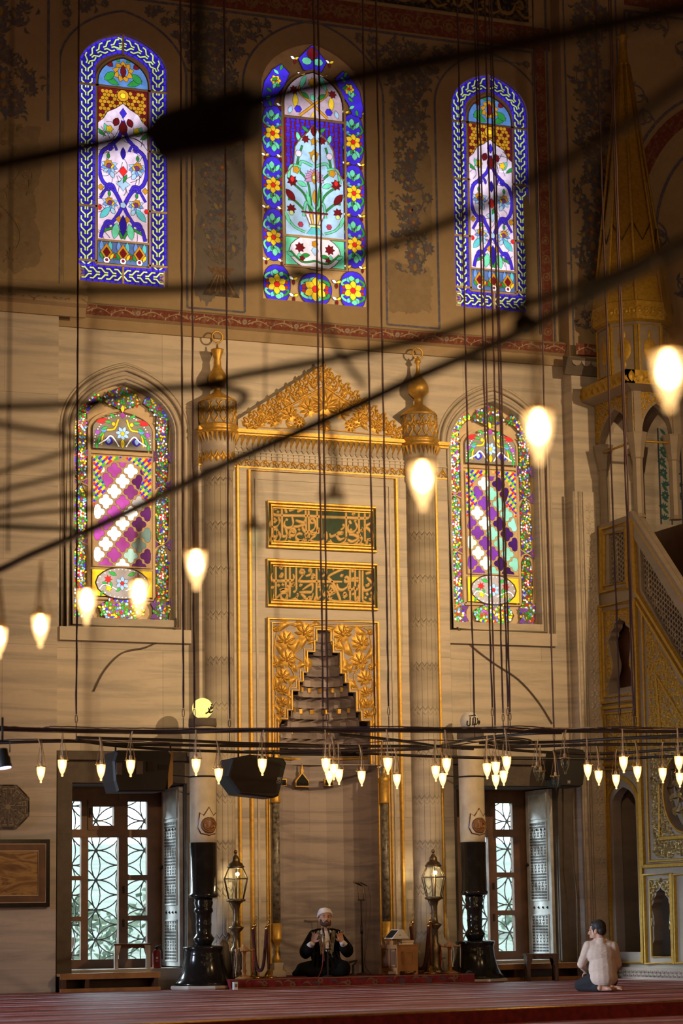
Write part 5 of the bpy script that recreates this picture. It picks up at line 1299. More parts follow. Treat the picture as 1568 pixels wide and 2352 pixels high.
# niche wall (five-sided), gilt lip, stone inlays
RN = 0.70; f = MB('marble_niche'); n = 10; cxn = (N0+N1)/2
pts = [(cxn+(N1-N0)/2*cos(pi*i/n), YM+0.02+0.72*sin(pi*i/n)) for i in range(n+1)]
f.add([(x, y, z) for z in (0.05, 3.14) for x, y in pts], [(i, i+1, n+2+i, n+1+i) for i in range(n)], False)
f.use('gold'); zl = at(743, 1736, YM).z
f.tube([(x, y-0.02, zl) for x, y in pts], 0.020, 6, False, False)
f.tube([(x, y-0.02, zl+0.20) for x, y in pts], 0.010, 6, False, False)
f.build('niche_wall', mih)
for px, pw, house in ((694, 13, True), (755, 8, False), (816, 8, False), (648, 8, False)):
    yy = YM+0.60 if px < 800 else YM+0.55; c = at(px, 1797, yy); w = pw/170.0*1.15
    f = MB('gold', 'black_bronze')
    if house:
        f.use('gold'); f.prism([(c.x-w-0.012, c.z-0.06), (c.x+w+0.012, c.z-0.06), (c.x+w+0.012, c.z+0.02), (c.x+0.014, c.z+0.125), (c.x+0.022, c.z+0.165), (c.x+0.010, c.z+0.19), (c.x, c.z+0.27), (c.x-0.010, c.z+0.19), (c.x-0.022, c.z+0.165), (c.x-0.014, c.z+0.125), (c.x-w-0.012, c.z+0.02)], MY(c.y), 0.004, -0.04)
        f.use('black_bronze'); f.prism([(c.x-w, c.z-0.048), (c.x+w, c.z-0.048), (c.x+w, c.z+0.015), (c.x, c.z+0.12), (c.x-w, c.z+0.015)], MY(c.y), 0.008, -0.03)
    else:
        f.use('gold'); f.prism(rectp(c.x-w-0.012, c.x+w+0.012, c.z-0.05, c.z+0.05), MY(c.y), 0.004, -0.04); f.use('black_bronze'); f.prism(rectp(c.x-w, c.x+w, c.z-0.038, c.z+0.038), MY(c.y), 0.008, -0.03)
    f.build('stone_inlay', mih)
# corner colonnettes of porphyry with gilt ends
for X in (N0-0.035, N1+0.04):
    zb_, zt_ = 0.84, 2.45; f = MB('colonnette_stone'); b = (X, YM-0.045, 0)
    f.lathe([(0.052, zb_), (0.052, zt_)], b, 16); f.use('gold')
    f.lathe([(0.062, zt_), (0.07, zt_+0.02), (0.062, zt_+0.05), (0.066, zt_+0.30), (0.085, zt_+0.34), (0.06, zt_+0.37), (0.03, zt_+0.44), (0.025, zt_+0.53), (0.06, zt_+0.60), (0.068, zt_+0.64), (0.03, zt_+0.68), (0.012, zt_+0.80), (0.005, zt_+0.88)], b, 14)
    f.lathe([(0.012, 0.31), (0.050, 0.315), (0.046, 0.37), (0.022, 0.43), (0.018, 0.46), (0.032, 0.49), (0.020, 0.52), (0.045, 0.57), (0.066, 0.615), (0.072, 0.63), (0.064, 0.65), (0.064, zb_)], b, 14)
    f.use('marble_plain'); f.cbox((X, YM-0.05, 0.12), 0.19, 0.17, 0.18); f.cbox((X, YM-0.05, 0.26), 0.14, 0.14, 0.11); f.use('gold'); f.cbox((X, YM-0.05, 0.215), 0.175, 0.16, 0.02); f.build('colonnette', mih)
for x in (N0-0.115, N1-0.03, N1+0.125, N1+0.165, N0-0.15): f = MB('gold'); f.tube([(x, YM-0.012, 0.3), (x, YM-0.012, 2.98)], 0.013, 6, False, False); f.build('niche_bead', mih)

# script panels: letters traced as pen strokes
PEN = radians(62)
def pen(art, pts, w, h=0.010):
    pts = smooth_line(pts, 6); n = len(pts); L = []; R = []
    out = []
    def wid(i):
        a, b = pts[max(i-1, 0)], pts[min(i+1, n-1)]; an = atan2(b[1]-a[1], b[0]-a[0])
        e = min(i, n-1-i)/max(1, n-1); return w*(0.42+0.62*abs(sin(an-PEN)))*(0.55+0.45*min(1, e*7))
    art.rstrip(pts, lambda t: wid(int(round(t*(n-1)))), h)
V1 = [[(125, 105), (128, 300), (132, 520)], [(255, 112), (258, 300), (262, 500)], [(560, 135), (565, 330), (568, 585)], [(600, 142), (603, 330), (606, 540)], [(708, 150), (710, 300), (712, 460)], [(757, 150), (760, 340), (765, 545)], [(1080, 180), (1083, 360), (1085, 560)], [(1245, 182), (1248, 400), (1250, 590)], [(1322, 185), (1323, 400), (1325, 600)],
      [(285, 125), (300, 160), (318, 215)], [(150, 212), (172, 236), (300, 245), (560, 252), (800, 268), (1040, 278), (1300, 290), (1375, 280), (1385, 232)], [(155, 165), (225, 138)], [(150, 155), (195, 148)], [(345, 187), (440, 152)], [(450, 200), (535, 165)], [(205, 182), (207, 205)],
      [(210, 258), (228, 320), (195, 382), (135, 392), (106, 345), (122, 285)], [(318, 290), (322, 305)], [(385, 255), (402, 335), (378, 390), (315, 402), (286, 362), (300, 305)], [(430, 308), (500, 330), (548, 348), (470, 385), (400, 388)], [(545, 300), (560, 350), (522, 385), (545, 445), (610, 460), (670, 420), (688, 350), (655, 288), (622, 305), (628, 340), (668, 345)], [(475, 415), (480, 435)],
      [(150, 430), (185, 420), (203, 465), (168, 515), (138, 490), (150, 440)], [(200, 440), (190, 520), (140, 575), (112, 555), (118, 500)], [(215, 445), (238, 520), (200, 580), (140, 582)], [(300, 400), (322, 480), (290, 512), (262, 500)], [(325, 500), (300, 565), (245, 592), (215, 575)], [(345, 480), (365, 425), (400, 410), (432, 455), (410, 500), (355, 490), (378, 445), (415, 470)],
      [(520, 490), (480, 478), (440, 505), (450, 550), (500, 572), (545, 545)], [(330, 570), (390, 588), (455, 582), (520, 560)], [(355, 515), (365, 530)], [(550, 480), (575, 530), (540, 585), (570, 605), (610, 560)], [(625, 470), (680, 475), (745, 440), (720, 420), (715, 465), (740, 470)], [(620, 480), (690, 500), (640, 540), (615, 575)], [(620, 570), (700, 592), (765, 585), (830, 560), (825, 470), (808, 500), (825, 560)], [(720, 610), (728, 625)], [(755, 612), (763, 628)],
      [(610, 600), (635, 630)], [(870, 480), (890, 520), (950, 500), (1040, 480), (990, 470), (960, 500), (1000, 560), (1060, 540)], [(880, 560), (900, 610), (980, 632), (1060, 590), (1090, 520)], [(860, 580), (868, 600)], [(1040, 360), (1055, 400), (1010, 440)], [(1125, 315), (1145, 365)], [(1195, 315), (1205, 330)], [(1200, 340), (1222, 400), (1190, 455), (1135, 468), (1105, 430), (1115, 370)], [(1140, 430), (1148, 442)],
      [(1115, 500), (1190, 505), (1235, 545), (1160, 590), (1100, 560)], [(1215, 465), (1260, 520), (1225, 600), (1180, 630)], [(1180, 630), (1250, 625), (1285, 560), (1255, 520)], [(1275, 430), (1280, 455), (1290, 420), (1292, 455), (1300, 420)], [(1430, 335), (1370, 370), (1330, 395), (1390, 450), (1420, 510), (1390, 560), (1345, 565)], [(1425, 480), (1420, 560), (1370, 570)], [(1270, 610), (1310, 640), (1350, 620), (1340, 590), (1320, 600)], [(1160, 220), (1180, 235), (1200, 215)], [(1180, 235), (1182, 250)], [(1085, 165), (1125, 170), (1100, 210)], [(1045, 620), (1095, 615), (1110, 650)], [(1370, 660), (1385, 635), (1410, 635)]]
D1 = [(165, 285), (165, 325), (185, 305), (207, 198), (320, 298), (478, 427), (360, 523), (727, 622), (762, 622), (866, 592), (1200, 322), (1145, 437)]
V2 = [[(178, 105), (180, 330), (178, 550)], [(305, 112), (306, 280), (308, 420)], [(358, 118), (360, 340), (358, 548)], [(440, 118), (442, 330), (440, 450), (400, 480)], [(702, 135), (703, 340), (705, 540), (740, 560)], [(1132, 155), (1133, 380), (1134, 600)], [(1198, 158), (1198, 380), (1199, 590)], [(1255, 158), (1256, 380), (1252, 640)], [(1295, 160), (1294, 400), (1296, 600)],
      [(135, 230), (118, 280), (135, 325), (200, 335), (300, 332), (390, 325), (412, 290), (400, 245)], [(545, 195), (500, 190), (490, 220), (530, 245), (500, 290), (478, 325), (520, 342), (700, 340), (900, 345), (1030, 345)], [(505, 130), (515, 150)], [(545, 200), (545, 235), (525, 260)], [(635, 190), (610, 180), (612, 205), (635, 205), (620, 250), (560, 275)], [(680, 258), (650, 255), (655, 275), (685, 275), (645, 298)], [(740, 165), (768, 220)], [(835, 195), (815, 185), (825, 240), (765, 280)], [(920, 160), (915, 200)],
      [(1105, 165), (1000, 200), (870, 265), (860, 300), (900, 345), (950, 430), (1000, 560), (1010, 610)], [(1060, 300), (1095, 285), (1115, 330), (1075, 345), (1062, 310)], [(1115, 340), (1095, 410), (1030, 450), (980, 430), (965, 370)], [(1010, 255), (1030, 270), (1045, 250)], [(1155, 190), (1175, 225)], [(1165, 290), (1150, 320), (1185, 325), (1165, 290)], [(1240, 380), (1235, 430), (1205, 445), (1190, 410), (1165, 440), (1120, 445), (1115, 400)], [(1330, 245), (1415, 220)], [(1345, 290), (1400, 345), (1435, 380), (1385, 440), (1320, 455), (1305, 400)],
      [(1355, 370), (1375, 385), (1350, 395), (1345, 375)], [(1410, 480), (1412, 510)], [(1400, 545), (1425, 530), (1430, 570), (1395, 570), (1385, 550)], [(1430, 570), (1400, 620), (1340, 620), (1300, 590)], [(1345, 485), (1360, 520)], [(1330, 545), (1335, 555)], [(120, 405), (140, 420), (155, 400)], [(205, 370), (225, 410)], [(265, 375), (270, 390)], [(320, 390), (345, 415), (335, 445), (300, 440), (240, 460), (290, 470), (330, 480), (250, 500), (160, 580), (140, 580), (150, 510)], [(225, 455), (290, 440)], [(240, 510), (260, 570), (330, 592), (400, 575), (460, 530), (455, 490)],
      [(385, 360), (390, 400), (400, 365), (402, 400), (415, 360), (412, 400)], [(470, 500), (440, 560), (480, 600), (560, 560), (500, 500)], [(480, 380), (500, 390), (520, 375)], [(480, 480), (560, 480), (640, 470), (650, 380), (600, 395), (520, 450)], [(660, 490), (640, 560), (610, 590), (600, 550), (640, 545)], [(640, 550), (560, 575), (520, 590)], [(740, 440), (765, 460), (765, 520), (725, 560)], [(745, 370), (745, 380)], [(690, 520), (680, 580), (720, 615), (790, 600), (835, 545), (840, 480)], [(800, 490), (830, 475), (840, 510), (800, 515), (795, 490)], [(860, 450), (880, 400), (920, 430), (930, 480), (870, 480), (900, 440)],
      [(850, 470), (890, 500), (945, 480)], [(855, 610), (890, 560), (900, 540)], [(895, 580), (960, 600), (1020, 605), (1080, 600), (1130, 605), (1200, 610), (1240, 580), (1225, 545), (1205, 590)], [(1045, 485), (1075, 500), (1050, 510), (1090, 520), (1045, 545)], [(810, 385), (830, 400), (850, 380)], [(225, 145), (250, 160), (270, 145)], [(248, 160), (250, 190)], [(235, 250), (262, 245), (262, 275), (235, 272), (235, 250)], [(310, 525), (330, 530), (312, 550), (335, 555)], [(915, 600), (935, 635)], [(1165, 490), (1180, 515)]]
D2 = [(510, 145), (270, 382), (1410, 490), (1332, 550), (415, 603), (440, 603), (550, 598), (580, 598), (745, 378), (735, 410), (755, 412), (870, 520), (870, 560), (890, 575), (1225, 300), (1225, 335), (1060, 545), (1070, 520), (435, 567), (645, 300)]
def script_panel(oy, corners, V, Dn):
    (xa, ya), (xb, yb_), (xc, yc), (xd, yd) = corners
    q = [at(600+x/5.6, oy+y/5.6, YM) for x, y in corners]
    X0, X1 = (q[0].x+q[3].x)/2, (q[1].x+q[2].x)/2; Z1, Z0 = (q[0].z+q[1].z)/2, (q[2].z+q[3].z)/2
    f = MB('gold'); r = 0.035
    for off, rr in ((0.02, 0.024), (0.065, 0.022), (0.100, 0.012)):
        f.tube([(X0+off, YM-0.03, Z0+off), (X1-off, YM-0.03, Z0+off), (X1-off, YM-0.03, Z1-off), (X0+off, YM-0.03, Z1-off)], rr, 6, True, False)
    p = f.build('script_panel', mih)
    b = MB('panel_green'); b.box(X0+0.02, X1-0.02, YM-0.02, YM+0.01, Z0+0.02, Z1-0.02); b.build('board', p)
    l = MB('gilt_letter'); art = Art(l, MY(YM), 0.02)
    # photograph -> panel coordinates, so the script sits square in its frame
    def T(x, y):
        w = at(600+x/5.6, oy+y/5.6, YM); xm = (w.x-X0)/(X1-X0)
        zt_ = q[0].z+(q[1].z-q[0].z)*xm; zb2 = q[3].z+(q[2].z-q[3].z)*xm
        return (w.x, Z0+(Z1-Z0)*(w.z-zb2)/(zt_-zb2))
    for s_ in V: pen(art, [T(*p_) for p_ in s_], 0.047)
    for x, y in Dn: c = T(x, y); art.relief(circ(c[0], c[1], 0.025, 4, None, 0.3), 0.009)
    l.build('lettering', p); return p
script_panel(1140, [(40, 50), (1478, 138), (1478, 742), (75, 655)], V1, D1)
script_panel(1275, [(45, 42), (1490, 112), (1497, 718), (60, 668)], V2, D2)
# ---------------------------------------------------------------- pulpit (minbar): its side faces -X, stairs come down towards the hall
XM = at(1384, 1600, -0.30).x
mnb = thing('pulpit', 'tall marble pulpit with gilded carved side, pierced balustrade and pointed cone roof', 'pulpit', (XM, -0.3, 0))
def mp(px, py): p = onx(px, py, XM); return (-p.y, p.z)
def m5(u, v): return mp(1340+u/4.355, 1160+v/4.355)      # points read off two enlargements of the photograph
def m9(u, v): return mp(1340+u/3.92, 1680+v/3.92)
MM = MX(XM)
UB = 3.4                                          # how far the stairs come out
stop = m5(490, 70); s1_ = m5(993, 860); sl = (s1_[1]-stop[1])/(s1_[0]-stop[0])
uK = 0.29
pts_top = [(uK, m5(185, 190)[1]-0.0), (stop[0], stop[1]), (UB, stop[1]+sl*(UB-stop[0]))]
zTopL = m5(185, 195)[1]
def quad(*p): return [m5(*q) for q in p]
lob = []                                          # lobed window
ctr = m5(385, 1560)
def lobed_arch(um, z0, z1, hw, waist=0.62):
    h = z1-z0
    prof = [(hw, 0), (hw, 0.16*h), (hw*0.80, 0.24*h), (hw*waist, 0.38*h), (hw*0.72, 0.50*h), (hw*0.86, 0.66*h), (hw*0.95, 0.72*h), (hw*0.74, 0.78*h), (hw*0.72, 0.83*h), (hw*0.46, 0.88*h), (hw*0.42, 0.93*h), (hw*0.14, 0.96*h), (0, h)]
    pr = smooth_line(prof, 3)
    return [(um-x, z0+z) for x, z in pr][::1]+[(um+x, z0+z) for x, z in pr[::-1][1:]]
A1, A2 = m5(255, 1890), m5(510, 1860); top1 = m5(375, 1120)
W1 = lobed_arch((A1[0]+A2[0])/2, (A1[1]+A2[1])/2, top1[1], (A2[0]-A1[0])/2)
B1, B2 = m9(300, 1985), m9(512, 1985); top2 = m9(368, 500)
W2 = arch((B1[0]+B2[0])/2, B2[0]-B1[0], B1[1], m9(300, 660)[1], top2[1], 10, 0.45)
C1, C2 = m9(622, 2030), m9(806, 2030); top3 = m9(700, 1400)
W3 = lobed_arch((C1[0]+C2[0])/2, C1[1], top3[1], (C2[0]-C1[0])/2, 0.8)
dW = C2[0]-C1[0]; gap3 = m9(880, 2030)[0]-C1[0]+0.02
W4 = [(u+m9(905, 1400)[0]-C1[0], z) for u, z in W3]
zP = m9(600, 1180)[1]
# medallion centre
Cm = m9(905, 545); Rm = abs(m9(720, 545)[0]-Cm[0])*1.0
Rm = (Cm[1]-m9(900, 910)[1])*0.98
MED = circ(Cm[0], Cm[1], Rm, 40)
LAT1 = quad((255, 795), (440, 765), (430, 265), (250, 295))
def lowline(u): return m5(580, 850)[1]+(m5(993, 1580)[1]-m5(580, 850)[1])/(m5(993, 1580)[0]-m5(580, 850)[0])*(u-m5(580, 850)[0])
def hiline(u): return m5(555, 310)[1]+(m5(993, 1110)[1]-m5(555, 310)[1])/(m5(993, 1110)[0]-m5(555, 310)[0])*(u-m5(555, 310)[0])
uL = m5(568, 600)[0]
LAT2 = [(uL, lowline(uL)), (UB-0.15, lowline(UB-0.15)), (UB-0.15, hiline(UB-0.15)), (uL, hiline(uL))]
f = MB('minbar_marble')
outer = [(uK, -0.02), (UB, -0.02), (UB, max(0.4, pts_top[2][1])), (stop[0], stop[1]), (stop[0]-0.06, stop[1]-0.02), (uK, zTopL)]
f.plate(outer, [W1, W2, W3, W4, MED, LAT1, LAT2], MM, 0, -0.14)
f.build('side_wall', mnb)
# inner core: steps, far side, dark passage
f = MB('minbar_marble'); f.box(XM+1.05, XM+1.2, -UB, -uK, -0.02, 3.0); f.box(XM+0.14, XM+1.2, -uK-0.12, -uK-0.0, -0.02, zTopL-0.6); f.box(XM+0.14, XM+1.1, -stop[0]-0.1, -uK, 3.9, 4.1)
for i in range(14):
    u0 = stop[0]+i*0.165; z = 4.1-(i+1)*0.285
    if z > 0: f.box(XM+0.14, XM+1.1, -u0-0.165, -u0, max(0, z-0.6), z)
f.build('stairs', mnb)
f = MB('minbar_marble'); f.tube([MM(stop[0]-0.06, stop[1]-0.03, 0.0), MM(stop[0], stop[1]-0.02, 0), MM(UB, pts_top[2][1]-0.0, 0.0)], 0.055, 6, False, False)
for d, off in ((0.02, 0.02),): f.plate([(stop[0]-0.02, stop[1]-0.30), (UB, pts_top[2][1]-0.36), (UB, pts_top[2][1]), (stop[0]-0.02, stop[1])], [], MM, 0.035, 0.0)
f.build('handrail', mnb)
# pierced lattices
def lattice(name, poly, cell):
    f = MB('minbar_marble'); us = [p[0] for p in poly]; vs2 = [p[1] for p in poly]; a = Art(f, MM, -0.04)
    nx = int((max(us)-min(us))/cell)+3; nz = int((max(vs2)-min(vs2))/(cell*0.87))+3
    def seg(p, q):
        # clip the segment to the polygon by sampling
        n = 5; run = [tuple(Vector(p).lerp(Vector(q), i/n)) for i in range(n+1)]; run = [r for r in run if inside(poly, *r)]
        if len(run) > 1: f.tube([MM(run[0][0], run[0][1], -0.04), MM(run[-1][0], run[-1][1], -0.04)], cell*0.105, 4, False, False)
    for j in range(-1, nz):
        for i in range(-1, nx):
            x = min(us)+i*cell+(cell/2 if j % 2 else 0); z = min(vs2)+j*cell*0.87
            H = circ(x, z, cell*0.33, 6)
            for k in range(6): seg(H[k-1], H[k])
            for k in range(3):
                an = k*pi/3; q = (x+cell*cos(an), z+cell*sin(an)); c, s_ = cos(an), sin(an)
                seg((x+c*cell*0.33, z+s_*cell*0.33), (q[0]-c*cell*0.33, q[1]-s_*cell*0.33))
    f.build(name, mnb)
lattice('pierced_panel', LAT1, 0.125); lattice('pierced_balustrade', LAT2, 0.135)
f = MB('wood_dark'); f.box(XM+0.62, XM+0.66, -UB, -uK, 2.2, zTopL-0.15); f.build('far_screen', mnb)
f = MB('wood_dark'); f.plate([(uK+0.05, 3.75), (stop[0]-0.02, 3.75), (UB-0.1, lowline(UB-0.1)-0.1), (UB-0.1, hiline(UB-0.1)+0.1), (stop[0], stop[1]-0.2), (uK+0.05, zTopL-0.15)], [], MM, -0.22, -0.26); f.build('shade_backing', mnb)  # dark sheet behind the openings, standing in for the shade inside
# gilt mouldings
f = MB('minbar_gold')
def fr(poly, r=0.03, closed=True): f.tube([MM(u, v, 0.012) for u, v in poly], r, 5, closed, False)
def fr2(poly, r=0.03, g=0.075):
    fr(poly, r); c = cent(poly); fr([(u+(g if u < c[0] else -g), v+(g*1.2 if v < c[1] else -g*1.2)) for u, v in poly], r*0.55)
fr2(quad((188, 875), (462, 822), (450, 182), (188, 242)), 0.045, 0.07)
fr2(quad((195, 1985), (530, 1958), (500, 962), (168, 1018)), 0.045, 0.07)
P3 = [m5(195, 2035), m5(530, 2000), m9(520, 285), m9(190, 300)]; fr2(P3, 0.045, 0.07)
fr([m9(190, 345), m9(520, 345), m9(545, 2080), m9(240, 2080)], 0.04)
AO = arch((B1[0]+B2[0])/2-0.01, B2[0]-B1[0]+0.20, B1[1]-0.05, m9(300, 660)[1], m9(360, 415)[1], 10, 0.45); fr(AO[1:]+[AO[0]], 0.03, False)
# stair strings
def sline(p, q, r): f.tube([MM(p[0], p[1], 0.012), MM(q[0], q[1], 0.012)], r, 5, False, False)
dz = lambda u0, z0, u1: z0+sl*(u1-u0)
a0_ = m5(500, 140); sline(a0_, (UB, dz(a0_[0], a0_[1], UB)), 0.035); b0 = m5(535, 865); sline(b0, (UB, dz(b0[0], b0[1], UB)), 0.04); sline(a0_, b0, 0.05)
c0 = m5(520, 940); sline(c0, (UB, dz(c0[0], c0[1], UB)), 0.03); c1 = m5(555, 1010); sline(c1, (UB, dz(c1[0], c1[1], UB)), 0.02)
lowR = m9(548, 1210); sline(c0, lowR, 0.055); sline(m5(590, 1060), m9(600, 1170), 0.02)
sline(m5(610, 250), m5(610, 250), 0.001)
d0 = m5(730, 1690); sline(d0, (UB, dz(d0[0], d0[1], UB)), 0.022); sline(d0, m9(735, 300), 0.022)
fr(circ(Cm[0], Cm[1], Rm+0.015, 36), 0.018)
sline(m9(690, 480), m9(695, 960), 0.025); sline(m9(695, 965), (UB, m9(695, 965)[1]), 0.035)
sline(m9(548, 1215), (UB, m9(548, 1215)[1]), 0.035); sline(m9(600, 1170), (UB, m9(600, 1170)[1]), 0.02)
fr([m9(552, 1290), m9(795, 1285), m9(815, 2085), m9(575, 2090)], 0.035); fr([m9(602, 1335), m9(782, 1330), m9(806, 2030), m9(622, 2030)], 0.018)
q0 = [m9(825, 1290), m9(845, 2085)]; fr([q0[0], (UB-0.5, q0[0][1]), (UB-0.5, q0[1][1]), q0[1]], 0.035)
f.build('gilt_moulding', mnb)
# arabesque carving
def arabesque(name, regions, mat, r, seed, h=0.018, M=None):
    rnd = random.Random(seed)
    for ok, u0, u1, v0, v1 in regions:
        f = MB(mat); a = Art(f, M or MM, 0.002)
        n = int((u1-u0)*(v1-v0)/(r*r*1.1)); spots = []
        for t in range(n*30):
            x, z = rnd.uniform(u0, u1), rnd.uniform(v0, v1)
            if ok(x, z) and all((x-p)**2+(z-q)**2 > (r*0.95)**2 for p, q in spots): spots.append((x, z))
        for x, z in spots:
            a0 = rnd.uniform(0, 6.28); s_ = rnd.choice((-1, 1))
            p = [(x+r*0.56*(1-0.7*t)*cos(a0+s_*t*6), z+r*0.56*(1-0.7*t)*sin(a0+s_*t*6)) for t in [k/12 for k in range(13)]]
            p = [q for q in p if ok(*q)]
            if len(p) > 3: a.rstrip(p, r*0.28, h*0.8)
            for k in range(4):
                an = a0+k*1.6; q = (x+r*0.42*cos(an), z+r*0.42*sin(an)); e = (q[0]+r*0.5*cos(an+s_*1.3), q[1]+r*0.5*sin(an+s_*1.3))
                if ok(*q) and ok(*e): a.rleaf(q[0], q[1], an+s_*1.3, r*0.66, r*0.42, h, 0.25)
            if ok(x+r*.2, z) and ok(x-r*.2, z): a.relief(serr(x, z, r*0.26, 5, 0.6, a0), h*1.3)
        f.build(name, mnb)
tri_lo = lambda u, v: v < dz(c1[0], c1[1], u)-0.10 and u > m5(610, 1000)[0]
zmid = m9(600, 1170)[1]
notmed = lambda u, v: (u-Cm[0])**2+(v-Cm[1])**2 > (Rm+0.06)**2
uf, vf = m9(697, 965)
in_sq = lambda u, v: u > uf-0.02 and vf < v < Cm[1]+Rm+0.12
inQ = lambda Q, W: (lambda u, v: inside(Q, u, v) and not inside(grow(W, 0.03), u, v))
Q1 = quad((235, 1930), (490, 1900), (470, 1030), (215, 1060)); Q3 = [m5(240, 2095), m5(500, 2065), m9(495, 245), m9(225, 255)]
bb = lambda Q: (min(p[0] for p in Q), max(p[0] for p in Q), min(p[1] for p in Q), max(p[1] for p in Q))
Q4 = [m9(200, 420), m9(515, 400), m9(515, 720), m9(205, 720)]
AOo = arch((B1[0]+B2[0])/2-0.01, B2[0]-B1[0]+0.30, B1[1]-0.05, m9(300, 660)[1], m9(360, 415)[1]+0.05, 10, 0.45)
arabesque('carved_arabesque', [(lambda u, v: tri_lo(u, v) and v > Cm[1]+Rm+0.02, m5(600, 1000)[0], UB, Cm[1]+Rm, 5.6), (inQ(Q1, W1), *bb(Q1)), (inQ(Q3, [(0, 0), (0, 0.01), (0.01, 0)]), *bb(Q3)), (inQ(Q4, AOo), *bb(Q4))], 'minbar_gold', 0.10, 3)
gold('dull_gold', (0.40, 0.30, 0.11), 0.36, 0.5, (0.22, 0.15, 0.05))
Q5 = [m9(605, 1340), m9(780, 1335), m9(800, 1900), m9(620, 1900)]
arabesque('carved_rinceau', [(lambda u, v: u > m9(607, 1100)[0] and zmid+0.05 < v < Cm[1]+Rm+0.05 and not in_sq(u, v) and tri_lo(u, v), m9(600, 900)[0], UB-0.1, zmid, Cm[1]+Rm), (lambda u, v: in_sq(u, v) and notmed(u, v) and u < UB-0.1, uf, UB-0.1, vf, Cm[1]+Rm+0.1), (inQ(Q5, W3), *bb(Q5))], 'dull_gold', 0.135, 8, 0.03)
f = MB('dull_gold'); a = Art(f, MM, -0.03); rnd = random.Random(2); spots = []
for t in range(900):
    an, rr = rnd.uniform(0, 2*pi), Rm*sqrt(rnd.uniform(0, 1))*0.95; x, z = Cm[0]+rr*cos(an), Cm[1]+rr*sin(an)
    if all((x-p)**2+(z-q)**2 > 0.17**2 for p, q in spots): spots.append((x, z))
for i, (x, z) in enumerate(spots):
    if (x-Cm[0])**2+(z-Cm[1])**2 < (Rm-0.08)**2: a.rosette(x, z, rnd.uniform(0.05, 0.085), 7, 0.03, rnd.uniform(0, 6))
    for q in sorted(spots, key=lambda q: (q[0]-x)**2+(q[1]-z)**2)[1:4]: a.rstrip(smooth_line([(x, z), ((x+q[0])/2+0.03, (z+q[1])/2-0.03), q], 4), 0.022, 0.02)
f.build('pierced_medallion', mnb)
f = MB('minbar_marble'); a = Art(f, MM, 0.0)
f.plate([(uK, -0.02), (UB, -0.02), (UB, 0.16), (uK, 0.16)], [], MM, 0.06, 0.0)
for i in range(int((UB-uK)/0.11)):
    u = uK+0.06+i*0.11
    for k in range(4): a.relief(leafp(u, 0.08, pi/4+k*pi/2, 0.07, 0.035, 3), 0.02, d=0.06)
f.build('base_band', mnb)
# canopy
K0, K1 = uK, -onx(1457, 1050, XM).y
kx1 = at(1566, 1000, -K1).x
zs = lambda y: onx(1457, y, XM).z
zc0, zc1, zc2, zsp, zcol = zs(888), zs(858), zs(850), zs(1035), m5(480, 60)[1]-0.1
can = MB('minbar_marble')
for (cx_, cy_) in ((XM+0.10, -K0-0.08), (XM+0.10, -K1+0.10), (kx1-0.10, -K1+0.10), (kx1-0.10, -K0-0.08)):
    can.lathe([(0.10, zcol), (0.075, zcol+0.06), (0.075, zsp-0.1), (0.09, zsp-0.08), (0.10, zsp), (0.15, zsp+0.25), (0.16, zsp+0.28)], (cx_, cy_, 0), 8, smooth=False)
zar = zs(985)
zk0 = zs(960)
hz = zc0-0.02
def arch_wall(M, u0, u1):
    um = (u0+u1)/2; w = (u1-u0)-0.30
    A = arch(um, w, zsp+0.22, zsp+0.28, hz-0.18, 8, 0.5)
    can.plate([(u0, zsp+0.22), (um-w/2, zsp+0.22)]+[(u, v) for u, v in A[2:]][::-1]+[(um+w/2, zsp+0.22), (u1, zsp+0.22), (u1, hz), (u0, hz)], [], M, 0.0, -0.12)
arch_wall(MX(XM+0.02), K0, K1); arch_wall(MY(-K1+0.02), XM, kx1); arch_wall(MX(kx1-0.14), K0, K1)
can.box(XM, kx1, -K1, -K0, hz, hz+0.05)
can.build('canopy', mnb)
ex = 0.20
for (M, u0, u1) in ((MX(XM-ex), K0-0.0, K1+ex), (MY(-K1-ex), XM-ex, kx1+ex)):
    f = MB('minbar_gold'); f.plate(rectp(u0, u1, zc0+0.02, zc1+0.03), [], M, 0.0, -0.14); a = Art(f, M, 0.0)
    n = int((u1-u0)/0.16)
    for i in range(n):
        u = u0+(u1-u0)*(i+0.5)/n; hb = zc1-zc0; a.rleaf(u, zc0+0.04, pi/2, hb*0.9, 0.10, 0.02, 0); a.rleaf(u-0.04, zc0+0.04, pi/2+0.6, hb*0.6, 0.045, 0.02); a.rleaf(u+0.04, zc0+0.04, pi/2-0.6, hb*0.6, 0.045, 0.02)
    a.M = MX(XM) if M(0, 0, 0)[0] == XM-ex else MY(-K1); a.d = 0.0
    u0_, u1_ = (K0, K1) if M(0, 0, 0)[0] == XM-ex else (XM, kx1)
    um = (u0_+u1_)/2
    f.build('canopy_frieze', mnb); f = MB('minbar_gold'); f.tube([a.M(u0_+0.1, zsp+0.16, -0.05), a.M(u1_-0.1, zsp+0.16, -0.05)], 0.018, 6); f.build('tie_rod', mnb)
f = MB('minbar_marble')
f.use('minbar_marble'); f.add([(XM-ex, -K0, zc0+0.02), (XM-ex, -K1-ex, zc0+0.02), (kx1+ex, -K1-ex, zc0+0.02), (XM, -K0, hz-0.02), (XM, -K1, hz-0.02), (kx1, -K1, hz-0.02)], [(0, 1, 4, 3), (1, 2, 5, 4)], False)
f.box(XM-ex+0.01, kx1+ex-0.01, -K1-ex+0.01, -K0-0.01, zc1-0.02, zc1+0.025)
f.build('canopy_soffit', mnb)
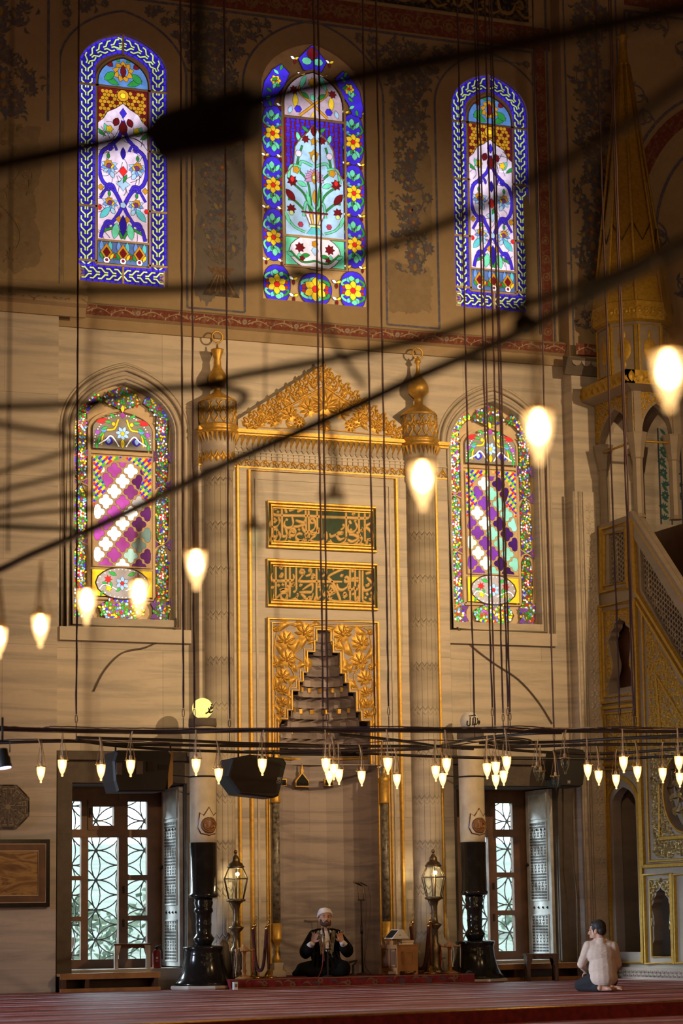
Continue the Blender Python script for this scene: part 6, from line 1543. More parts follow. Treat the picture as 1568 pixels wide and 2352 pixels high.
for (M, u0, u1) in ((MX(XM+0.02), K0, K1), (MY(-K1+0.02), XM, kx1)):
    A = arch((u0+u1)/2, (u1-u0)-0.24, zsp+0.1, zsp+0.28, hz-0.15, 8, 0.5)
    arabesque('canopy_spandrel', [(lambda u, v: u0+0.02 < u < u1-0.02 and zsp+0.32 < v < hz-0.01 and not inside(A, u, v), u0, u1, zsp+0.3, hz)], 'minbar_gold', 0.09, 17, 0.014, M)
# octagonal drum and cone
cxk, cyk = (XM+kx1)/2-0.02, -(K0+K1)/2
zd0, zd1, zd2 = zc1+0.03, at(1455, 757, cyk).z, at(1455, 712, cyk).z; za = at(1433, 150, cyk).z; zf = at(1432, 60, cyk).z
rd = (at(1535, 720, cyk)-at(1376, 720, cyk)).length/2*0.97
f = MB('minbar_marble', 'minbar_gold'); A0 = pi/8
P8 = lambda r, z: [(cxk+r*cos(A0+i*pi/4), cyk+r*sin(A0+i*pi/4), z) for i in range(8)]
f.lathe([(rd*0.93, zd0), (rd*0.93, zd1)], (cxk, cyk, 0), 8, A0, A0+2*pi, smooth=False)
f.use('minbar_gold')
b_, t_ = P8(rd*0.935, zd0), P8(rd*0.935, zd1)
for i in range(8):
    p, q, r_, s_ = (Vector(v) for v in (b_[i], b_[(i+1) % 8], t_[(i+1) % 8], t_[i])); f.tube([p.lerp(q, .06)+Vector((0, 0, .05)), q.lerp(p, .06)+Vector((0, 0, .05)), r_.lerp(s_, .06)-Vector((0, 0, .05)), s_.lerp(r_, .06)-Vector((0, 0, .05))], 0.025, 4, True, False)
    c = (p+q+r_+s_)/4; n_ = Vector((c.x-cxk, c.y-cyk, 0)).normalized(); tg = (q-p).normalized(); hh_ = (zd1-zd0)
    a = Art(f, lambda u, v, d: tuple(c+tg*u+Vector((0, 0, v))+n_*d), 0.0); a.relief([(0.10*cos(t)*abs(cos(t))**.0, 0.17*sin(t)) for t in [2*pi*k/16 for k in range(16)]], 0.015, 0.8); a.relief(leafp(0, 0.15, pi/2, 0.14, 0.05), 0.012); a.relief(leafp(0, -0.15, -pi/2, 0.14, 0.05), 0.012)
f.build('drum', mnb)
f = MB('minbar_gold')
f.lathe([(rd*0.95, zd1), (rd*1.04, zd1+0.03), (rd*1.04, zd2), (rd*1.0, zd2+0.02)], (cxk, cyk, 0), 8, A0, A0+2*pi, smooth=False)
for i in range(8):
    p, q = Vector(P8(rd*1.04, (zd1+zd2)/2)[i]), Vector(P8(rd*1.04, (zd1+zd2)/2)[(i+1) % 8]); n_ = Vector(((p+q).x/2-cxk, (p+q).y/2-cyk, 0)).normalized()
    for k in range(4):
        c = p.lerp(q, (k+.5)/4); a = Art(f, lambda u, v, d: tuple(c+(q-p).normalized()*u+Vector((0, 0, v))+n_*d), 0.0); a.rstrip(circ(0, 0, 0.065, 10), 0.022, 0.015, True); a.relief(serr(0, 0, 0.04, 5), 0.015)
f.build('drum_frieze', mnb)
f = MB('minbar_gold'); f.lathe([(rd*0.99, zd2), (rd*0.5, zd2+(za-zd2)*0.5), (0.085, za)], (cxk, cyk, 0), 8, A0, A0+2*pi, smooth=False)
for i in range(8):
    p = Vector(P8(rd*0.99, zd2)[i]); q = Vector(P8(0.085, za)[i]); f.tube([p, q], 0.022, 5)
    zz = zd2+(za-zd2)*0.33; rr = rd*0.99+(0.085-rd*0.99)*0.33; rr2 = rd*0.99+(0.085-rd*0.99)*0.27
    f.use('old_brass'); mid = (Vector(P8(rr2*0.99, zz-0.28)[i])+Vector(P8(rr2*0.99, zz-0.28)[(i+1) % 8]))/2; f.tube([Vector(P8(rr+0.004, zz)[i]), mid, Vector(P8(rr+0.004, zz)[(i+1) % 8])], 0.010, 4); f.use('minbar_gold')
f.build('cone_roof', mnb)
f = MB('minbar_gold'); h = zf-za; f.lathe([(0.09, za-0.02), (0.10, za), (0.085, za+0.02), (0.05, za+h*0.5), (0.045, za+h*0.62), (0.09, za+h*0.70), (0.09, za+h*0.74), (0.04, za+h*0.80), (0.012, za+h)], (cxk, cyk, 0), 12); f.build('roof_finial', mnb)
# tile panel on the pier behind the canopy and carved strip beside the pulpit
mb = MB('lacquer'); art = Art(mb, MY(-0.28), 0.003, 0.00002)
tx0, tx1 = at(1512, 1050, -0.28).x, at(1562, 1050, -0.28).x; tz0, tz1 = at(1530, 1205, -0.28).z, at(1530, 985, -0.28).z
art.ground(rectp(tx0, tx1, tz0, tz1), (0.42, 0.42, 0.38)); rnd = random.Random(9)
z = tz0+0.1
while z < tz1: 
    for sg in (-1, 1): art.pflower((tx0+tx1)/2+sg*0.11+0.03*sin(z*9), z, 0.075, rnd.choice((0, 2)), (0.02, 0.10, 0.14), (0.02, 0.16, 0.12)); art.fill(leafp((tx0+tx1)/2+sg*0.05, z+0.06, pi/2-sg*0.8, 0.14, 0.05), (0.02, 0.13, 0.13))
    z += 0.17
for x in (tx0, (tx0+tx1)/2, tx1): art.strip([(x, tz0), (x, tz1)], 0.025, (0.03, 0.05, 0.10))
struct('trim_9', mb)
mb = MB('marble_plain'); a = Art(mb, MY(-0.28), 0.03)
sx0 = at(1352, 1600, -0.3).x; sx1 = XM-0.02; mb.box(sx0, sx1, -0.31, -0.2, 0.12, 7.0)
z = 0.3
while z < 6.9:
    for k in range(6): a.relief(leafp((sx0+sx1)/2, z, pi/6+k*pi/3, (sx1-sx0)*0.42, 0.045, 3), 0.02)
    z += 0.17
for x in (sx0-0.05, sx0-0.14): mb.tube([(x, -0.285, 0.1), (x, -0.285, 7.0)], 0.022, 5)
struct('trim_10', mb)

# ---------------------------------------------------------------- plaques on the left pier
p = at(18, 1853, -0.30); f = MB('octagon_stone'); R = at(69, 1853, -0.3).x-p.x; O = circ(p.x, p.z, R*1.05, 8, None, pi/8)
f.prism(O, MY(-0.28), 0.03, 0); o = f.build('octagonal_plaque', None, None, 'dark carved octagonal plaque of maze-like script on the left marble pier', 'plaque')
l = MB('stone_dark'); a = Art(l, MY(-0.28), 0.0302)
f2 = lambda p, w, h, closed=False: a.rstrip(p, w, 0.005, closed); f2(circ(p.x, p.z, R*1.0, 8, None, pi/8), 0.02, 0.012, True)
for k in range(8):
    an = k*pi/4; ca, sa = cos(an), sin(an); T = lambda x, y: (p.x+(x*ca-y*sa)*R, p.z+(x*sa+y*ca)*R)
    for path in ([(0.12, 0.0), (0.85, 0.0), (0.85, 0.28), (0.62, 0.28), (0.62, 0.10), (0.35, 0.10)], [(0.2, -0.07), (0.75, -0.07), (0.75, -0.20), (0.5, -0.20)], [(0.72, 0.20), (0.72, 0.06)], [(0.85, -0.06), (0.85, -0.30), (0.66, -0.27)], [(0.45, 0.18), (0.30, 0.06)], [(0.55, 0.0), (0.55, -0.14), (0.4, -0.14)], [(0.93, -0.25), (0.93, 0.25)]): f2([T(*q) for q in path], 0.026, 0.012)
l.build('maze_script', o)
q0, q1 = at(-60, 2085, -0.3), at(113, 1928, -0.3); x1, z0, z1 = q1.x, at(113, 2083, -0.3).z, q1.z; x0 = x1-1.45
f = MB('black_bronze'); f.box(x0, x1, -0.34, -0.28, z0, z1); o = f.build('framed_stone_panel', None, None, 'dark framed slab of brown book-matched veined stone on the left pier', 'wall panel')
f = MB('red_marble' if 'red_marble' in MAT else 'wood_brown'); f.box(x0+0.05, x1-0.05, -0.345, -0.335, z0+0.05, z1-0.05); f.build('red_border', o)
f = MB('cord_white'); f.tube([(x0+0.17, -0.346, z0+0.15), (x1-0.16, -0.346, z0+0.15), (x1-0.16, -0.346, z1-0.15), (x0+0.17, -0.346, z1-0.15)], 0.010, 4, True, False); f.tube([(x0+0.06, -0.346, z0+0.06), (x1-0.06, -0.346, z0+0.06), (x1-0.06, -0.346, z1-0.06), (x0+0.06, -0.346, z1-0.06)], 0.008, 4, True, False); f.build('inlaid_line', o)
t = NT('veined_stone'); v = t.coords((0.9, 1, 3.2)); n = t.noise(v, 1.6, 6, 0.6, 1.2); t.color(t.ramp(n, [(0.3, (0.09, 0.038, 0.02)), (0.46, (0.24, 0.11, 0.035)), (0.55, (0.48, 0.27, 0.08)), (0.63, (0.19, 0.085, 0.03)), (0.8, (0.36, 0.18, 0.07))])); t.set(Roughness=0.3); MAT['veined_stone'] = t.m
f = MB('veined_stone'); f.box(x0+0.18, x1-0.17, -0.348, -0.34, z0+0.16, z1-0.16); f.build('stone_slab', o)
# ---------------------------------------------------------------- things on the floor
PZ = 0.13
px0, px1 = at(529, 2260, -1.05).x, at(1086, 2250, -1.0).x
t = NT('patterned_carpet'); a_ = t.add('ShaderNodeVertexColor'); a_.layer_name = 'Col'; n = t.noise(t.coords(), 40, 3); t.color(t.mix(0.3, a_.outputs[0], t.ramp(n, [(0.3, (0.25,)*3), (0.7, (0.75,)*3)]), 'OVERLAY')); t.set(Roughness=0.95); MAT['patterned_carpet'] = t.m
plat = thing('carpeted_platform', 'low platform covered in dark red floral carpet before the prayer niche', 'platform', (0, -0.6, 0))
f = MB('red_carpet'); f.box(px0, px1, -1.05, -0.0, 0, PZ); f.box(-0.72, 0.78, -0.01, 0.55, 0, PZ); f.build('carpet_top', plat)
f = MB('patterned_carpet'); a = Art(f, MY(-1.05), 0.003); rnd = random.Random(5)
for i in range(26):
    u = px0+0.08+i*(px1-px0-0.1)/26; v = rnd.uniform(0.04, 0.10); c = rnd.choice(((0.20, 0.12, 0.06), (0.07, 0.07, 0.09), (0.17, 0.10, 0.05)))
    if i % 3 == 0: a.fill(serr(u, v, 0.05, 7, 0.6), c); a.fill(circ(u, v, 0.02, 6), (0.2, 0.02, 0.02))
    else: a.fill(leafp(u, v, rnd.uniform(-0.5, 0.5), 0.14, 0.03, 4, 0.3), c)
a.strip([(px0, 0.012), (px1, 0.012)], 0.012, (0.30, 0.18, 0.08)); a.strip([(px0, PZ-0.008), (px1, PZ-0.008)], 0.01, (0.26, 0.14, 0.07)); f.build('carpet_pattern', plat)

def candlestick(px, lit, label, glabel):
    base = at(px, 2255, -0.58); base.z = 0
    r = thing('candlestick', label, 'candlestick', base, 'giant candlesticks beside the prayer niche')
    zc = lambda y: at(px, y, -0.58).z+0.02
    B = (base.x, base.y, 0)
    f = MB('marble_plain'); f.lathe([(0.44, 0.0), (0.46, 0.02), (0.45, 0.05), (0.38, 0.055)], B, 8, smooth=False); f.build('plinth', r)
    f = MB('black_bronze')
    f.lathe([(0.40, 0.05), (0.40, 0.08), (0.355, 0.12), (0.31, 0.20), (0.275, 0.32), (0.258, 0.42), (0.26, 0.44), (0.25, 0.46), (0.265, 0.52), (0.275, 0.545), (0.26, 0.555), (0.12, 0.57)], B, 32); f.build('base', r)
    f = MB('black_bronze')
    f.lathe([(0.10, 0.56), (0.115, 0.60), (0.135, 0.63), (0.14, 0.66), (0.12, 0.69), (0.10, 0.72), (0.105, 0.82), (0.11, 0.84), (0.102, 0.86), (0.108, 0.98), (0.13, 1.01), (0.125, 1.04), (0.112, 1.06), (0.13, 1.12), (0.12, 1.15), (0.13, 1.2)], B, 24); f.build('stem', r)
    f = MB('black_bronze'); zd = 1.90
    f.lathe([(0.17, 1.18), (0.195, 1.20), (0.195, 1.235), (0.183, 1.245), (0.183, zd), (0.17, zd+0.01)], B, 28); f.build('drum', r)
    zt = zc(1672 if lit else 1700); ztop = zt+0.12
    f = MB('wax'); dx = (at(px-9 if lit else px-7, 1700, -0.58).x-base.x)*0.0
    f.lathe([(0.172, zd), (0.176, zd+0.2), (0.178, zt-0.2), (0.172, zt)], B, 28); f.build('candle', r)
    f = MB('stone_dark'); f.lathe([(0.185, zt-0.01), (0.19, zt+0.02), (0.185, zt+0.10), (0.10, zt+0.11)], B, 16); f.build('cap', r)
    f = MB('rod_iron'); zb = zc(1788); f.tube([(B[0]+0.184*cos(t), B[1]+0.184*sin(t), zb) for t in [2*pi*i/20 for i in range(20)]], 0.012, 6, True)
    f.tube([(B[0]+0.18, B[1], zb), (B[0]+0.45, -0.19, zb+0.05)], 0.01, 5); f.tube([(B[0]-0.18, B[1], zb), (B[0]-0.4, -0.05, zb+0.06)], 0.01, 5); f.build('strap', r)
    # badge
    f = MB('wood_light', 'wax'); zb = zd+0.24
    a = Art(f, lambda u, v, d: (B[0]+(0.18+d)*sin(u/0.18+0.12), B[1]-(0.18+d)*cos(u/0.18+0.12), v), 0.003)
    f.use('wood_dark'); a.relief([(x*1.30, zb+y*1.24) for x, y in ((0, -0.12), (0.09, -0.10), (0.125, -0.03), (0.11, 0.06), (0.10, 0.13), (0.06, 0.10), (0.0, 0.19), (-0.06, 0.10), (-0.10, 0.13), (-0.11, 0.06), (-0.125, -0.03), (-0.09, -0.10))], 0.008, 0.9); a.d = 0.009; f.use('wax'); a.relief([(x*1.15, zb+y*1.12) for x, y in ((0, -0.12), (0.09, -0.10), (0.125, -0.03), (0.11, 0.06), (0.10, 0.13), (0.06, 0.10), (0.0, 0.19), (-0.06, 0.10), (-0.10, 0.13), (-0.11, 0.06), (-0.125, -0.03), (-0.09, -0.10))], 0.012, 0.85)
    a.d = 0.016; f.use('wood_brown'); a.relief(circ(0, zb-0.01, 0.112, 18), 0.02, 0.8); f.use('wood_light')
    a.d = 0.034
    for rr in (0.088, 0.068): a.rstrip([(rr*cos(t), zb-0.01+rr*sin(t)) for t in [2*pi*k/24 for k in range(24)]], 0.008, 0.006, True)
    for pth in ([(-0.055, 0.005), (-0.052, -0.03), (-0.03, -0.045), (-0.012, -0.03), (-0.012, 0.035)], [(0.008, 0.04), (0.008, -0.015), (0.016, -0.035), (0.032, -0.03), (0.036, -0.005), (0.05, -0.03), (0.062, -0.012)], [(-0.035, 0.035), (-0.028, 0.022), (-0.018, 0.032)], [(0.03, 0.04), (0.04, 0.03), (0.05, 0.042)]): a.rstrip(smooth_line([(x, zb+y) for x, y in pth], 4), 0.009, 0.007)
    f.build('badge', r)
    R = 0.140; cz = ztop+R*0.86
    g = MB('globe_lit' if lit else 'globe_off'); g.sphere((B[0], B[1], cz), R, None, None, 28, 18)
    go = g.build('globe', r)
    l = MB('black_iron'); S = lambda u, v: (B[0]+(R+0.003)*sin(u)*cos(v)*1.0+0.0, B[1]-(R+0.003)*cos(u)*cos(v), cz+(R+0.003)*sin(v))
    o = -0.25 if True else 0
    marks = ([[(0.55, 0.10), (0.45, -0.02), (0.30, -0.08), (0.22, 0.02), (0.32, 0.08), (0.20, -0.10), (0.0, -0.35), (-0.15, -0.42)], [(0.12, -0.30), (0.35, -0.35), (0.5, -0.2)], [(0.05, 0.0), (0.1, -0.15), (0.25, -0.28)], [(0.42, 0.14), (0.38, 0.28)]] if lit else
             [[(-0.35, 0.25), (-0.38, -0.35)], [(-0.15, 0.2), (-0.18, -0.3)], [(0.05, 0.25), (0.02, -0.32)], [(0.25, 0.2), (0.22, -0.2), (-0.18, -0.32)], [(0.42, -0.25), (0.55, -0.1), (0.42, 0.0), (0.40, -0.2)], [(-0.55, 0.0), (-0.6, -0.3), (-0.4, -0.38)], [(-0.45, 0.35), (0.15, 0.42)]])
    for m in marks: l.tube([S(u+0.15+(0.15 if lit else 0), v) for u, v in smooth_line([(u_*1.35-0.08, v_*1.35) for u_, v_ in m], 4)], 0.010 if lit else 0.009, 5)
    l.build('script', go)
    return r
candlestick(468, True, 'giant candlestick by the left garden window, its glowing yellow globe marked with script', '')
candlestick(1093, False, 'giant candlestick by the right garden window, its white globe unlit', '')

def lantern(px, label):
    b = at(px, 2240, -0.62); b.z = PZ
    r = thing('floor_lantern', label, 'lantern', b, 'brass floor lanterns flanking the niche'); B = (b.x, b.y, 0); z0 = PZ
    f = MB('old_brass')
    f.lathe([(r_, z0+(z_-z0)*0.95) for r_, z_ in [(0.13, z0), (0.14, z0+0.02), (0.10, z0+0.06), (0.075, z0+0.12), (0.07, z0+0.28), (0.08, z0+0.40), (0.05, z0+0.44), (0.045, z0+0.62), (0.10, z0+0.685), (0.105, z0+0.70), (0.055, z0+0.72), (0.042, z0+0.80), (0.045, z0+0.95), (0.06, z0+1.02), (0.095, z0+1.05), (0.125, z0+1.055), (0.13, z0+1.08), (0.10, z0+1.09)]], B, 16)
    f.build('stand', r)
    zb, zm_, zt = z0+1.03, z0+1.30, z0+1.445; rb, rm, rt = 0.11, 0.175, 0.105
    f = MB('old_brass'); ring = lambda R, z: [Vector((B[0]+R*cos(k*pi/3+0.25), B[1]+R*sin(k*pi/3+0.25), z)) for k in range(6)]
    b_, m_, t_ = ring(rb, zb), ring(rm, zm_), ring(rt, zt)
    for k in range(6): f.tube([b_[k], m_[k], t_[k]], 0.007, 5)
    f.tube(m_, 0.008, 5, True, False); f.tube(b_, 0.011, 5, True, False); f.tube(t_, 0.012, 5, True, False); f.build('frame', r)
    g = MB('clear_glass'); vs_ = b_+m_+t_; g.add(vs_, [(j*6+i, j*6+(i+1) % 6, (j+1)*6+(i+1) % 6, (j+1)*6+i) for j in range(2) for i in range(6)], False); g.build('glass', r)
    f = MB('old_brass'); f.lathe([(0.115, zt), (0.12, zt+0.015), (0.10, zt+0.03), (0.095, zt+0.05), (0.06, zt+0.075), (0.055, zt+0.10), (0.052, zt+0.12), (0.02, zt+0.165), (0.012, zt+0.18), (0.02, zt+0.19), (0.026, zt+0.205), (0.02, zt+0.225), (0.004, zt+0.235)], B, 12); f.build('roof', r)
    f = MB('lantern_bulb'); f.sphere((B[0]+0.02, B[1]-0.01, zm_+0.06), 0.026); f.build('bulb', r)
    f = MB('cord_white'); f.tube([(B[0], B[1], zb), (B[0]+0.01, B[1], zm_+0.03)], 0.012, 6); f.build('candle_tube', r)
    f = MB('rope'); f.tube(smooth_line([(B[0]-0.11, B[1]-0.02, zb), (B[0]-0.10, B[1]-0.03, z0+0.98), (B[0]-0.05, B[1]-0.05, z0+0.85), (B[0]-0.06, B[1]-0.05, z0+0.70), (B[0]-0.10, B[1]-0.06, z0+0.6), (B[0]-0.05, B[1]-0.06, z0+0.45), (B[0]-0.08, B[1]-0.08, z0+0.1)], 5), 0.005, 5); f.build('cord', r)
    L = lamp('POINT', 'bulb_light', (0.02, -0.01, zm_+0.06-PZ), 22, (1, .7, .36), 0.028); L.parent = r
    return r
lantern(543, 'tall lit brass floor lantern left of the niche beside the giant candlestick with glowing globe')
lantern(1000, 'tall lit brass floor lantern right of the niche behind the wooden cabinet')

def stanchion(p, label, h=0.68):
    r = thing('rope_post', label, 'barrier post', p, 'brass barrier posts'); B = tuple(p)
    f = MB('brass'); f.lathe([(0.11, p.z), (0.115, p.z+0.012), (0.07, p.z+0.03), (0.035, p.z+0.08), (0.024, p.z+0.11)], B[:2]+(0,), 18); f.build('foot', r)
    f = MB('wood_brown'); f.lathe([(0.021, p.z+0.10), (0.021, p.z+h)], B[:2]+(0,), 12); f.build('pole', r)
    f = MB('brass'); f.lathe([(0.024, p.z+h-0.02), (0.026, p.z+h), (0.012, p.z+h+0.03)], B[:2]+(0,), 10)
    f.tube(smooth_line([(B[0], B[1], p.z+h+0.02), (B[0], B[1], p.z+h+0.05), (B[0]+0.02, B[1], p.z+h+0.07), (B[0]+0.03, B[1], p.z+h+0.10), (B[0]+0.012, B[1], p.z+h+0.115), (B[0]-0.005, B[1], p.z+h+0.10)], 4), 0.0045, 5); f.build('hook', r); return r
def gp(px, Y): p = at(px, 2240, Y); p.z = PZ; return p
sA, sB, sC, sD = gp(586, -0.72), gp(617, -0.85), gp(949, -0.45), gp(990.5, -0.70)
stanchion(sA, 'brass-footed barrier post left of the niche, next to the prayer-bead stand', 0.69); stanchion(sB, 'brass-footed barrier post closest to the left side of the niche opening', 0.69)
stanchion(sC, 'barrier post right of the niche, mostly hidden behind the wooden cabinet', 0.69); stanchion(sD, 'slim brass barrier post between wooden cabinet and right floor lantern', 0.70)
def velvet(p, q, drop, label, dl=-0.035):
    m = thing('velvet_rope', label, 'barrier rope', (p+q)/2, None)
    P, Q = p+Vector((dl, -0.02, 0.63)), q+Vector((dl, -0.02, 0.63)); f = MB('velvet'); pts = []
    for i in range(25):
        t = i/24; s_ = 2*t-1; pts.append(Vector((P.x+(Q.x-P.x)*(0.5+0.5*(s_ if abs(s_) < 1 else s_)*abs(s_)**0.15), P.y+(Q.y-P.y)*t, P.z-drop*(1-abs(s_)**3.2))))
    f.tube(pts, 0.022, 10); f.build('rope', m)
    f = MB('brass')
    for e in (P, Q): f.tube([e+Vector((0, 0, -0.02)), e+Vector((0, 0, 0.045))], 0.018, 8); f.tube([e+Vector((0, 0, 0.045)), e+Vector((-dl, 0.02, 0.06))], 0.006, 5)
    f.build('end_hook', m)
velvet(sA, sB, 0.53, 'dark red velvet rope hanging in a loop between the two posts left of the niche')
velvet(sC, sD, 0.56, 'dark red velvet rope looping behind the wooden cabinet right of the niche')

def bead_rack(px, Y, label, group, strings):
    b = gp(px, Y); r = thing('bead_stand', label, 'stand', b, 'turned wooden prayer-bead stands'); B = (b.x, b.y, PZ)
    Z8 = lambda pr: [(r_, z_*0.80) for r_, z_ in pr]
    f = MB('wood_light'); f.lathe(Z8([(0.115, 0.0), (0.12, 0.015), (0.06, 0.045), (0.03, 0.06), (0.028, 0.10), (0.04, 0.13), (0.022, 0.16), (0.03, 0.22), (0.022, 0.28), (0.026, 0.40), (0.035, 0.42), (0.022, 0.44)]), B, 14); f.build('stem', r)
    f = MB('wood_light'); f.lathe(Z8([(0.02, 0.43), (0.09, 0.445), (0.095, 0.46), (0.08, 0.47), (0.07, 0.485), (0.03, 0.52), (0.012, 0.535), (0.016, 0.545), (0.004, 0.56)]), B, 16)
    for k in range(6): an = k*pi/3+0.3; f.tube([(B[0]+0.08*cos(an), B[1]+0.08*sin(an), B[2]+0.362), (B[0]+0.15*cos(an), B[1]+0.15*sin(an), B[2]+0.370)], 0.010, 6)
    f.build('crown', r)
    for i, (an, L, c, lb) in enumerate(strings):
        m_ = 'beads_%d%d%d' % tuple(int(v*255) for v in c)
        if m_ not in MAT: simple(m_, c, 0.3)
        x, y = B[0]+0.14*cos(an), B[1]+0.14*sin(an); f = MB(m_); tx, ty = -sin(an), cos(an)
        loop = []
        for k in range(41):
            t = k/40; s_ = sin(pi*t); loop.append((x+tx*0.018*sin(2*pi*t)+0.003*sin(9*t), y+ty*0.018*sin(2*pi*t), B[2]+0.383-L*0.8*(1-abs(2*t-1))))
        for k, p in enumerate(loop[:-1]): f.sphere(p, 0.0085, None, None, 6, 4)
        f.tube(loop, 0.003, 4)
        f.tube([(x, y, B[2]+0.383-L*0.8), (x, y, B[2]+0.353-L*0.8)], [0.003, 0.008], 5)
        o = f.build('prayer_beads', None); tag(o, lb, 'prayer beads', group)
BR, CRM, DK, GRN, RD, WH = (0.10, 0.035, 0.02), (0.5, 0.4, 0.26), (0.03, 0.02, 0.02), (0.05, 0.12, 0.07), (0.30, 0.012, 0.012), (0.62, 0.60, 0.56)
bead_rack(560, -0.95, 'turned wooden stand hung with prayer beads, left of the niche', 'prayer beads on the left stand', [(pi*0.98, 0.42, BR, 'outermost brown prayer beads at far left of the left stand'), (pi*1.12, 0.40, CRM, 'cream prayer beads on the left stand beside the brown string'), (pi*1.25, 0.38, DK, 'dark prayer beads nearest the stem of the left stand'), (pi*1.75, 0.36, RD, 'dark red prayer beads right of the stem on the left stand'), (pi*1.95, 0.43, GRN, 'green prayer beads at far right of the left stand')])
bead_rack(1034, -0.80, 'turned wooden stand hung with prayer beads, in front of the unlit-globe candlestick', 'prayer beads on the right stand', [(pi*1.0, 0.36, RD, 'bright red prayer beads at far left of the right stand'), (pi*1.45, 0.33, CRM, 'cream prayer beads hanging before the stem of the right stand'), (pi*1.9, 0.34, WH, 'white prayer beads at far right of the right stand')])

# cabinet with books and a white wedge
cb = gp(918, -0.80); cab = thing('wooden_cabinet', 'small honey-brown wooden cabinet with panelled doors right of the niche', 'cabinet', cb)
CW, CD_, CHh = 0.36, 0.34, 0.40; phi = radians(16)
def CT(p): c, s_ = cos(phi), sin(phi); return Vector((cb.x+p.x*c-p.y*s_, cb.y+p.x*s_+p.y*c, cb.z+p.z))
f = MB('wood_light'); f.T = CT; f.box(-CW/2, CW/2, -CD_/2, CD_/2, 0.05, CHh-0.015); f.box(-CW/2-0.012, CW/2+0.012, -CD_/2-0.012, CD_/2+0.012, CHh-0.015, CHh); f.build('body', cab)
for sx in (-1, 1):
    for sy in (-1, 1): f = MB('wood_light'); f.T = CT; f.cbox((sx*(CW/2-0.02), sy*(CD_/2-0.02), 0.025), 0.035, 0.035, 0.06); f.build('leg', cab)
def raised(f, M, u0, u1, v0, v1):
    for a_, b_, c_, d_ in ((u0, u1, v0, v0+0.02), (u0, u1, v1-0.02, v1), (u0, u0+0.02, v0, v1), (u1-0.02, u1, v0, v1)): f.plate(rectp(a_, b_, c_, d_), [], M, 0.008, 0)
    f.plate(rectp(u0+0.035, u1-0.035, v0+0.035, v1-0.035), [], M, 0.006, 0)
f = MB('wood_light'); f.T = CT; raised(f, MY(-CD_/2), -0.10, 0.10, 0.14, 0.31); f.build('front_panel', cab)
for k in (-1, 1): f = MB('wood_brown'); f.T = CT; raised(f, MX(-CW/2), k*0.085-0.065, k*0.085+0.065, 0.10, 0.35); f.build('door', cab)
def on_cab(x, y, z=0.0): return CT(Vector((x, y, CHh+z)))
def book(x, y, z, w, d, h, cov, label, rot):
    c = on_cab(x, y, z); r = thing('book', label, 'book', c, 'books on the wooden cabinet'); cr, sr = cos(phi+rot), sin(phi+rot)
    T = lambda p: Vector((c.x+p.x*cr-p.y*sr, c.y+p.x*sr+p.y*cr, c.z+p.z))
    f = MB(cov); f.T = T; f.box(-w/2, w/2, -d/2, d/2, 0, 0.004); f.box(-w/2, w/2, -d/2, d/2, h-0.004, h); f.box(-w/2, -w/2+0.005, -d/2, d/2, 0, h); f.build('cover', r)
    f = MB('paper'); f.T = T; f.box(-w/2+0.005, w/2-0.006, -d/2+0.006, d/2-0.006, 0.0035, h-0.0035); f.build('pages', r)
book(0.05, -0.02, 0, 0.24, 0.17, 0.030, 'paper', 'pale book with cream pages at the bottom of the pile on the cabinet', -0.05)
book(0.055, -0.02, 0.030, 0.25, 0.17, 0.032, 'red_paint', 'thick red book in the middle of the pile on the cabinet', 0.03)
book(0.03, -0.01, 0.062, 0.20, 0.15, 0.014, 'wood_brown', 'thin dark brown book on top of the pile on the cabinet', -0.1)
c = on_cab(-0.10, 0.02); f = MB('wood_light'); f.T = CT; f.box(-0.16, -0.05, -0.06, 0.11, CHh, CHh+0.055); tag(f.build('small_box', None), 'small tan box on the cabinet under the white wedge', 'box')
w_ = thing('slanted_speaker', 'white wedge-shaped desk speaker with dark slanted front on the wooden cabinet', 'speaker', on_cab(-0.02, 0.06, 0.076)); f = MB('white_plastic'); f.T = CT
tri = [(-0.17, 0.0), (0.13, 0.0), (0.02, 0.125), (-0.04, 0.125)]; zb = CHh+0.077
f.plate([(u, zb+v) for u, v in tri], [], lambda u, v, d: (u, 0.03-d, v), 0.09, -0.09); f.build('housing', w_)
f = MB('speaker_black'); f.T = CT; n_ = Vector((-0.125, 0, 0.13)).normalized(); p0, p1 = Vector((-0.155, 0, zb+0.018)), Vector((-0.052, 0, zb+0.113)); o_ = n_*0.004
f.add([p0+Vector((0, -0.04, 0))+o_, p0+Vector((0, 0.10, 0))+o_, p1+Vector((0, 0.10, 0))+o_, p1+Vector((0, -0.04, 0))+o_, p0+Vector((0, -0.04, 0)), p0+Vector((0, 0.10, 0)), p1+Vector((0, 0.10, 0)), p1+Vector((0, -0.04, 0))], [(0, 1, 2, 3), (0, 4, 5, 1), (1, 5, 6, 2), (2, 6, 7, 3), (3, 7, 4, 0)], False)
f.box(-0.05, -0.02, -0.062, -0.058, zb+0.045, zb+0.052); f.build('front_grille', w_)
for i, (x, y, lb) in enumerate(((-0.155, -0.13, 'clear drinking glass at the left edge of the cabinet top'), (-0.10, -0.14, 'clear drinking glass next to the pile of books on the cabinet'))):
    c = on_cab(x, y); f = MB('clear_glass'); f.lathe([(0.001, 0.003), (0.022, 0.003), (0.027, 0.075), (0.025, 0.075), (0.020, 0.008), (0.001, 0.008)], c, 14); tag(f.build('drinking_glass', None), lb, 'glass', 'glasses on the cabinet')

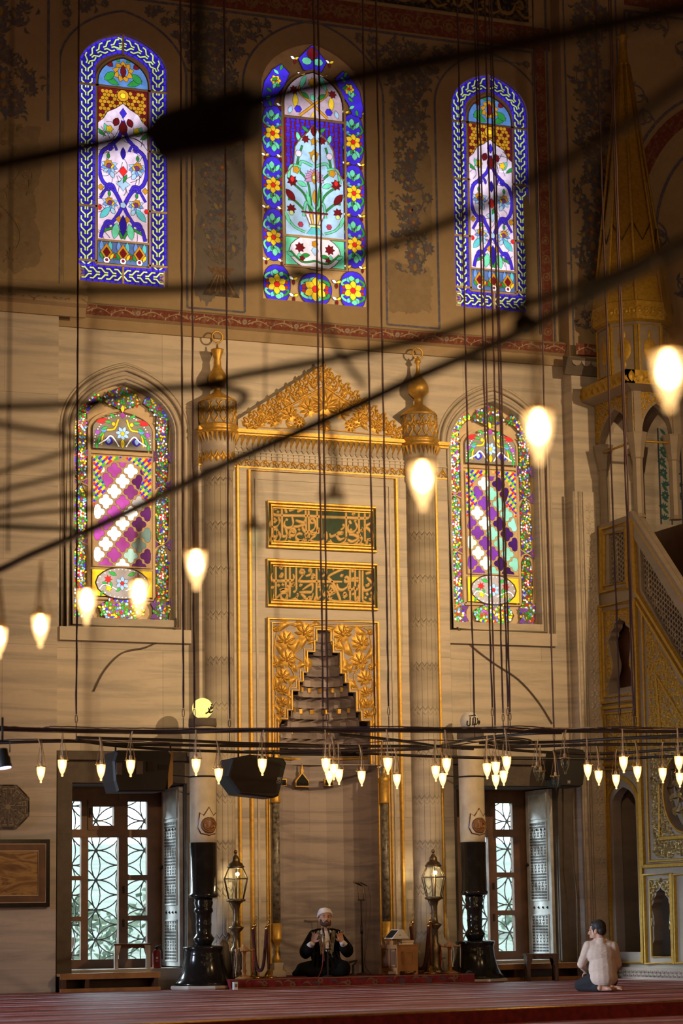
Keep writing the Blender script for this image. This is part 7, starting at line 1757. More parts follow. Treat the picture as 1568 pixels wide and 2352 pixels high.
# microphones
def mic(f, tip, back, r=0.018):
    d = (Vector(tip)-Vector(back)).normalized(); f.use('black_iron'); f.tube([back, Vector(tip)-d*0.03], [r*0.5, r*0.75], 8); f.use('chain'); f.sphere(Vector(tip)-d*0.012, r, r, r, 10, 7)
b = gp(833, -0.35); ms = thing('microphone_stand', 'tall black microphone stand with two microphones right of the kneeling imam', 'microphone stand', b)
f = MB('black_iron'); f.lathe([(0.12, 0), (0.12, 0.012), (0.03, 0.03), (0.012, 0.04)], b, 16); f.build('foot', ms)
f = MB('black_iron'); f.tube([b+Vector((0, 0, 0.02)), b+Vector((-0.005, 0, 0.55)), b+Vector((-0.005, 0, 0.66))], 0.013, 8); f.tube([b+Vector((-0.005, 0, 0.55)), b+Vector((-0.005, 0, 0.66))], 0.02, 8); f.tube([b+Vector((-0.005, 0, 0.6)), b+Vector((-0.01, 0, 1.00))], 0.009, 8); f.tube([b+Vector((-0.055, 0, 1.005)), b+Vector((0.045, 0, 1.005))], 0.009, 6); f.build('pole', ms)
f = MB('chain')
for x in (-0.045, 0.03): f.tube([b+Vector((x, 0, 1.0)), b+Vector((x-0.012, -0.01, 1.20))], 0.006, 6)
f.build('riser', ms)
for k, x in enumerate((-0.06, 0.015)): f = MB('black_iron'); mic(f, b+Vector((x-0.085, -0.08, 1.25)), b+Vector((x+0.07, 0.01, 1.195))); f.build('microphone', ms)
f = MB('rope')
for x in (0.06, 0.12): f.tube(smooth_line([b+Vector((x-0.02, 0, 1.19)), b+Vector((x, -0.02, 0.95)), b+Vector((x*0.6, -0.02, 0.5)), b+Vector((0.02, -0.03, 0.15)), b+Vector((0.1, -0.05, 0.006))], 5), 0.004, 5)
f.build('cable', ms)
b = gp(811, -0.45); f = MB('black_iron'); f.lathe([(0.07, 0), (0.07, 0.01), (0.02, 0.03), (0.018, 0.14)], b, 12); f.tube([b+Vector((0, 0, 0.13)), b+Vector((0.05, 0, 0.18))], 0.012, 6); mic(f, b+Vector((-0.10, -0.03, 0.165)), b+Vector((0.06, 0, 0.20)), 0.022); f.use('chain'); f.tube([b+Vector((0.05, 0, 0.19)), b+Vector((0.13, 0.02, 0.205))], 0.007, 6)
tag(f.build('desk_microphone', None), 'short desk microphone on the carpet between the imam and the tall stand', 'microphone')

# tables, benches, extinguisher
def low_table(c, w, d, h, rot, top, legm, label, nm='low_table'):
    r = thing(nm, label, 'table', c); cr, sr = cos(rot), sin(rot); T = lambda p: Vector((c.x+p.x*cr-p.y*sr, c.y+p.x*sr+p.y*cr, c.z+p.z))
    f = MB(top); f.T = T; f.box(-w/2, w/2, -d/2, d/2, h-0.022, h); f.build('table_top', r)
    f = MB(top); f.T = T
    scal = [(-w/2+0.03, h-0.022)]+[(-w/2+0.03+(w-0.06)*i/24, h-0.05-0.018*abs(sin(i*pi/6))) for i in range(25)]+[(w/2-0.03, h-0.022)]
    f.plate(scal, [], lambda u, v, dd: (u, -d/2+0.02-dd, v), 0.0, -0.012); f.plate(scal, [], lambda u, v, dd: (u, d/2-0.008-dd, v), 0.0, -0.012); f.build('apron', r)
    for sx in (-1, 1):
        f = MB(legm); f.T = T; x = sx*(w/2-0.025)
        A = arch(0, d*0.42, 0.0, h*0.42, h*0.66, 8, 0.5)
        f.plate([(-d/2+0.01, 0), (-d*0.21, 0)]+[(u, v) for u, v in A[2:]][::-1]+[(d*0.21, 0), (d/2-0.01, 0), (d/2-0.01, h-0.02), (-d/2+0.01, h-0.02)], [], lambda u, v, dd: (x+dd, u, v), -0.012, 0.012); f.build('leg', r)
        if legm != top or True:
            for sy in (-1, 1):
                f = MB(legm); f.T = T
                f.plate([(x-0.0-0.07*sx, h-0.02), (x, h-0.02), (x, 0), (x-0.035*sx, 0), (x-0.03*sx, h*0.5), (x-0.055*sx, h*0.72)], [], lambda u, v, dd: (u, sy*(d/2-0.012)+dd, v), -0.01, 0.01)
                f.build('leg_bracket', r)
    return r
simple('painted_white_wood', (0.55, 0.50, 0.50), 0.35)
c = at(303, 2235, 0.32); c.z = LWZ[0]; low_table(c, 0.50, 0.36, 0.33, radians(-14), 'wood_dark', 'painted_white_wood', 'small low table with dark top and white arched legs on the left window sill')
c = at(1243, 2243, -0.75); c.z = 0; low_table(c, 0.46, 0.34, 0.37, radians(-18), 'wood_dark', 'wood_dark', 'small dark carved low table in front of the right garden window')
def bench(x0, x1, y0, y1, h, label):
    r = thing('low_bench', label, 'bench', ((x0+x1)/2, (y0+y1)/2, 0)); f = MB('wood_light'); f.box(x0, x1, y0, y1, h-0.035, h); f.build('seat_board', r)
    f = MB('wood_light'); f.box(x0, x1, y0, y0+0.03, 0.0, 0.045); f.box(x0, x1, y0, y0+0.02, h-0.075, h-0.035); f.build('rail', r)
    for x in (x0+0.03, (x0*0.75+x1*0.25), x1-0.08): f = MB('wood_dark'); f.box(x, x+0.05, y0+0.002, y1, 0.0, h-0.035); f.build('leg', r)
    f = MB('wood_dark'); f.box(x0+0.02, x1-0.02, y1-0.03, y1-0.01, 0, h-0.04); f.build('back_board', r)
xA = at(140, 2250, -0.30).x
bench(xA-0.05, at(366, 2250, -0.40).x, -0.45, -0.15, 0.235, 'long low brown wooden bench under the left garden window'); bench(at(1124, 2240, -0.40).x, at(1334, 2240, -0.40).x, -0.45, -0.15, 0.23, 'long low brown wooden bench under the right garden window')
c = at(360, 2213, 0.20); c.z = LWZ[0]; r = thing('fire_extinguisher', 'small red fire extinguisher on the left window sill behind the low table', 'fire extinguisher', c)
f = MB('red_paint'); f.lathe([(0.055, 0), (0.058, 0.01), (0.058, 0.20), (0.045, 0.235), (0.02, 0.25)], c, 16); f.build('cylinder', r)
f = MB('black_iron'); f.lathe([(0.018, 0.245), (0.018, 0.285), (0.01, 0.29)], c, 8); f.tube([c+Vector((0, 0, 0.285)), c+Vector((0.06, -0.01, 0.305))], 0.008, 5); f.tube(smooth_line([c+Vector((0.01, 0, 0.27)), c+Vector((0.06, -0.02, 0.25)), c+Vector((0.065, -0.03, 0.12))], 4), 0.008, 6); f.build('valve', r)
f = MB('white_plastic'); a = Art(f, lambda u, v, d: (c.x+(0.059+d)*sin(u), c.y-(0.059+d)*cos(u), c.z+v), 0.0005); a.fill([(x, z) for x, z in ((-0.5, 0.12), (-0.2, 0.12), (0.0, 0.12), (0.0, 0.15), (-0.2, 0.15), (-0.5, 0.15))], (1, 1, 1)); a.fill([(-0.55, 0.09), (-0.3, 0.09), (0.05, 0.09), (0.05, 0.10), (-0.3, 0.10), (-0.55, 0.10)], (1, 1, 1)); f.build('marking', r)
c = at(543, 2266, -1.15); c.z = 0; f = MB('white_plastic'); f.box(c.x-0.025, c.x+0.025, -1.13, -1.06, 0.0, 0.095); f.use('chain'); f.box(c.x-0.015, c.x+0.015, -1.135, -1.125, 0.03, 0.07); tag(f.build('floor_socket', None), 'small white socket box against the left end of the carpeted platform', 'socket')
f = MB('red_carpet'); x0, x1 = at(1010, 2255, -1.1).x, at(1160, 2250, -1.1).x; f.box(x1-0.9, x1, -1.06, -0.15, 0.0, 0.012); f.T = None; tag(f.build('rug', None), 'red rug edge under the unlit-globe candlestick by the right garden window', 'rug')
# loose cables on the marble
for pts, lb in (([(215, 1588), (240, 1540), (280, 1500), (330, 1488), (360, 1475), (400, 1448), (404, 1420)], 'thin dark cable trailing down the marble below the lower left stained window'), ([(1050, 1440), (1080, 1480), (1130, 1520), (1190, 1560), (1235, 1610), (1268, 1662)], 'thin dark cable running down the marble below the lower right stained window')):
    f = MB('stone_dark'); f.tube(smooth_line([at(x, y, -0.025) for x, y in pts], 5), 0.011, 5); tag(f.build('cable', None), lb, 'cable')
f = MB('stone_dark'); x = at(1316, 1900, -0.3).x; f.tube([at(1314, 1720, -0.31), at(1316, 1980, -0.31), at(1326, 2060, -0.31), at(1328, 2230, -0.31)], 0.013, 6); tag(f.build('cable_conduit', None), 'grey conduit running down the right pier beside the speaker', 'conduit')
# ---------------------------------------------------------------- people
def capsule(mb, p, q, r0, r1, n=12):
    p, q = Vector(p), Vector(q); d = q-p; L = d.length; prof = []
    for i in range(5): t = pi/2*(1-i/4); prof.append((max(0.0005, r0*cos(t)), -r0*sin(t)))
    for i in range(5): t = pi/2*i/4; prof.append((max(0.0005, r1*cos(t)), L+r1*sin(t)))
    mb.lathe(prof, p, n, axis=d if L > 1e-6 else (0, 0, 1))
def ell(mb, c, rx, ry, rz, rot=None):
    o = len(mb.v); mb.sphere((0, 0, 0), rx, ry, rz, 16, 12)
    for i in range(o, len(mb.v)):
        v = Vector(mb.v[i]);  v = (rot @ v) if rot else v; mb.v[i] = tuple(v+Vector(c))
def fuse(name, mb, voxel, parent, smooth=3, T=None, cut=None):
    """melt overlapping shapes into one continuous skin"""
    me = bpy.data.meshes.new('tmp'); me.from_pydata(mb.v, [], mb.f); o = bpy.data.objects.new('tmp', me); COL.objects.link(o)
    m = o.modifiers.new('r', 'REMESH'); m.mode = 'VOXEL'; m.voxel_size = voxel
    s = o.modifiers.new('s', 'SMOOTH'); s.factor = 0.5; s.iterations = smooth
    dg = bpy.context.evaluated_depsgraph_get(); e = o.evaluated_get(dg); m2 = bpy.data.meshes.new_from_object(e)
    vs_ = [tuple(v.co) for v in m2.vertices]; fs_ = [tuple(p.vertices) for p in m2.polygons]
    bpy.data.objects.remove(o); bpy.data.meshes.remove(me); bpy.data.meshes.remove(m2)
    if cut: keep = [f for f in fs_ if all(cut(vs_[i]) for i in f)]; fs_ = keep
    r = MB(mb.mats[0]); r.v = vs_; r.f = fs_; r.mi = [0]*len(fs_); r.c = [(.5, .5, .5)]*len(fs_); r.sm = [True]*len(fs_)
    return r.build(name, parent)
def local_build(name, mb, parent):               # meshes written in the person's own frame
    me = mb.build(name, None); me.parent = parent; return me
def fuse_l(name, mb, voxel, parent, smooth=3, cut=None):
    o = fuse(name, mb, voxel, None, smooth, None, cut); o.parent = parent; return o
RX = lambda a: Matrix.Rotation(a, 3, 'X'); RY = lambda a: Matrix.Rotation(a, 3, 'Y'); RZ = lambda a: Matrix.Rotation(a, 3, 'Z')
def head(mb, c, R):
    """skull, jaw, nose, brow, ears around c; face looks to -Y before R turns it; c = centre of the head"""
    P = lambda x, y, z: tuple(Vector(c)+R @ Vector((x, y, z)))
    ell(mb, P(0, 0.01, 0.03), 0.076, 0.095, 0.092, R); ell(mb, P(0, -0.028, -0.045), 0.060, 0.062, 0.070, R); ell(mb, P(0, -0.055, -0.092), 0.030, 0.028, 0.022, R)
    capsule(mb, P(0, -0.088, 0.005), P(0, -0.106, -0.034), 0.010, 0.015); ell(mb, P(0, -0.078, 0.022), 0.052, 0.020, 0.013, R)
    for s in (-1, 1):
        ell(mb, P(s*0.079, 0.01, -0.015), 0.010, 0.020, 0.033, R); ell(mb, P(s*0.035, -0.070, -0.030), 0.026, 0.022, 0.022, R); ell(mb, P(s*0.012, -0.098, -0.036), 0.010, 0.012, 0.008, R)
    ell(mb, P(0, -0.088, -0.063), 0.026, 0.012, 0.008, R); ell(mb, P(0, -0.086, -0.075), 0.022, 0.012, 0.008, R); ell(mb, P(0, -0.080, -0.082), 0.018, 0.010, 0.010, R)
def face_parts(parent, c, R, open_eyes=True):
    P = lambda x, y, z: tuple(Vector(c)+R @ Vector((x, y, z)))
    f = MB('eye_white')
    for s in (-1, 1): ell(f, P(s*0.033, -0.076, 0.004), 0.013, 0.010, 0.0065, R)
    f.use('hair_black')
    for s in (-1, 1): ell(f, P(s*0.032, -0.0842, 0.004), 0.0060, 0.004, 0.0060, R)
    local_build('eye', f, parent)
    f = MB('beard')
    for s in (-1, 1): f.tube([P(s*0.014, -0.094, 0.022), P(s*0.034, -0.092, 0.028), P(s*0.052, -0.078, 0.022)], [0.004, 0.0055, 0.003], 6)
    local_build('eyebrow', f, parent)
def hand(mb, wrist, palm_dir, side, curl, scale=1.0, spread=0.12):
    """palm from the wrist along palm_dir; side = unit vector towards the thumb; curl = bend direction of the fingers"""
    w = Vector(wrist); d = Vector(palm_dir).normalized(); s = Vector(side); s = (s-d*s.dot(d)).normalized(); k = Vector(curl); k = (k-d*k.dot(d)-s*k.dot(s)).normalized(); S = scale
    capsule(mb, w-d*0.03, w+d*0.02, 0.026*S, 0.026*S)
    for i in range(4):
        b = w+d*0.085*S+s*(0.033-0.022*i)*S; capsule(mb, w+d*0.015*S+s*(0.022-0.014*i)*S, b, 0.016*S, 0.0125*S, 10)
        L = (0.040, 0.045, 0.042, 0.033)[i]*S; a1 = d*0.93+k*0.30+s*(spread*(1.5-i)); a1.normalize(); a2 = (d*0.70+k*0.70+s*(spread*(1.5-i))).normalized(); a3 = (d*0.45+k*0.9+s*spread*(1.5-i)).normalized()
        p1 = b+a1*L; p2 = p1+a2*L*0.72; p3 = p2+a3*L*0.55
        capsule(mb, b, p1, 0.0115*S, 0.0102*S, 10); capsule(mb, p1, p2, 0.0102*S, 0.0092*S, 10); capsule(mb, p2, p3, 0.0092*S, 0.008*S, 10)
    b = w+d*0.028*S+s*0.026*S; t1 = (d*0.55+s*0.80+k*0.25).normalized(); t2 = (d*0.80+s*0.45+k*0.40).normalized()
    capsule(mb, b, b+t1*0.045*S, 0.016*S, 0.0125*S, 10); capsule(mb, b+t1*0.045*S, b+t1*0.045*S+t2*0.036*S, 0.012*S, 0.009*S, 10)
# imam: sits facing the hall, head tilted back, hands raised towards two microphones
ib = at(748, 2239, -0.62); ib.z = PZ
im = thing('person', 'person in black robe and white turban sitting in the niche, hands raised to microphones', 'person', ib); im.rotation_euler = (0, 0, radians(-17))
hc = Vector((-0.003, -0.05, 0.755)); HR = RZ(radians(4)) @ RX(radians(14)); HR = RX(radians(-17)) @ RZ(radians(6))
sk = MB('skin'); head(sk, hc, HR)
capsule(sk, (0, 0.0, 0.54), (0, -0.025, 0.68), 0.062, 0.054)
ell(sk, (0, 0.02, 0.42), 0.15, 0.10, 0.17); ell(sk, (0, 0.03, 0.20), 0.15, 0.12, 0.15); ell(sk, (0, 0.03, 0.10), 0.17, 0.14, 0.10)
SH = [Vector((-0.175, 0.02, 0.545)), Vector((0.18, 0.02, 0.545))]; EL = [Vector((-0.27, -0.04, 0.34)), Vector((0.29, -0.04, 0.35))]; WR = [Vector((-0.185, -0.20, 0.445)), Vector((0.205, -0.20, 0.45))]
for s_, e_, w_ in zip(SH, EL, WR): capsule(sk, Vector((s_.x*0.6, s_.y, s_.z-0.01)), s_, 0.06, 0.056); capsule(sk, s_, e_, 0.052, 0.042); capsule(sk, e_, w_, 0.042, 0.027)
hand(sk, WR[0], (0.28, -0.25, 0.85), (0.75, -0.3, -0.1), (0.5, -0.6, -0.1), 1.0, 0.14); hand(sk, WR[1], (-0.28, -0.2, 0.85), (-0.8, -0.3, -0.1), (-0.3, -0.7, -0.1), 1.0, 0.20)
for sx, kn in ((-1, Vector((-0.34, -0.20, 0.10))), (1, Vector((0.23, -0.26, 0.11)))):
    capsule(sk, (sx*0.09, 0.0, 0.12), kn, 0.09, 0.065); capsule(sk, kn, (sx*0.02, -0.12, 0.07), 0.06, 0.045)
fuse_l('body', sk, 0.0075, im, 2)
face_parts(im, hc, HR)
P = lambda x, y, z: tuple(hc+HR @ Vector((x, y, z)))
f = MB('beard'); ell(f, P(0, -0.050, -0.088), 0.052, 0.048, 0.035, HR)
for s in (-1, 1): ell(f, P(s*0.052, -0.025, -0.060), 0.024, 0.038, 0.045, HR); ell(f, P(s*0.066, 0.0, -0.025), 0.012, 0.02, 0.035, HR); capsule(f, P(s*0.004, -0.100, -0.052), P(s*0.034, -0.084, -0.068), 0.007, 0.006)
fuse_l('beard', f, 0.006, im, 2)
f = MB('dark_void'); ell(f, P(0, -0.0975, -0.0685), 0.016, 0.006, 0.007, HR); local_build('mouth', f, im)
tb = MB('cloth_white'); ell(tb, P(0, 0.022, 0.088), 0.092, 0.106, 0.072, HR)
for i in range(6):
    z = 0.060+i*0.011; rr = 0.093-0.0045*i; tilt = (-1)**i*0.10
    capsule_pts = [P(rr*cos(t), 0.018+rr*1.14*sin(t), z-0.012*sin(t)+tilt*0.1*cos(t)) for t in [2*pi*k/24 for k in range(24)]]; tb.tube(capsule_pts, 0.0155-0.0008*i, 8, True)
fuse_l('turban', tb, 0.0065, im, 4)
rb = MB('robe_black')
ell(rb, (0, 0.025, 0.44), 0.185, 0.125, 0.17); ell(rb, (0, 0.03, 0.28), 0.20, 0.15, 0.20); ell(rb, (-0.01, 0.0, 0.10), 0.25, 0.21, 0.12)
capsule(rb, (-0.10, 0.02, 0.56), (0.105, 0.02, 0.56), 0.075, 0.075)
for i in (0, 1): capsule(rb, SH[i]+Vector((-0.02*(1 if i else -1), 0, 0)), EL[i], 0.075, 0.085); capsule(rb, EL[i]+Vector((0, 0, -0.02)), EL[i].lerp(WR[i], 0.45)+Vector((0, 0, -0.03)), 0.085, 0.080); ell(rb, EL[i]+Vector((0, 0.01, -0.05)), 0.062, 0.06, 0.06)
capsule(rb, (-0.08, -0.02, 0.12), (-0.33, -0.20, 0.105), 0.12, 0.085); capsule(rb, (-0.33, -0.2, 0.09), (-0.43, -0.22, 0.045), 0.085, 0.04); capsule(rb, (0.08, -0.02, 0.12), (0.21, -0.26, 0.11), 0.12, 0.105); capsule(rb, (0.21, -0.24, 0.09), (0.25, -0.26, 0.06), 0.10, 0.055); capsule(rb, (-0.25, -0.24, 0.06), (0.2, -0.3, 0.06), 0.06, 0.06); capsule(rb, (-0.2, 0.1, 0.07), (0.2, 0.1, 0.07), 0.07, 0.07)
for i in range(7): capsule(rb, (-0.16+0.05*i, -0.13-0.01*(i % 2), 0.32), (-0.22+0.075*i, -0.27, 0.08), 0.018, 0.022)
fuse_l('robe', rb, 0.011, im, 3, lambda v: v[2] > 0.002 and not (abs(v[0]) < 0.055 and v[1] < -0.02 and v[2] > 0.56))
wh = MB('cloth_white')
for i in (0, 1): capsule(wh, EL[i].lerp(WR[i], 0.45), EL[i].lerp(WR[i], 0.93), 0.052, 0.040)
fuse_l('cuff', wh, 0.007, im, 2)
sh_ = MB('cloth_white'); ell(sh_, (0, -0.025, 0.46), 0.075, 0.092, 0.16); capsule(sh_, (0.005, -0.100, 0.44), (0.015, -0.128, 0.25), 0.036, 0.030); capsule(sh_, (-0.055, -0.03, 0.58), (0.055, -0.03, 0.58), 0.032, 0.032); capsule(sh_, (-0.02, -0.11, 0.50), (0.0, -0.135, 0.27), 0.012, 0.012); capsule(sh_, (0.03, -0.105, 0.50), (0.035, -0.13, 0.27), 0.010, 0.010)
fuse_l('shirt', sh_, 0.008, im, 2)
for s, path in ((-1, [(-0.095, -0.065, 0.60), (-0.085, -0.118, 0.50), (-0.062, -0.138, 0.40), (-0.055, -0.145, 0.30), (-0.050, -0.16, 0.20)]), (1, [(0.105, -0.065, 0.60), (0.095, -0.118, 0.50), (0.075, -0.138, 0.40), (0.068, -0.145, 0.30), (0.058, -0.17, 0.20)])):
    f = MB('lacquer'); q = smooth_line(path, 6)
    def band(off, w, col, d):
        f.col = col; vs_ = []
        for p in q: vs_ += [(p[0]+off-w/2, p[1]-0.012-d, p[2]), (p[0]+off+w/2, p[1]-0.012-d, p[2])]
        n = len(q); f.add(vs_, [(2*i, 2*i+1, 2*i+3, 2*i+2) for i in range(n-1)], True)
    band(0, 0.046, (0.03, 0.025, 0.02), 0.0); band(-0.020, 0.007, (0.36, 0.26, 0.12), 0.001); band(0.020, 0.007, (0.36, 0.26, 0.12), 0.001)
    f.col = (0.40, 0.29, 0.13)
    for i in range(0, len(q)-1):
        p = q[i]; f.add([(p[0]-0.010, p[1]-0.0145, p[2]), (p[0], p[1]-0.0145, p[2]-0.007), (p[0]+0.010, p[1]-0.0145, p[2]), (p[0], p[1]-0.0145, p[2]+0.007)], [(0, 1, 2, 3)], False)
    vs0 = [p for p in f.v]; f.build('robe_trim', None).parent = im
mstand = thing('table_microphone', 'pair of microphones on thin chrome stems standing before the turbaned person', 'microphone stand', ib+Vector((-0.10, -0.33, 0)))
mb_ = mstand.location
f = MB('black_iron'); f.lathe([(0.075, 0), (0.075, 0.012), (0.02, 0.025), (0.011, 0.03), (0.011, 0.36)], mb_, 12); f.tube([mb_+Vector((-0.055, 0, 0.36)), mb_+Vector((0.055, 0, 0.36))], 0.009, 6); f.build('base', mstand)
f = MB('chain'); 
for x in (-0.05, 0.045): f.tube([mb_+Vector((x, 0, 0.35)), mb_+Vector((x*0.75, 0.01, 0.545))], 0.0055, 6)
f.build('stem', mstand)
for x in (-0.040, 0.036): f = MB('black_iron'); mic(f, mb_+Vector((x+0.008, 0.095, 0.652)), mb_+Vector((x-0.006, 0.0, 0.54)), 0.020); f.build('microphone', mstand)
f = MB('red_paint'); f.tube(smooth_line([mb_+Vector((-0.05, 0, 0.52)), mb_+Vector((-0.075, -0.02, 0.35)), mb_+Vector((-0.09, -0.03, 0.15)), mb_+Vector((-0.16, -0.06, 0.008)), mb_+Vector((-0.22, -0.08, 0.006))], 6), 0.0045, 5); f.build('cable', mstand)

# kneeling man seen from behind, looking to the left
kb = ground(1383, 2278); kv = thing('person', 'person with short black hair kneeling on the carpet in a pale shirt, back turned', 'person', kb); kv.rotation_euler = (0, 0, radians(-28.5)); kv.scale = (0.95,)*3
hc = Vector((-0.045, 0.045, 0.745)); HR = RZ(radians(-108)) @ RX(radians(3))
sk = MB('skin'); head(sk, hc, HR); capsule(sk, (0.01, 0.03, 0.60), (-0.02, 0.04, 0.69), 0.060, 0.055)
ell(sk, (0, 0.02, 0.45), 0.15, 0.11, 0.17); ell(sk, (0, 0.02, 0.22), 0.15, 0.13, 0.14)
SHl, ELl, WRl = Vector((-0.155, 0.03, 0.555)), Vector((-0.245, 0.06, 0.335)), Vector((-0.17, 0.22, 0.235)); SHr, ELr, WRr = Vector((0.15, 0.03, 0.545)), Vector((0.195, 0.10, 0.33)), Vector((0.10, 0.25, 0.225))
for s_, e_, w_ in ((SHl, ELl, WRl), (SHr, ELr, WRr)): capsule(sk, Vector((s_.x*.6, s_.y, s_.z)), s_, .055, .053); capsule(sk, s_, e_, .050, .040); capsule(sk, e_, w_, .040, .027)
hand(sk, WRl, (-0.25, 0.9, -0.2), (0.8, 0.2, 0), (0, 0.1, -1), 1.0, 0.06); hand(sk, WRr, (-0.35, 0.85, -0.15), (-0.8, -0.2, 0), (0, 0.1, -1), 1.0, 0.06)
KN = [Vector((-0.27, 0.26, 0.075)), Vector((-0.03, 0.42, 0.075))]; AN = [Vector((-0.02, -0.10, 0.05)), Vector((0.13, -0.06, 0.05))]
for h_, k_, a_ in zip((Vector((-0.09, 0.02, 0.15)), Vector((0.09, 0.02, 0.15))), KN, AN): capsule(sk, h_, k_, .085, .06); capsule(sk, k_, a_, .055, .038)
for a_, tx in zip(AN, (0.07, 0.05)):             # bare feet tucked under, soles turned up
    toe = a_+Vector((tx+0.05, -0.055, -0.01)); capsule(sk, a_, a_+Vector((-0.01, -0.035, 0.0)), .036, .033); capsule(sk, a_+Vector((0, -0.02, -0.005)), toe, .034, .026); ell(sk, toe+Vector((-0.02, 0.002, 0)), .042, .040, .022)
    for i in range(5): capsule(sk, toe+Vector((-0.012, 0.018-0.011*i, -0.004)), toe+Vector((0.024-0.003*i, 0.014-0.012*i, -0.012)), .0105, .0085, 8)
fuse_l('body', sk, 0.0075, kv, 2); face_parts(kv, hc, HR)
P = lambda x, y, z: tuple(hc+HR @ Vector((x, y, z)))
f = MB('hair_black'); ell(f, P(0, 0.026, 0.045), 0.084, 0.096, 0.088, HR); ell(f, P(0, 0.062, -0.005), 0.074, 0.058, 0.07, HR); ell(f, P(0, -0.040, 0.075), 0.062, 0.045, 0.040, HR)
for s in (-1, 1): ell(f, P(s*0.070, -0.015, 0.03), 0.014, 0.03, 0.03, HR); capsule(f, P(s*0.074, -0.018, 0.02), P(s*0.072, -0.022, -0.035), 0.009, 0.005)
fuse_l('hair', f, 0.007, kv, 2)
f = MB('beard')
for s in (-1, 1): capsule(f, P(s*0.045, -0.040, -0.088), P(s*0.026, -0.064, -0.098), 0.006, 0.009)
ell(f, P(0, -0.066, -0.094), 0.03, 0.022, 0.016, HR); capsule(f, P(-0.02, -0.096, -0.054), P(0.02, -0.096, -0.054), 0.005, 0.005); fuse_l('stubble', f, 0.006, kv, 2)
s = MB('shirt_cream')
ell(s, (0.0, 0.03, 0.455), 0.185, 0.125, 0.165); ell(s, (0.015, 0.02, 0.27), 0.178, 0.145, 0.21); ell(s, (0.02, -0.005, 0.17), 0.176, 0.156, 0.13); capsule(s, (-0.10, 0.03, 0.555), (0.10, 0.03, 0.55), .072, .072); capsule(s, (-0.05, 0.03, 0.60), (0.06, 0.03, 0.60), .055, .055); ell(s, (0.005, 0.02, 0.60), .075, .078, .05)
for i, (s_, e_, w_) in enumerate(((SHl, ELl, WRl), (SHr, ELr, WRr))): capsule(s, s_, e_, .066, .056); capsule(s, e_, e_.lerp(w_, .82), .056, .042)
fuse_l('shirt', s, 0.009, kv, 2, lambda v: not (v[2] < 0.075 and v[1] > 0.05))
f = MB('shirt_cream'); f.lathe([(0.068, 0.0), (0.066, 0.035), (0.060, 0.036)], (0.005, 0.034, 0.618), 18); local_build('collar', f, kv)
t_ = MB('trousers')
for h_, k_, a_ in zip((Vector((-0.09, 0.03, 0.14)), Vector((0.09, 0.03, 0.14))), KN, AN): capsule(t_, h_, k_, .108, .078); capsule(t_, k_, a_+(k_-a_)*0.12, .074, .056); ell(t_, k_, .075, .08, .07)
ell(t_, (0, 0.02, 0.14), .15, .14, .10); fuse_l('trousers', t_, 0.010, kv, 3, lambda v: v[2] > 0.003)
# ---------------------------------------------------------------- the great lamp frame hung over the hall
ZR, ZL = 2.85, 2.55                              # height of the iron rings, height of the lamp rims
ch = thing('chandelier', 'huge low iron chandelier of crossing rings and cables hanging across the whole hall', 'chandelier', (-4, -14, ZR))
def rod(name, pts, r=0.021, wob=0.0, mat='rod_iron', seg=5, z=ZR):
    f = MB(mat); q = [ground(x, y, z) for x, y in smooth_line([tuple(map(float, p)) for p in pts], seg)]
    if wob:
        rnd = random.Random(len(pts)*7+int(pts[0][1])); q = [p+Vector((0, rnd.uniform(-wob, wob), rnd.uniform(-wob, wob)*0.6)) for p in q]
    f.tube(q, r, 7); return f.build(name, ch)
FAR = [
 [(-60, 1673), (0, 1674), (102, 1677), (204, 1679), (306, 1681), (400, 1681), (517, 1678), (645, 1677), (790, 1678), (882, 1677), (984, 1678), (1086, 1679), (1180, 1678), (1270, 1678), (1398, 1678), (1568, 1679), (1640, 1680)],
 [(-60, 1708), (0, 1706), (64, 1704), (174, 1703), (265, 1709), (398, 1711), (517, 1713), (680, 1714), (790, 1714)],
 [(176, 1694), (270, 1697), (398, 1700), (543, 1707), (671, 1710), (780, 1714), (958, 1714), (1104, 1716), (1180, 1716), (1347, 1711), (1551, 1709), (1640, 1707)],
 [(176, 1699), (255, 1712), (400, 1722), (543, 1727), (640, 1729), (696, 1728), (790, 1725), (849, 1724), (984, 1720)],
 [(780, 1687), (907, 1700), (1010, 1715), (1086, 1720)], [(960, 1722), (1010, 1714), (1086, 1697), (1180, 1688), (1232, 1684), (1290, 1683)],
 [(818, 1729), (958, 1736), (1112, 1741), (1168, 1742), (1280, 1743), (1398, 1743), (1545, 1737), (1640, 1733)],
 [(1120, 1714), (1168, 1722), (1280, 1729), (1398, 1731), (1568, 1719), (1640, 1712)],
 [(1100, 1706), (1285, 1704), (1423, 1696), (1568, 1689), (1640, 1686)]]
for k, p in enumerate(FAR): rod('ring_rod', p, 0.026 if k == 0 else 0.018)
for p in ([(-60, 1668), (0, 1669), (90, 1672), (130, 1669), (260, 1672), (400, 1673), (560, 1674), (700, 1671), (880, 1669), (1000, 1671), (1100, 1674), (1180, 1668), (1300, 1673), (1420, 1670), (1568, 1673), (1640, 1674)], [(-60, 1671), (60, 1673), (200, 1676), (420, 1679), (620, 1673), (800, 1675), (960, 1672), (1160, 1671), (1250, 1675), (1390, 1672), (1540, 1676), (1640, 1677)], [(-60, 1704), (60, 1698), (170, 1700), (300, 1704), (390, 1706)], [(540, 1709), (700, 1713), (830, 1706), (960, 1700), (1060, 1702), (1180, 1708), (1400, 1700), (1568, 1695)],
          [(560, 1724), (690, 1723), (840, 1722), (1000, 1716), (1130, 1700)]): rod('cable_bundle', p, 0.0065, 0.006, 'rope', 8)
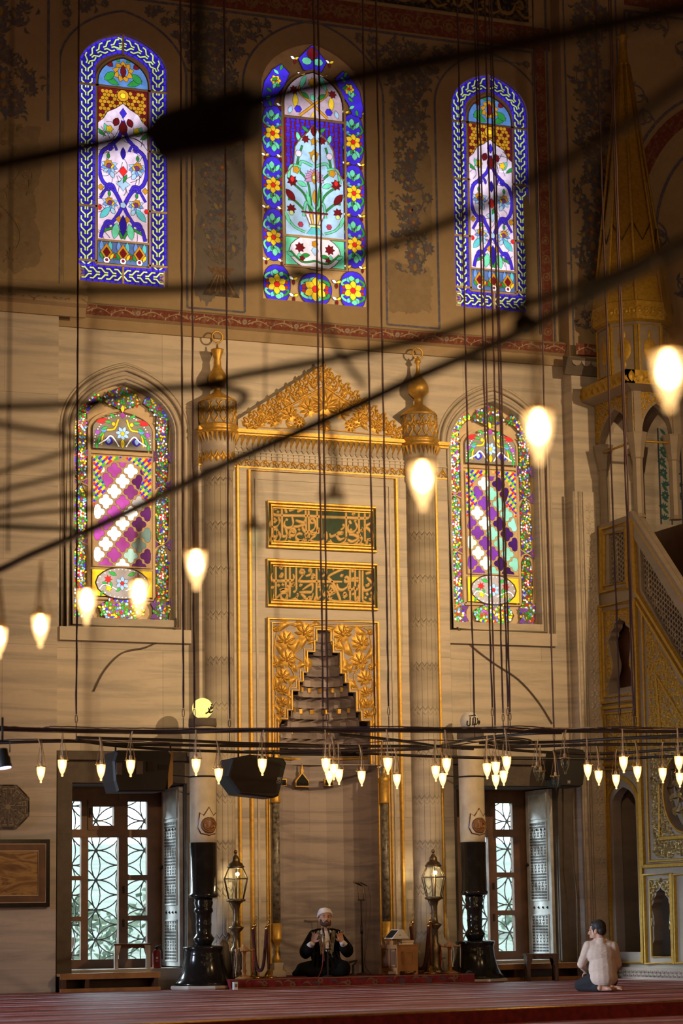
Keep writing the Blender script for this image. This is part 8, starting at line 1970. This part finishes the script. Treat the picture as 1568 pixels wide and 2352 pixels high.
rod('light_cable', [(1168, 1672), (1200, 1676), (1240, 1671), (1300, 1673), (1370, 1671), (1470, 1675), (1568, 1673)], 0.006, 0.004, 'cord_white', 8)
rod('cable_coil', [(1170+52*cos(t), 1704+9*sin(t)) for t in [2*pi*k/16 for k in range(17)]], 0.010, 0.0, 'rod_iron'); rod('cable_coil', [(1172+40*cos(t), 1705+6*sin(t)) for t in [2*pi*k/16 for k in range(17)]], 0.008, 0.0, 'rod_iron')
NEAR = [([(-120, 401), (0, 378), (160, 345), (330, 305), (480, 265), (640, 218), (900, 160), (1150, 110), (1568, 20), (1750, -20)], 0.024),
 ([(-120, 1352), (0, 1308), (71, 1274), (214, 1213), (357, 1145), (518, 1066), (640, 1012), (800, 940), (960, 865), (1100, 805), (1200, 760), (1350, 682), (1568, 572), (1720, 490)], 0.022),
 ([(-120, 938), (0, 934), (178, 927), (321, 899), (446, 889), (520, 893), (562, 905), (550, 930), (500, 941), (446, 938)], 0.016),
 ([(446, 888), (560, 862), (760, 825), (980, 776), (1100, 735), (1250, 685), (1400, 632), (1568, 555), (1700, 500)], 0.018),
 ([(-120, 668), (0, 668), (200, 668), (400, 664), (600, 645), (720, 622), (850, 577), (1040, 505), (1200, 425), (1400, 310), (1568, 190), (1700, 100)], 0.017),
 ([(-60, 970), (0, 975), (125, 995), (180, 1006), (250, 1018), (320, 1020)], 0.013), ([(140, 990), (150, 972), (180, 950), (232, 927)], 0.012), ([(-60, 1100), (0, 1084), (107, 1052), (180, 1027)], 0.011),
 ([(-60, 1140), (0, 1127), (90, 1105), (200, 1078)], 0.011), ([(-60, 1178), (0, 1166), (107, 1145), (214, 1134)], 0.011), ([(-60, 1195), (0, 1188), (143, 1173), (230, 1168)], 0.010), ([(-60, 1208), (0, 1209), (100, 1213), (178, 1216)], 0.013)]
for p, r in NEAR: rod('ring_rod', p, r)
rod('tie_bar', [(400, 250), (440, 290), (500, 300), (560, 400), (640, 545), (720, 690), (780, 810), (835, 885)], 0.011)
rod('tie_bar', [(1040, 832), (1100, 830), (1250, 832)], 0.014)
# coupling block where the near rods meet
c = ground(480, 262, ZR); d = (ground(640, 218, ZR)-ground(330, 305, ZR)).normalized(); s_ = Vector((-d.y, d.x, 0)); f = MB('black_iron')
f.tube([c-d*0.15+Vector((0, 0, -0.03)), c+d*0.13+Vector((0, 0, -0.03))], 0.075, 8); f.tube([c+d*0.05, c+d*0.14], 0.05, 8); f.tube([c-s_*0.04, c-s_*0.02+Vector((0, 0, 0.9))], 0.02, 6); f.build('coupling', ch)
c = ground(1205, 745, ZR); f = MB('black_iron'); f.sphere(c, 0.045); f.tube([c, c+Vector((0, 0, 0.3))], 0.012, 6); f.build('coupling', ch)
# suspension ropes, straight up to the dome
for x, y in ((175, 1694), (421, 1681), (446, 1681), (527, 1703), (742, 1678), (753, 1690), (861, 1677), (893, 1677), (1090, 1696), (1131, 1679), (1138, 1716), (1156, 1690), (1167, 1678), (1172, 1688), (1273, 1730), (1424, 1678), (1456, 1678), (1461, 1696)):
    p = ground(x, y, ZR); f = MB('rope'); rnd = random.Random(x); q = [p+Vector((rnd.uniform(-.004, .004), 0, z)) for z in [0.25+12.55*k/60 for k in range(61)]]
    f.tube(q, [0.0095+0.003*(k % 2) for k in range(61)], 6)
    f.tube([p+Vector((0.012*cos(t), 0, 0.20+0.045*sin(t))) for t in [2*pi*k/10 for k in range(11)]], 0.005, 5); f.tube([p+Vector((0, 0, 0.15)), p], 0.006, 5); f.build('suspension_rope', ch)
for x, y in ((18, 1268), (1213, 756)):
    p = ground(x, y, ZR); f = MB('rope'); f.tube([p, p+Vector((0, 0, 12.7))], 0.006, 6); f.build('suspension_rope', ch)

# oil-lamp bulbs: one lit and one unlit pattern, copied along the rings
def lamp_glass():
    t = NT('lamp_glass_lit'); tr = t.add('ShaderNodeBsdfTransparent'); em = t.add('ShaderNodeEmission'); mx = t.add('ShaderNodeMixShader')
    em.inputs[0].default_value = (1.0, 0.58, 0.22, 1); em.inputs[1].default_value = 3.2; mx.inputs[0].default_value = 0.55
    t.link(tr.outputs[0], mx.inputs[1]); t.link(em.outputs[0], mx.inputs[2]); t.link(mx.outputs[0], t.out.inputs[0]); MAT['lamp_glass_lit'] = t.m
lamp_glass()
PROF = [(0.003, -0.175), (0.010, -0.172), (0.011, -0.160), (0.006, -0.152), (0.012, -0.145), (0.026, -0.118), (0.040, -0.075), (0.045, -0.035), (0.046, 0.0)]
def make_lamp(lit):
    r = thing('hanging_lamp', 'x', 'lamp', (0, 0, 0))
    f = MB('lamp_glass_lit' if lit else 'clear_glass'); f.lathe(PROF, (0, 0, 0), 14, cap=False); f.build('glass', r)
    f = MB('brass'); f.tube([(0.049*cos(t), 0.049*sin(t), 0.0) for t in [2*pi*k/18 for k in range(18)]], 0.006, 6, True)
    for k in range(3): an = 2*pi*k/3+0.4; f.sphere((0.058*cos(an), 0.058*sin(an), 0.002), 0.008, None, None, 6, 4)
    f.build('rim', r)
    f = MB('bulb' if lit else 'clear_glass'); f.lathe([(0.002, -0.10), (0.020, -0.085), (0.027, -0.062), (0.022, -0.036), (0.012, -0.012), (0.011, 0.005)], (0, 0, 0), 12); f.build('bulb', r)
    f = MB('cord_white'); f.lathe([(0.013, 0.0), (0.016, 0.01), (0.016, 0.045), (0.008, 0.05)], (0, 0, 0), 10)
    f.tube(smooth_line([(0, 0, 0.045), (0.004, 0, 0.13), (-0.006, 0, 0.22), (-0.026, 0, 0.285), (-0.035, 0, 0.30)], 4), 0.0065, 6); f.build('cord', r)
    f = MB('chain')
    for k in range(3): an = 2*pi*k/3+0.4; f.tube([(0.056*cos(an)*(1-t)+0.004, 0.056*sin(an)*(1-t), 0.004+0.29*t) for t in [i/14 for i in range(15)]], [0.0026+0.0014*(i % 2) for i in range(15)], 4)
    f.build('chain', r)
    if lit:
        L = lamp('POINT', 'lamp_light', (0, 0, -0.06), 5.5, (1, .62, .28), 0.03); L.parent = r
    return r
LIT, OFF = make_lamp(True), make_lamp(False); used = {}
def put(px, py, lit, label, group, rz=0.0):
    p = ground(px, py, ZL); src = LIT if lit else OFF
    if lit not in used: used[lit] = 1; src.location = p; src.rotation_euler = (0, 0, rz); src['label'] = label; src['group'] = group
    else: dup(src, p, rz, label, group)
G1, G2 = 'hanging lamps on the far rings', 'hanging lamps on the near rings'
LAMPS = [(94, 1761, 1, 'lit hanging lamp above the octagonal plaque, leftmost of the far lamps'), (143, 1745, 1, 'lit hanging lamp between the octagonal plaque and the left garden window'), (232, 1756, 1, 'lit hanging lamp just left of the black rectangular speaker'), (300, 1746, 1, 'lit hanging lamp in front of the black rectangular speaker on the left'),
 (450, 1743, 1, 'lit hanging lamp in front of the candle shaft below the glowing globe'), (502, 1765, 1, 'lit hanging lamp between the left candle shaft and the black wedge speaker'), (602, 1743, 1, 'lit hanging lamp in front of the black wedge speaker'), (748, 1742, 1, 'lit hanging lamp, upper left of the cluster of four before the niche'), (766, 1755, 1, 'lit hanging lamp in the middle of the cluster of four before the niche'), (756, 1770, 1, 'lit hanging lamp, lowest of the cluster of four before the niche'), (778, 1767, 1, 'lit hanging lamp, right of the cluster of four before the niche'),
 (830, 1771, 1, 'lone lit hanging lamp in front of the right half of the niche'), (877, 1762, 0, 'unlit hanging lamp over the right niche colonnette'), (890, 1741, 1, 'lit hanging lamp next to an unlit one over the right niche colonnette'), (911, 1778, 1, 'lit hanging lamp low over the gilt strip right of the niche colonnette'), (1000, 1759, 1, 'lit hanging lamp, left of three beside the right engaged column'), (1025, 1742, 1, 'lit hanging lamp, highest of three beside the right engaged column'), (1016, 1776, 1, 'lit hanging lamp, lowest of three beside the right engaged column'),
 (1118, 1753, 1, 'lit hanging lamp, leftmost of five beside the candle with the unlit globe'), (1138, 1750, 1, 'lit hanging lamp, second from the left of five beside the candle with the unlit globe'), (1138, 1779, 1, 'lit hanging lamp, lowest of five beside the candle with the unlit globe'), (1156, 1770, 1, 'lit hanging lamp, lower right of five beside the candle with the unlit globe'), (1163, 1738, 1, 'lit hanging lamp, highest of five beside the candle with the unlit globe'),
 (1233, 1760, 0, 'unlit hanging lamp, left of a close pair above the right garden window'), (1241, 1771, 0, 'unlit hanging lamp, right of a close pair above the right garden window'), (1275, 1783, 0, 'unlit hanging lamp, lowest of the dark ones beside the right wall speaker'), (1297, 1741, 0, 'unlit hanging lamp in front of the right wall speaker'), (1349, 1756, 1, 'lit hanging lamp just right of the right wall speaker'), (1374, 1770, 1, 'lit hanging lamp before the carved marble strip beside the pulpit'), (1414, 1779, 1, 'lit hanging lamp, low at the point of the pulpit passage arch'), (1431, 1738, 1, 'lit hanging lamp high over the pulpit passage arch'), (1463, 1760, 1, 'lit hanging lamp at the right side of the pulpit passage arch'), (1521, 1764, 1, 'lit hanging lamp in front of the carved border left of the pierced medallion'), (1558, 1737, 1, 'lit hanging lamp over the pierced medallion, upper of two'), (1560, 1775, 1, 'lit hanging lamp over the pierced medallion, lower of two')]
for i, (x, y, lit, lb) in enumerate(LAMPS): put(x, y, bool(lit), lb, G1, (i*1.3) % 2)
NEARL = [(1533, 812, 1, 'large blurred lit lamp highest at the right edge of the photo'), (1235, 948, 1, 'large blurred lit lamp over the right side of the lower right stained window'), (969, 1065, 1, 'large blurred lit lamp in front of the right engaged column'), (450, 1268, 1, 'blurred lit lamp right of the lower left stained window'), (319, 1336, 1, 'blurred lit lamp over the bottom right of the lower left stained window'), (199, 1356, 1, 'blurred lit lamp over the bottom left corner of the lower left stained window'), (93, 1414, 1, 'blurred lit lamp on the left pier'), (-2, 1442, 1, 'blurred lit lamp cut by the left edge of the photo'), (583, 1210, 0, 'blurred unlit lamp left of the upper green script panel'), (765, 1140, 0, 'blurred unlit lamp in front of the upper green script panel')]
for i, (x, y, lit, lb) in enumerate(NEARL): put(x, y, bool(lit), lb, G2, (i*0.9) % 2)

# ---------------------------------------------------------------- loudspeakers and the stage light
def hung_box(name, label, outline, Y, depth, grille_inset, cat='speaker', back=False):
    pts = [at(x, y, Y) for x, y in outline]; c = sum(pts, Vector())/len(pts); r = thing(name, label, cat, c)
    f = MB('speaker_black'); poly = [(p.x, p.z) for p in pts]; cc = cent(poly); sm = [(cc[0]+(u-cc[0])*0.93, cc[1]+(v-cc[1])*0.93) for u, v in poly]
    f.plate(ccw(poly), [], MY(Y), 0.0, -depth)
    P, Q = ccw(poly), ccw(sm); n = len(P); f.add([(u, Y, v) for u, v in P]+[(u, Y-0.03, v) for u, v in Q], [(i, (i+1) % n, n+(i+1) % n, n+i) for i in range(n)]+[tuple(range(n, 2*n))], False)
    f.build('cabinet', r); return r, Q
S2, Q = hung_box('loudspeaker', 'black wedge-shaped loudspeaker with a small logo hanging left of the niche', [(517, 1783), (529, 1742), (574, 1733), (650, 1742), (657, 1753), (639, 1828), (627, 1833), (548, 1824)], -4.33, 0.34, 0)
f = MB('dark_void'); q = [at(x, y, -4.366) for x, y in ((528, 1783), (537, 1748), (574, 1739), (646, 1752), (633, 1822), (552, 1818))]; f.plate(ccw([(p.x, p.z) for p in q]), [], MY(-4.362), 0.004, -0.002); f.build('grille', S2)
f = MB('white_plastic'); c = at(640.5, 1792, -4.375); W_, H_ = 0.022, 0.034; sk_ = 0.008
T = lambda x, z: (c.x+x*W_+z*sk_, -4.375, c.z+z*H_)
f.tube([T(-1, -1), T(1, -1), T(1, 1), T(-1, 1)], 0.0022, 4, True, False)
for st in ([(-0.5, 0.1), (-0.5, 0.75), (0.5, 0.75), (0.5, 0.1)], [(0.0, 0.75), (0.0, 0.2)], [(-0.5, -0.75), (0.5, -0.40), (-0.5, -0.05)]): f.tube([T(*p) for p in st], 0.0028, 4, False, False)
f.build('logo', S2)
def hanger(parent, spots, Y):
    for x, y0, y1 in spots:
        f = MB('rod_iron'); p = at(x, y1, Y+0.12); f.tube([p, Vector((p.x, p.y, ZR+0.02))], 0.012, 5); f.build('hanger', parent)
hanger(S2, [(547, 1715, 1745), (628, 1720, 1745)], -4.33)
S1, Q = hung_box('loudspeaker', 'black rectangular loudspeaker hanging over the left garden window, its back turned', [(258, 1748), (265, 1727), (272, 1723), (385, 1724), (394, 1733), (383, 1806), (378, 1818), (268, 1819), (261, 1795)], -4.95, 0.42, 0)
f = MB('chain'); q = [at(x, y, -4.95) for x, y in ((385, 1730), (397, 1724), (396, 1800), (385, 1812))]; f.plate(ccw([(p.x, p.z) for p in q]), [], MY(-4.95), 0.012, -0.30); f.build('lit_side', S1)  # narrow side face, the light on it put into a lighter colour
f = MB('speaker_black'); f.use('stone_dark')
for (xa, ya, xb, yb2, m) in ((268, 1752, 280, 1779, 'stone_dark'), (313, 1748, 328, 1778, 'stone_dark'), (338, 1750, 352, 1772, 'dark_void'), (364, 1757, 385, 1768, 'dark_void')):
    p, q = at(xa, yb2, -4.99), at(xb, ya, -4.99); f.use(m); f.box(p.x, q.x, -4.995, -4.978, p.z, q.z)
f.build('back_panel', S1); hanger(S1, [(265, 1715, 1728), (391, 1715, 1728)], -4.95)
S3, Q = hung_box('loudspeaker', 'black wall loudspeaker with small badge above the right garden window, partly in shadow', [(1281, 1728), (1300, 1718), (1338, 1722), (1346, 1735), (1338, 1802), (1330, 1808), (1286, 1806), (1279, 1790)], -0.75, 0.38, 0)
f = MB('stone_dark'); c = at(1306, 1796, -0.79); f.box(c.x-0.025, c.x+0.025, -0.792, -0.784, c.z-0.025, c.z+0.025); f.use('white_plastic')
for st in ([(-0.5, -0.6), (-0.5, 0.6), (0.5, -0.6), (0.5, 0.6)],): f.tube([(c.x+x*0.025, -0.795, c.z+z*0.025) for x, z in st], 0.003, 4, False, False)
f.build('badge', S3); f = MB('rod_iron'); p = at(1318, 1760, -0.4); f.tube([p, Vector((p.x, -0.28, p.z))], 0.03, 6); f.build('bracket', S3)
c = ground(5, 1733, 2.50); sp_ = thing('stage_light', 'small black stage spotlight with violet lens clamped under the chandelier at left edge', 'spotlight', c)
d = Vector((0.12, -0.10, -1)).normalized(); f = MB('speaker_black'); f.lathe([(0.03, 0.0), (0.05, 0.01), (0.052, 0.08), (0.065, 0.09), (0.065, 0.15), (0.07, 0.16), (0.07, 0.19)], c+Vector((0, 0, 0.06)), 16, axis=d); f.build('can', sp_)
f = MB('spot_lens'); f.lathe([(0.001, 0.0), (0.060, 0.0), (0.058, 0.01), (0.001, 0.014)], c+Vector((0, 0, 0.06))+d*0.186, 16, axis=d); f.build('lens', sp_)
f = MB('rod_iron'); f.tube([c+Vector((-0.075, 0, 0.02)), c+Vector((-0.075, 0, 0.13)), c+Vector((0.075, 0, 0.13)), c+Vector((0.075, 0, 0.02))], 0.007, 5, False, False); f.tube([c+Vector((0, 0, 0.13)), c+Vector((0, 0, 0.36))], 0.012, 6); f.build('yoke', sp_)
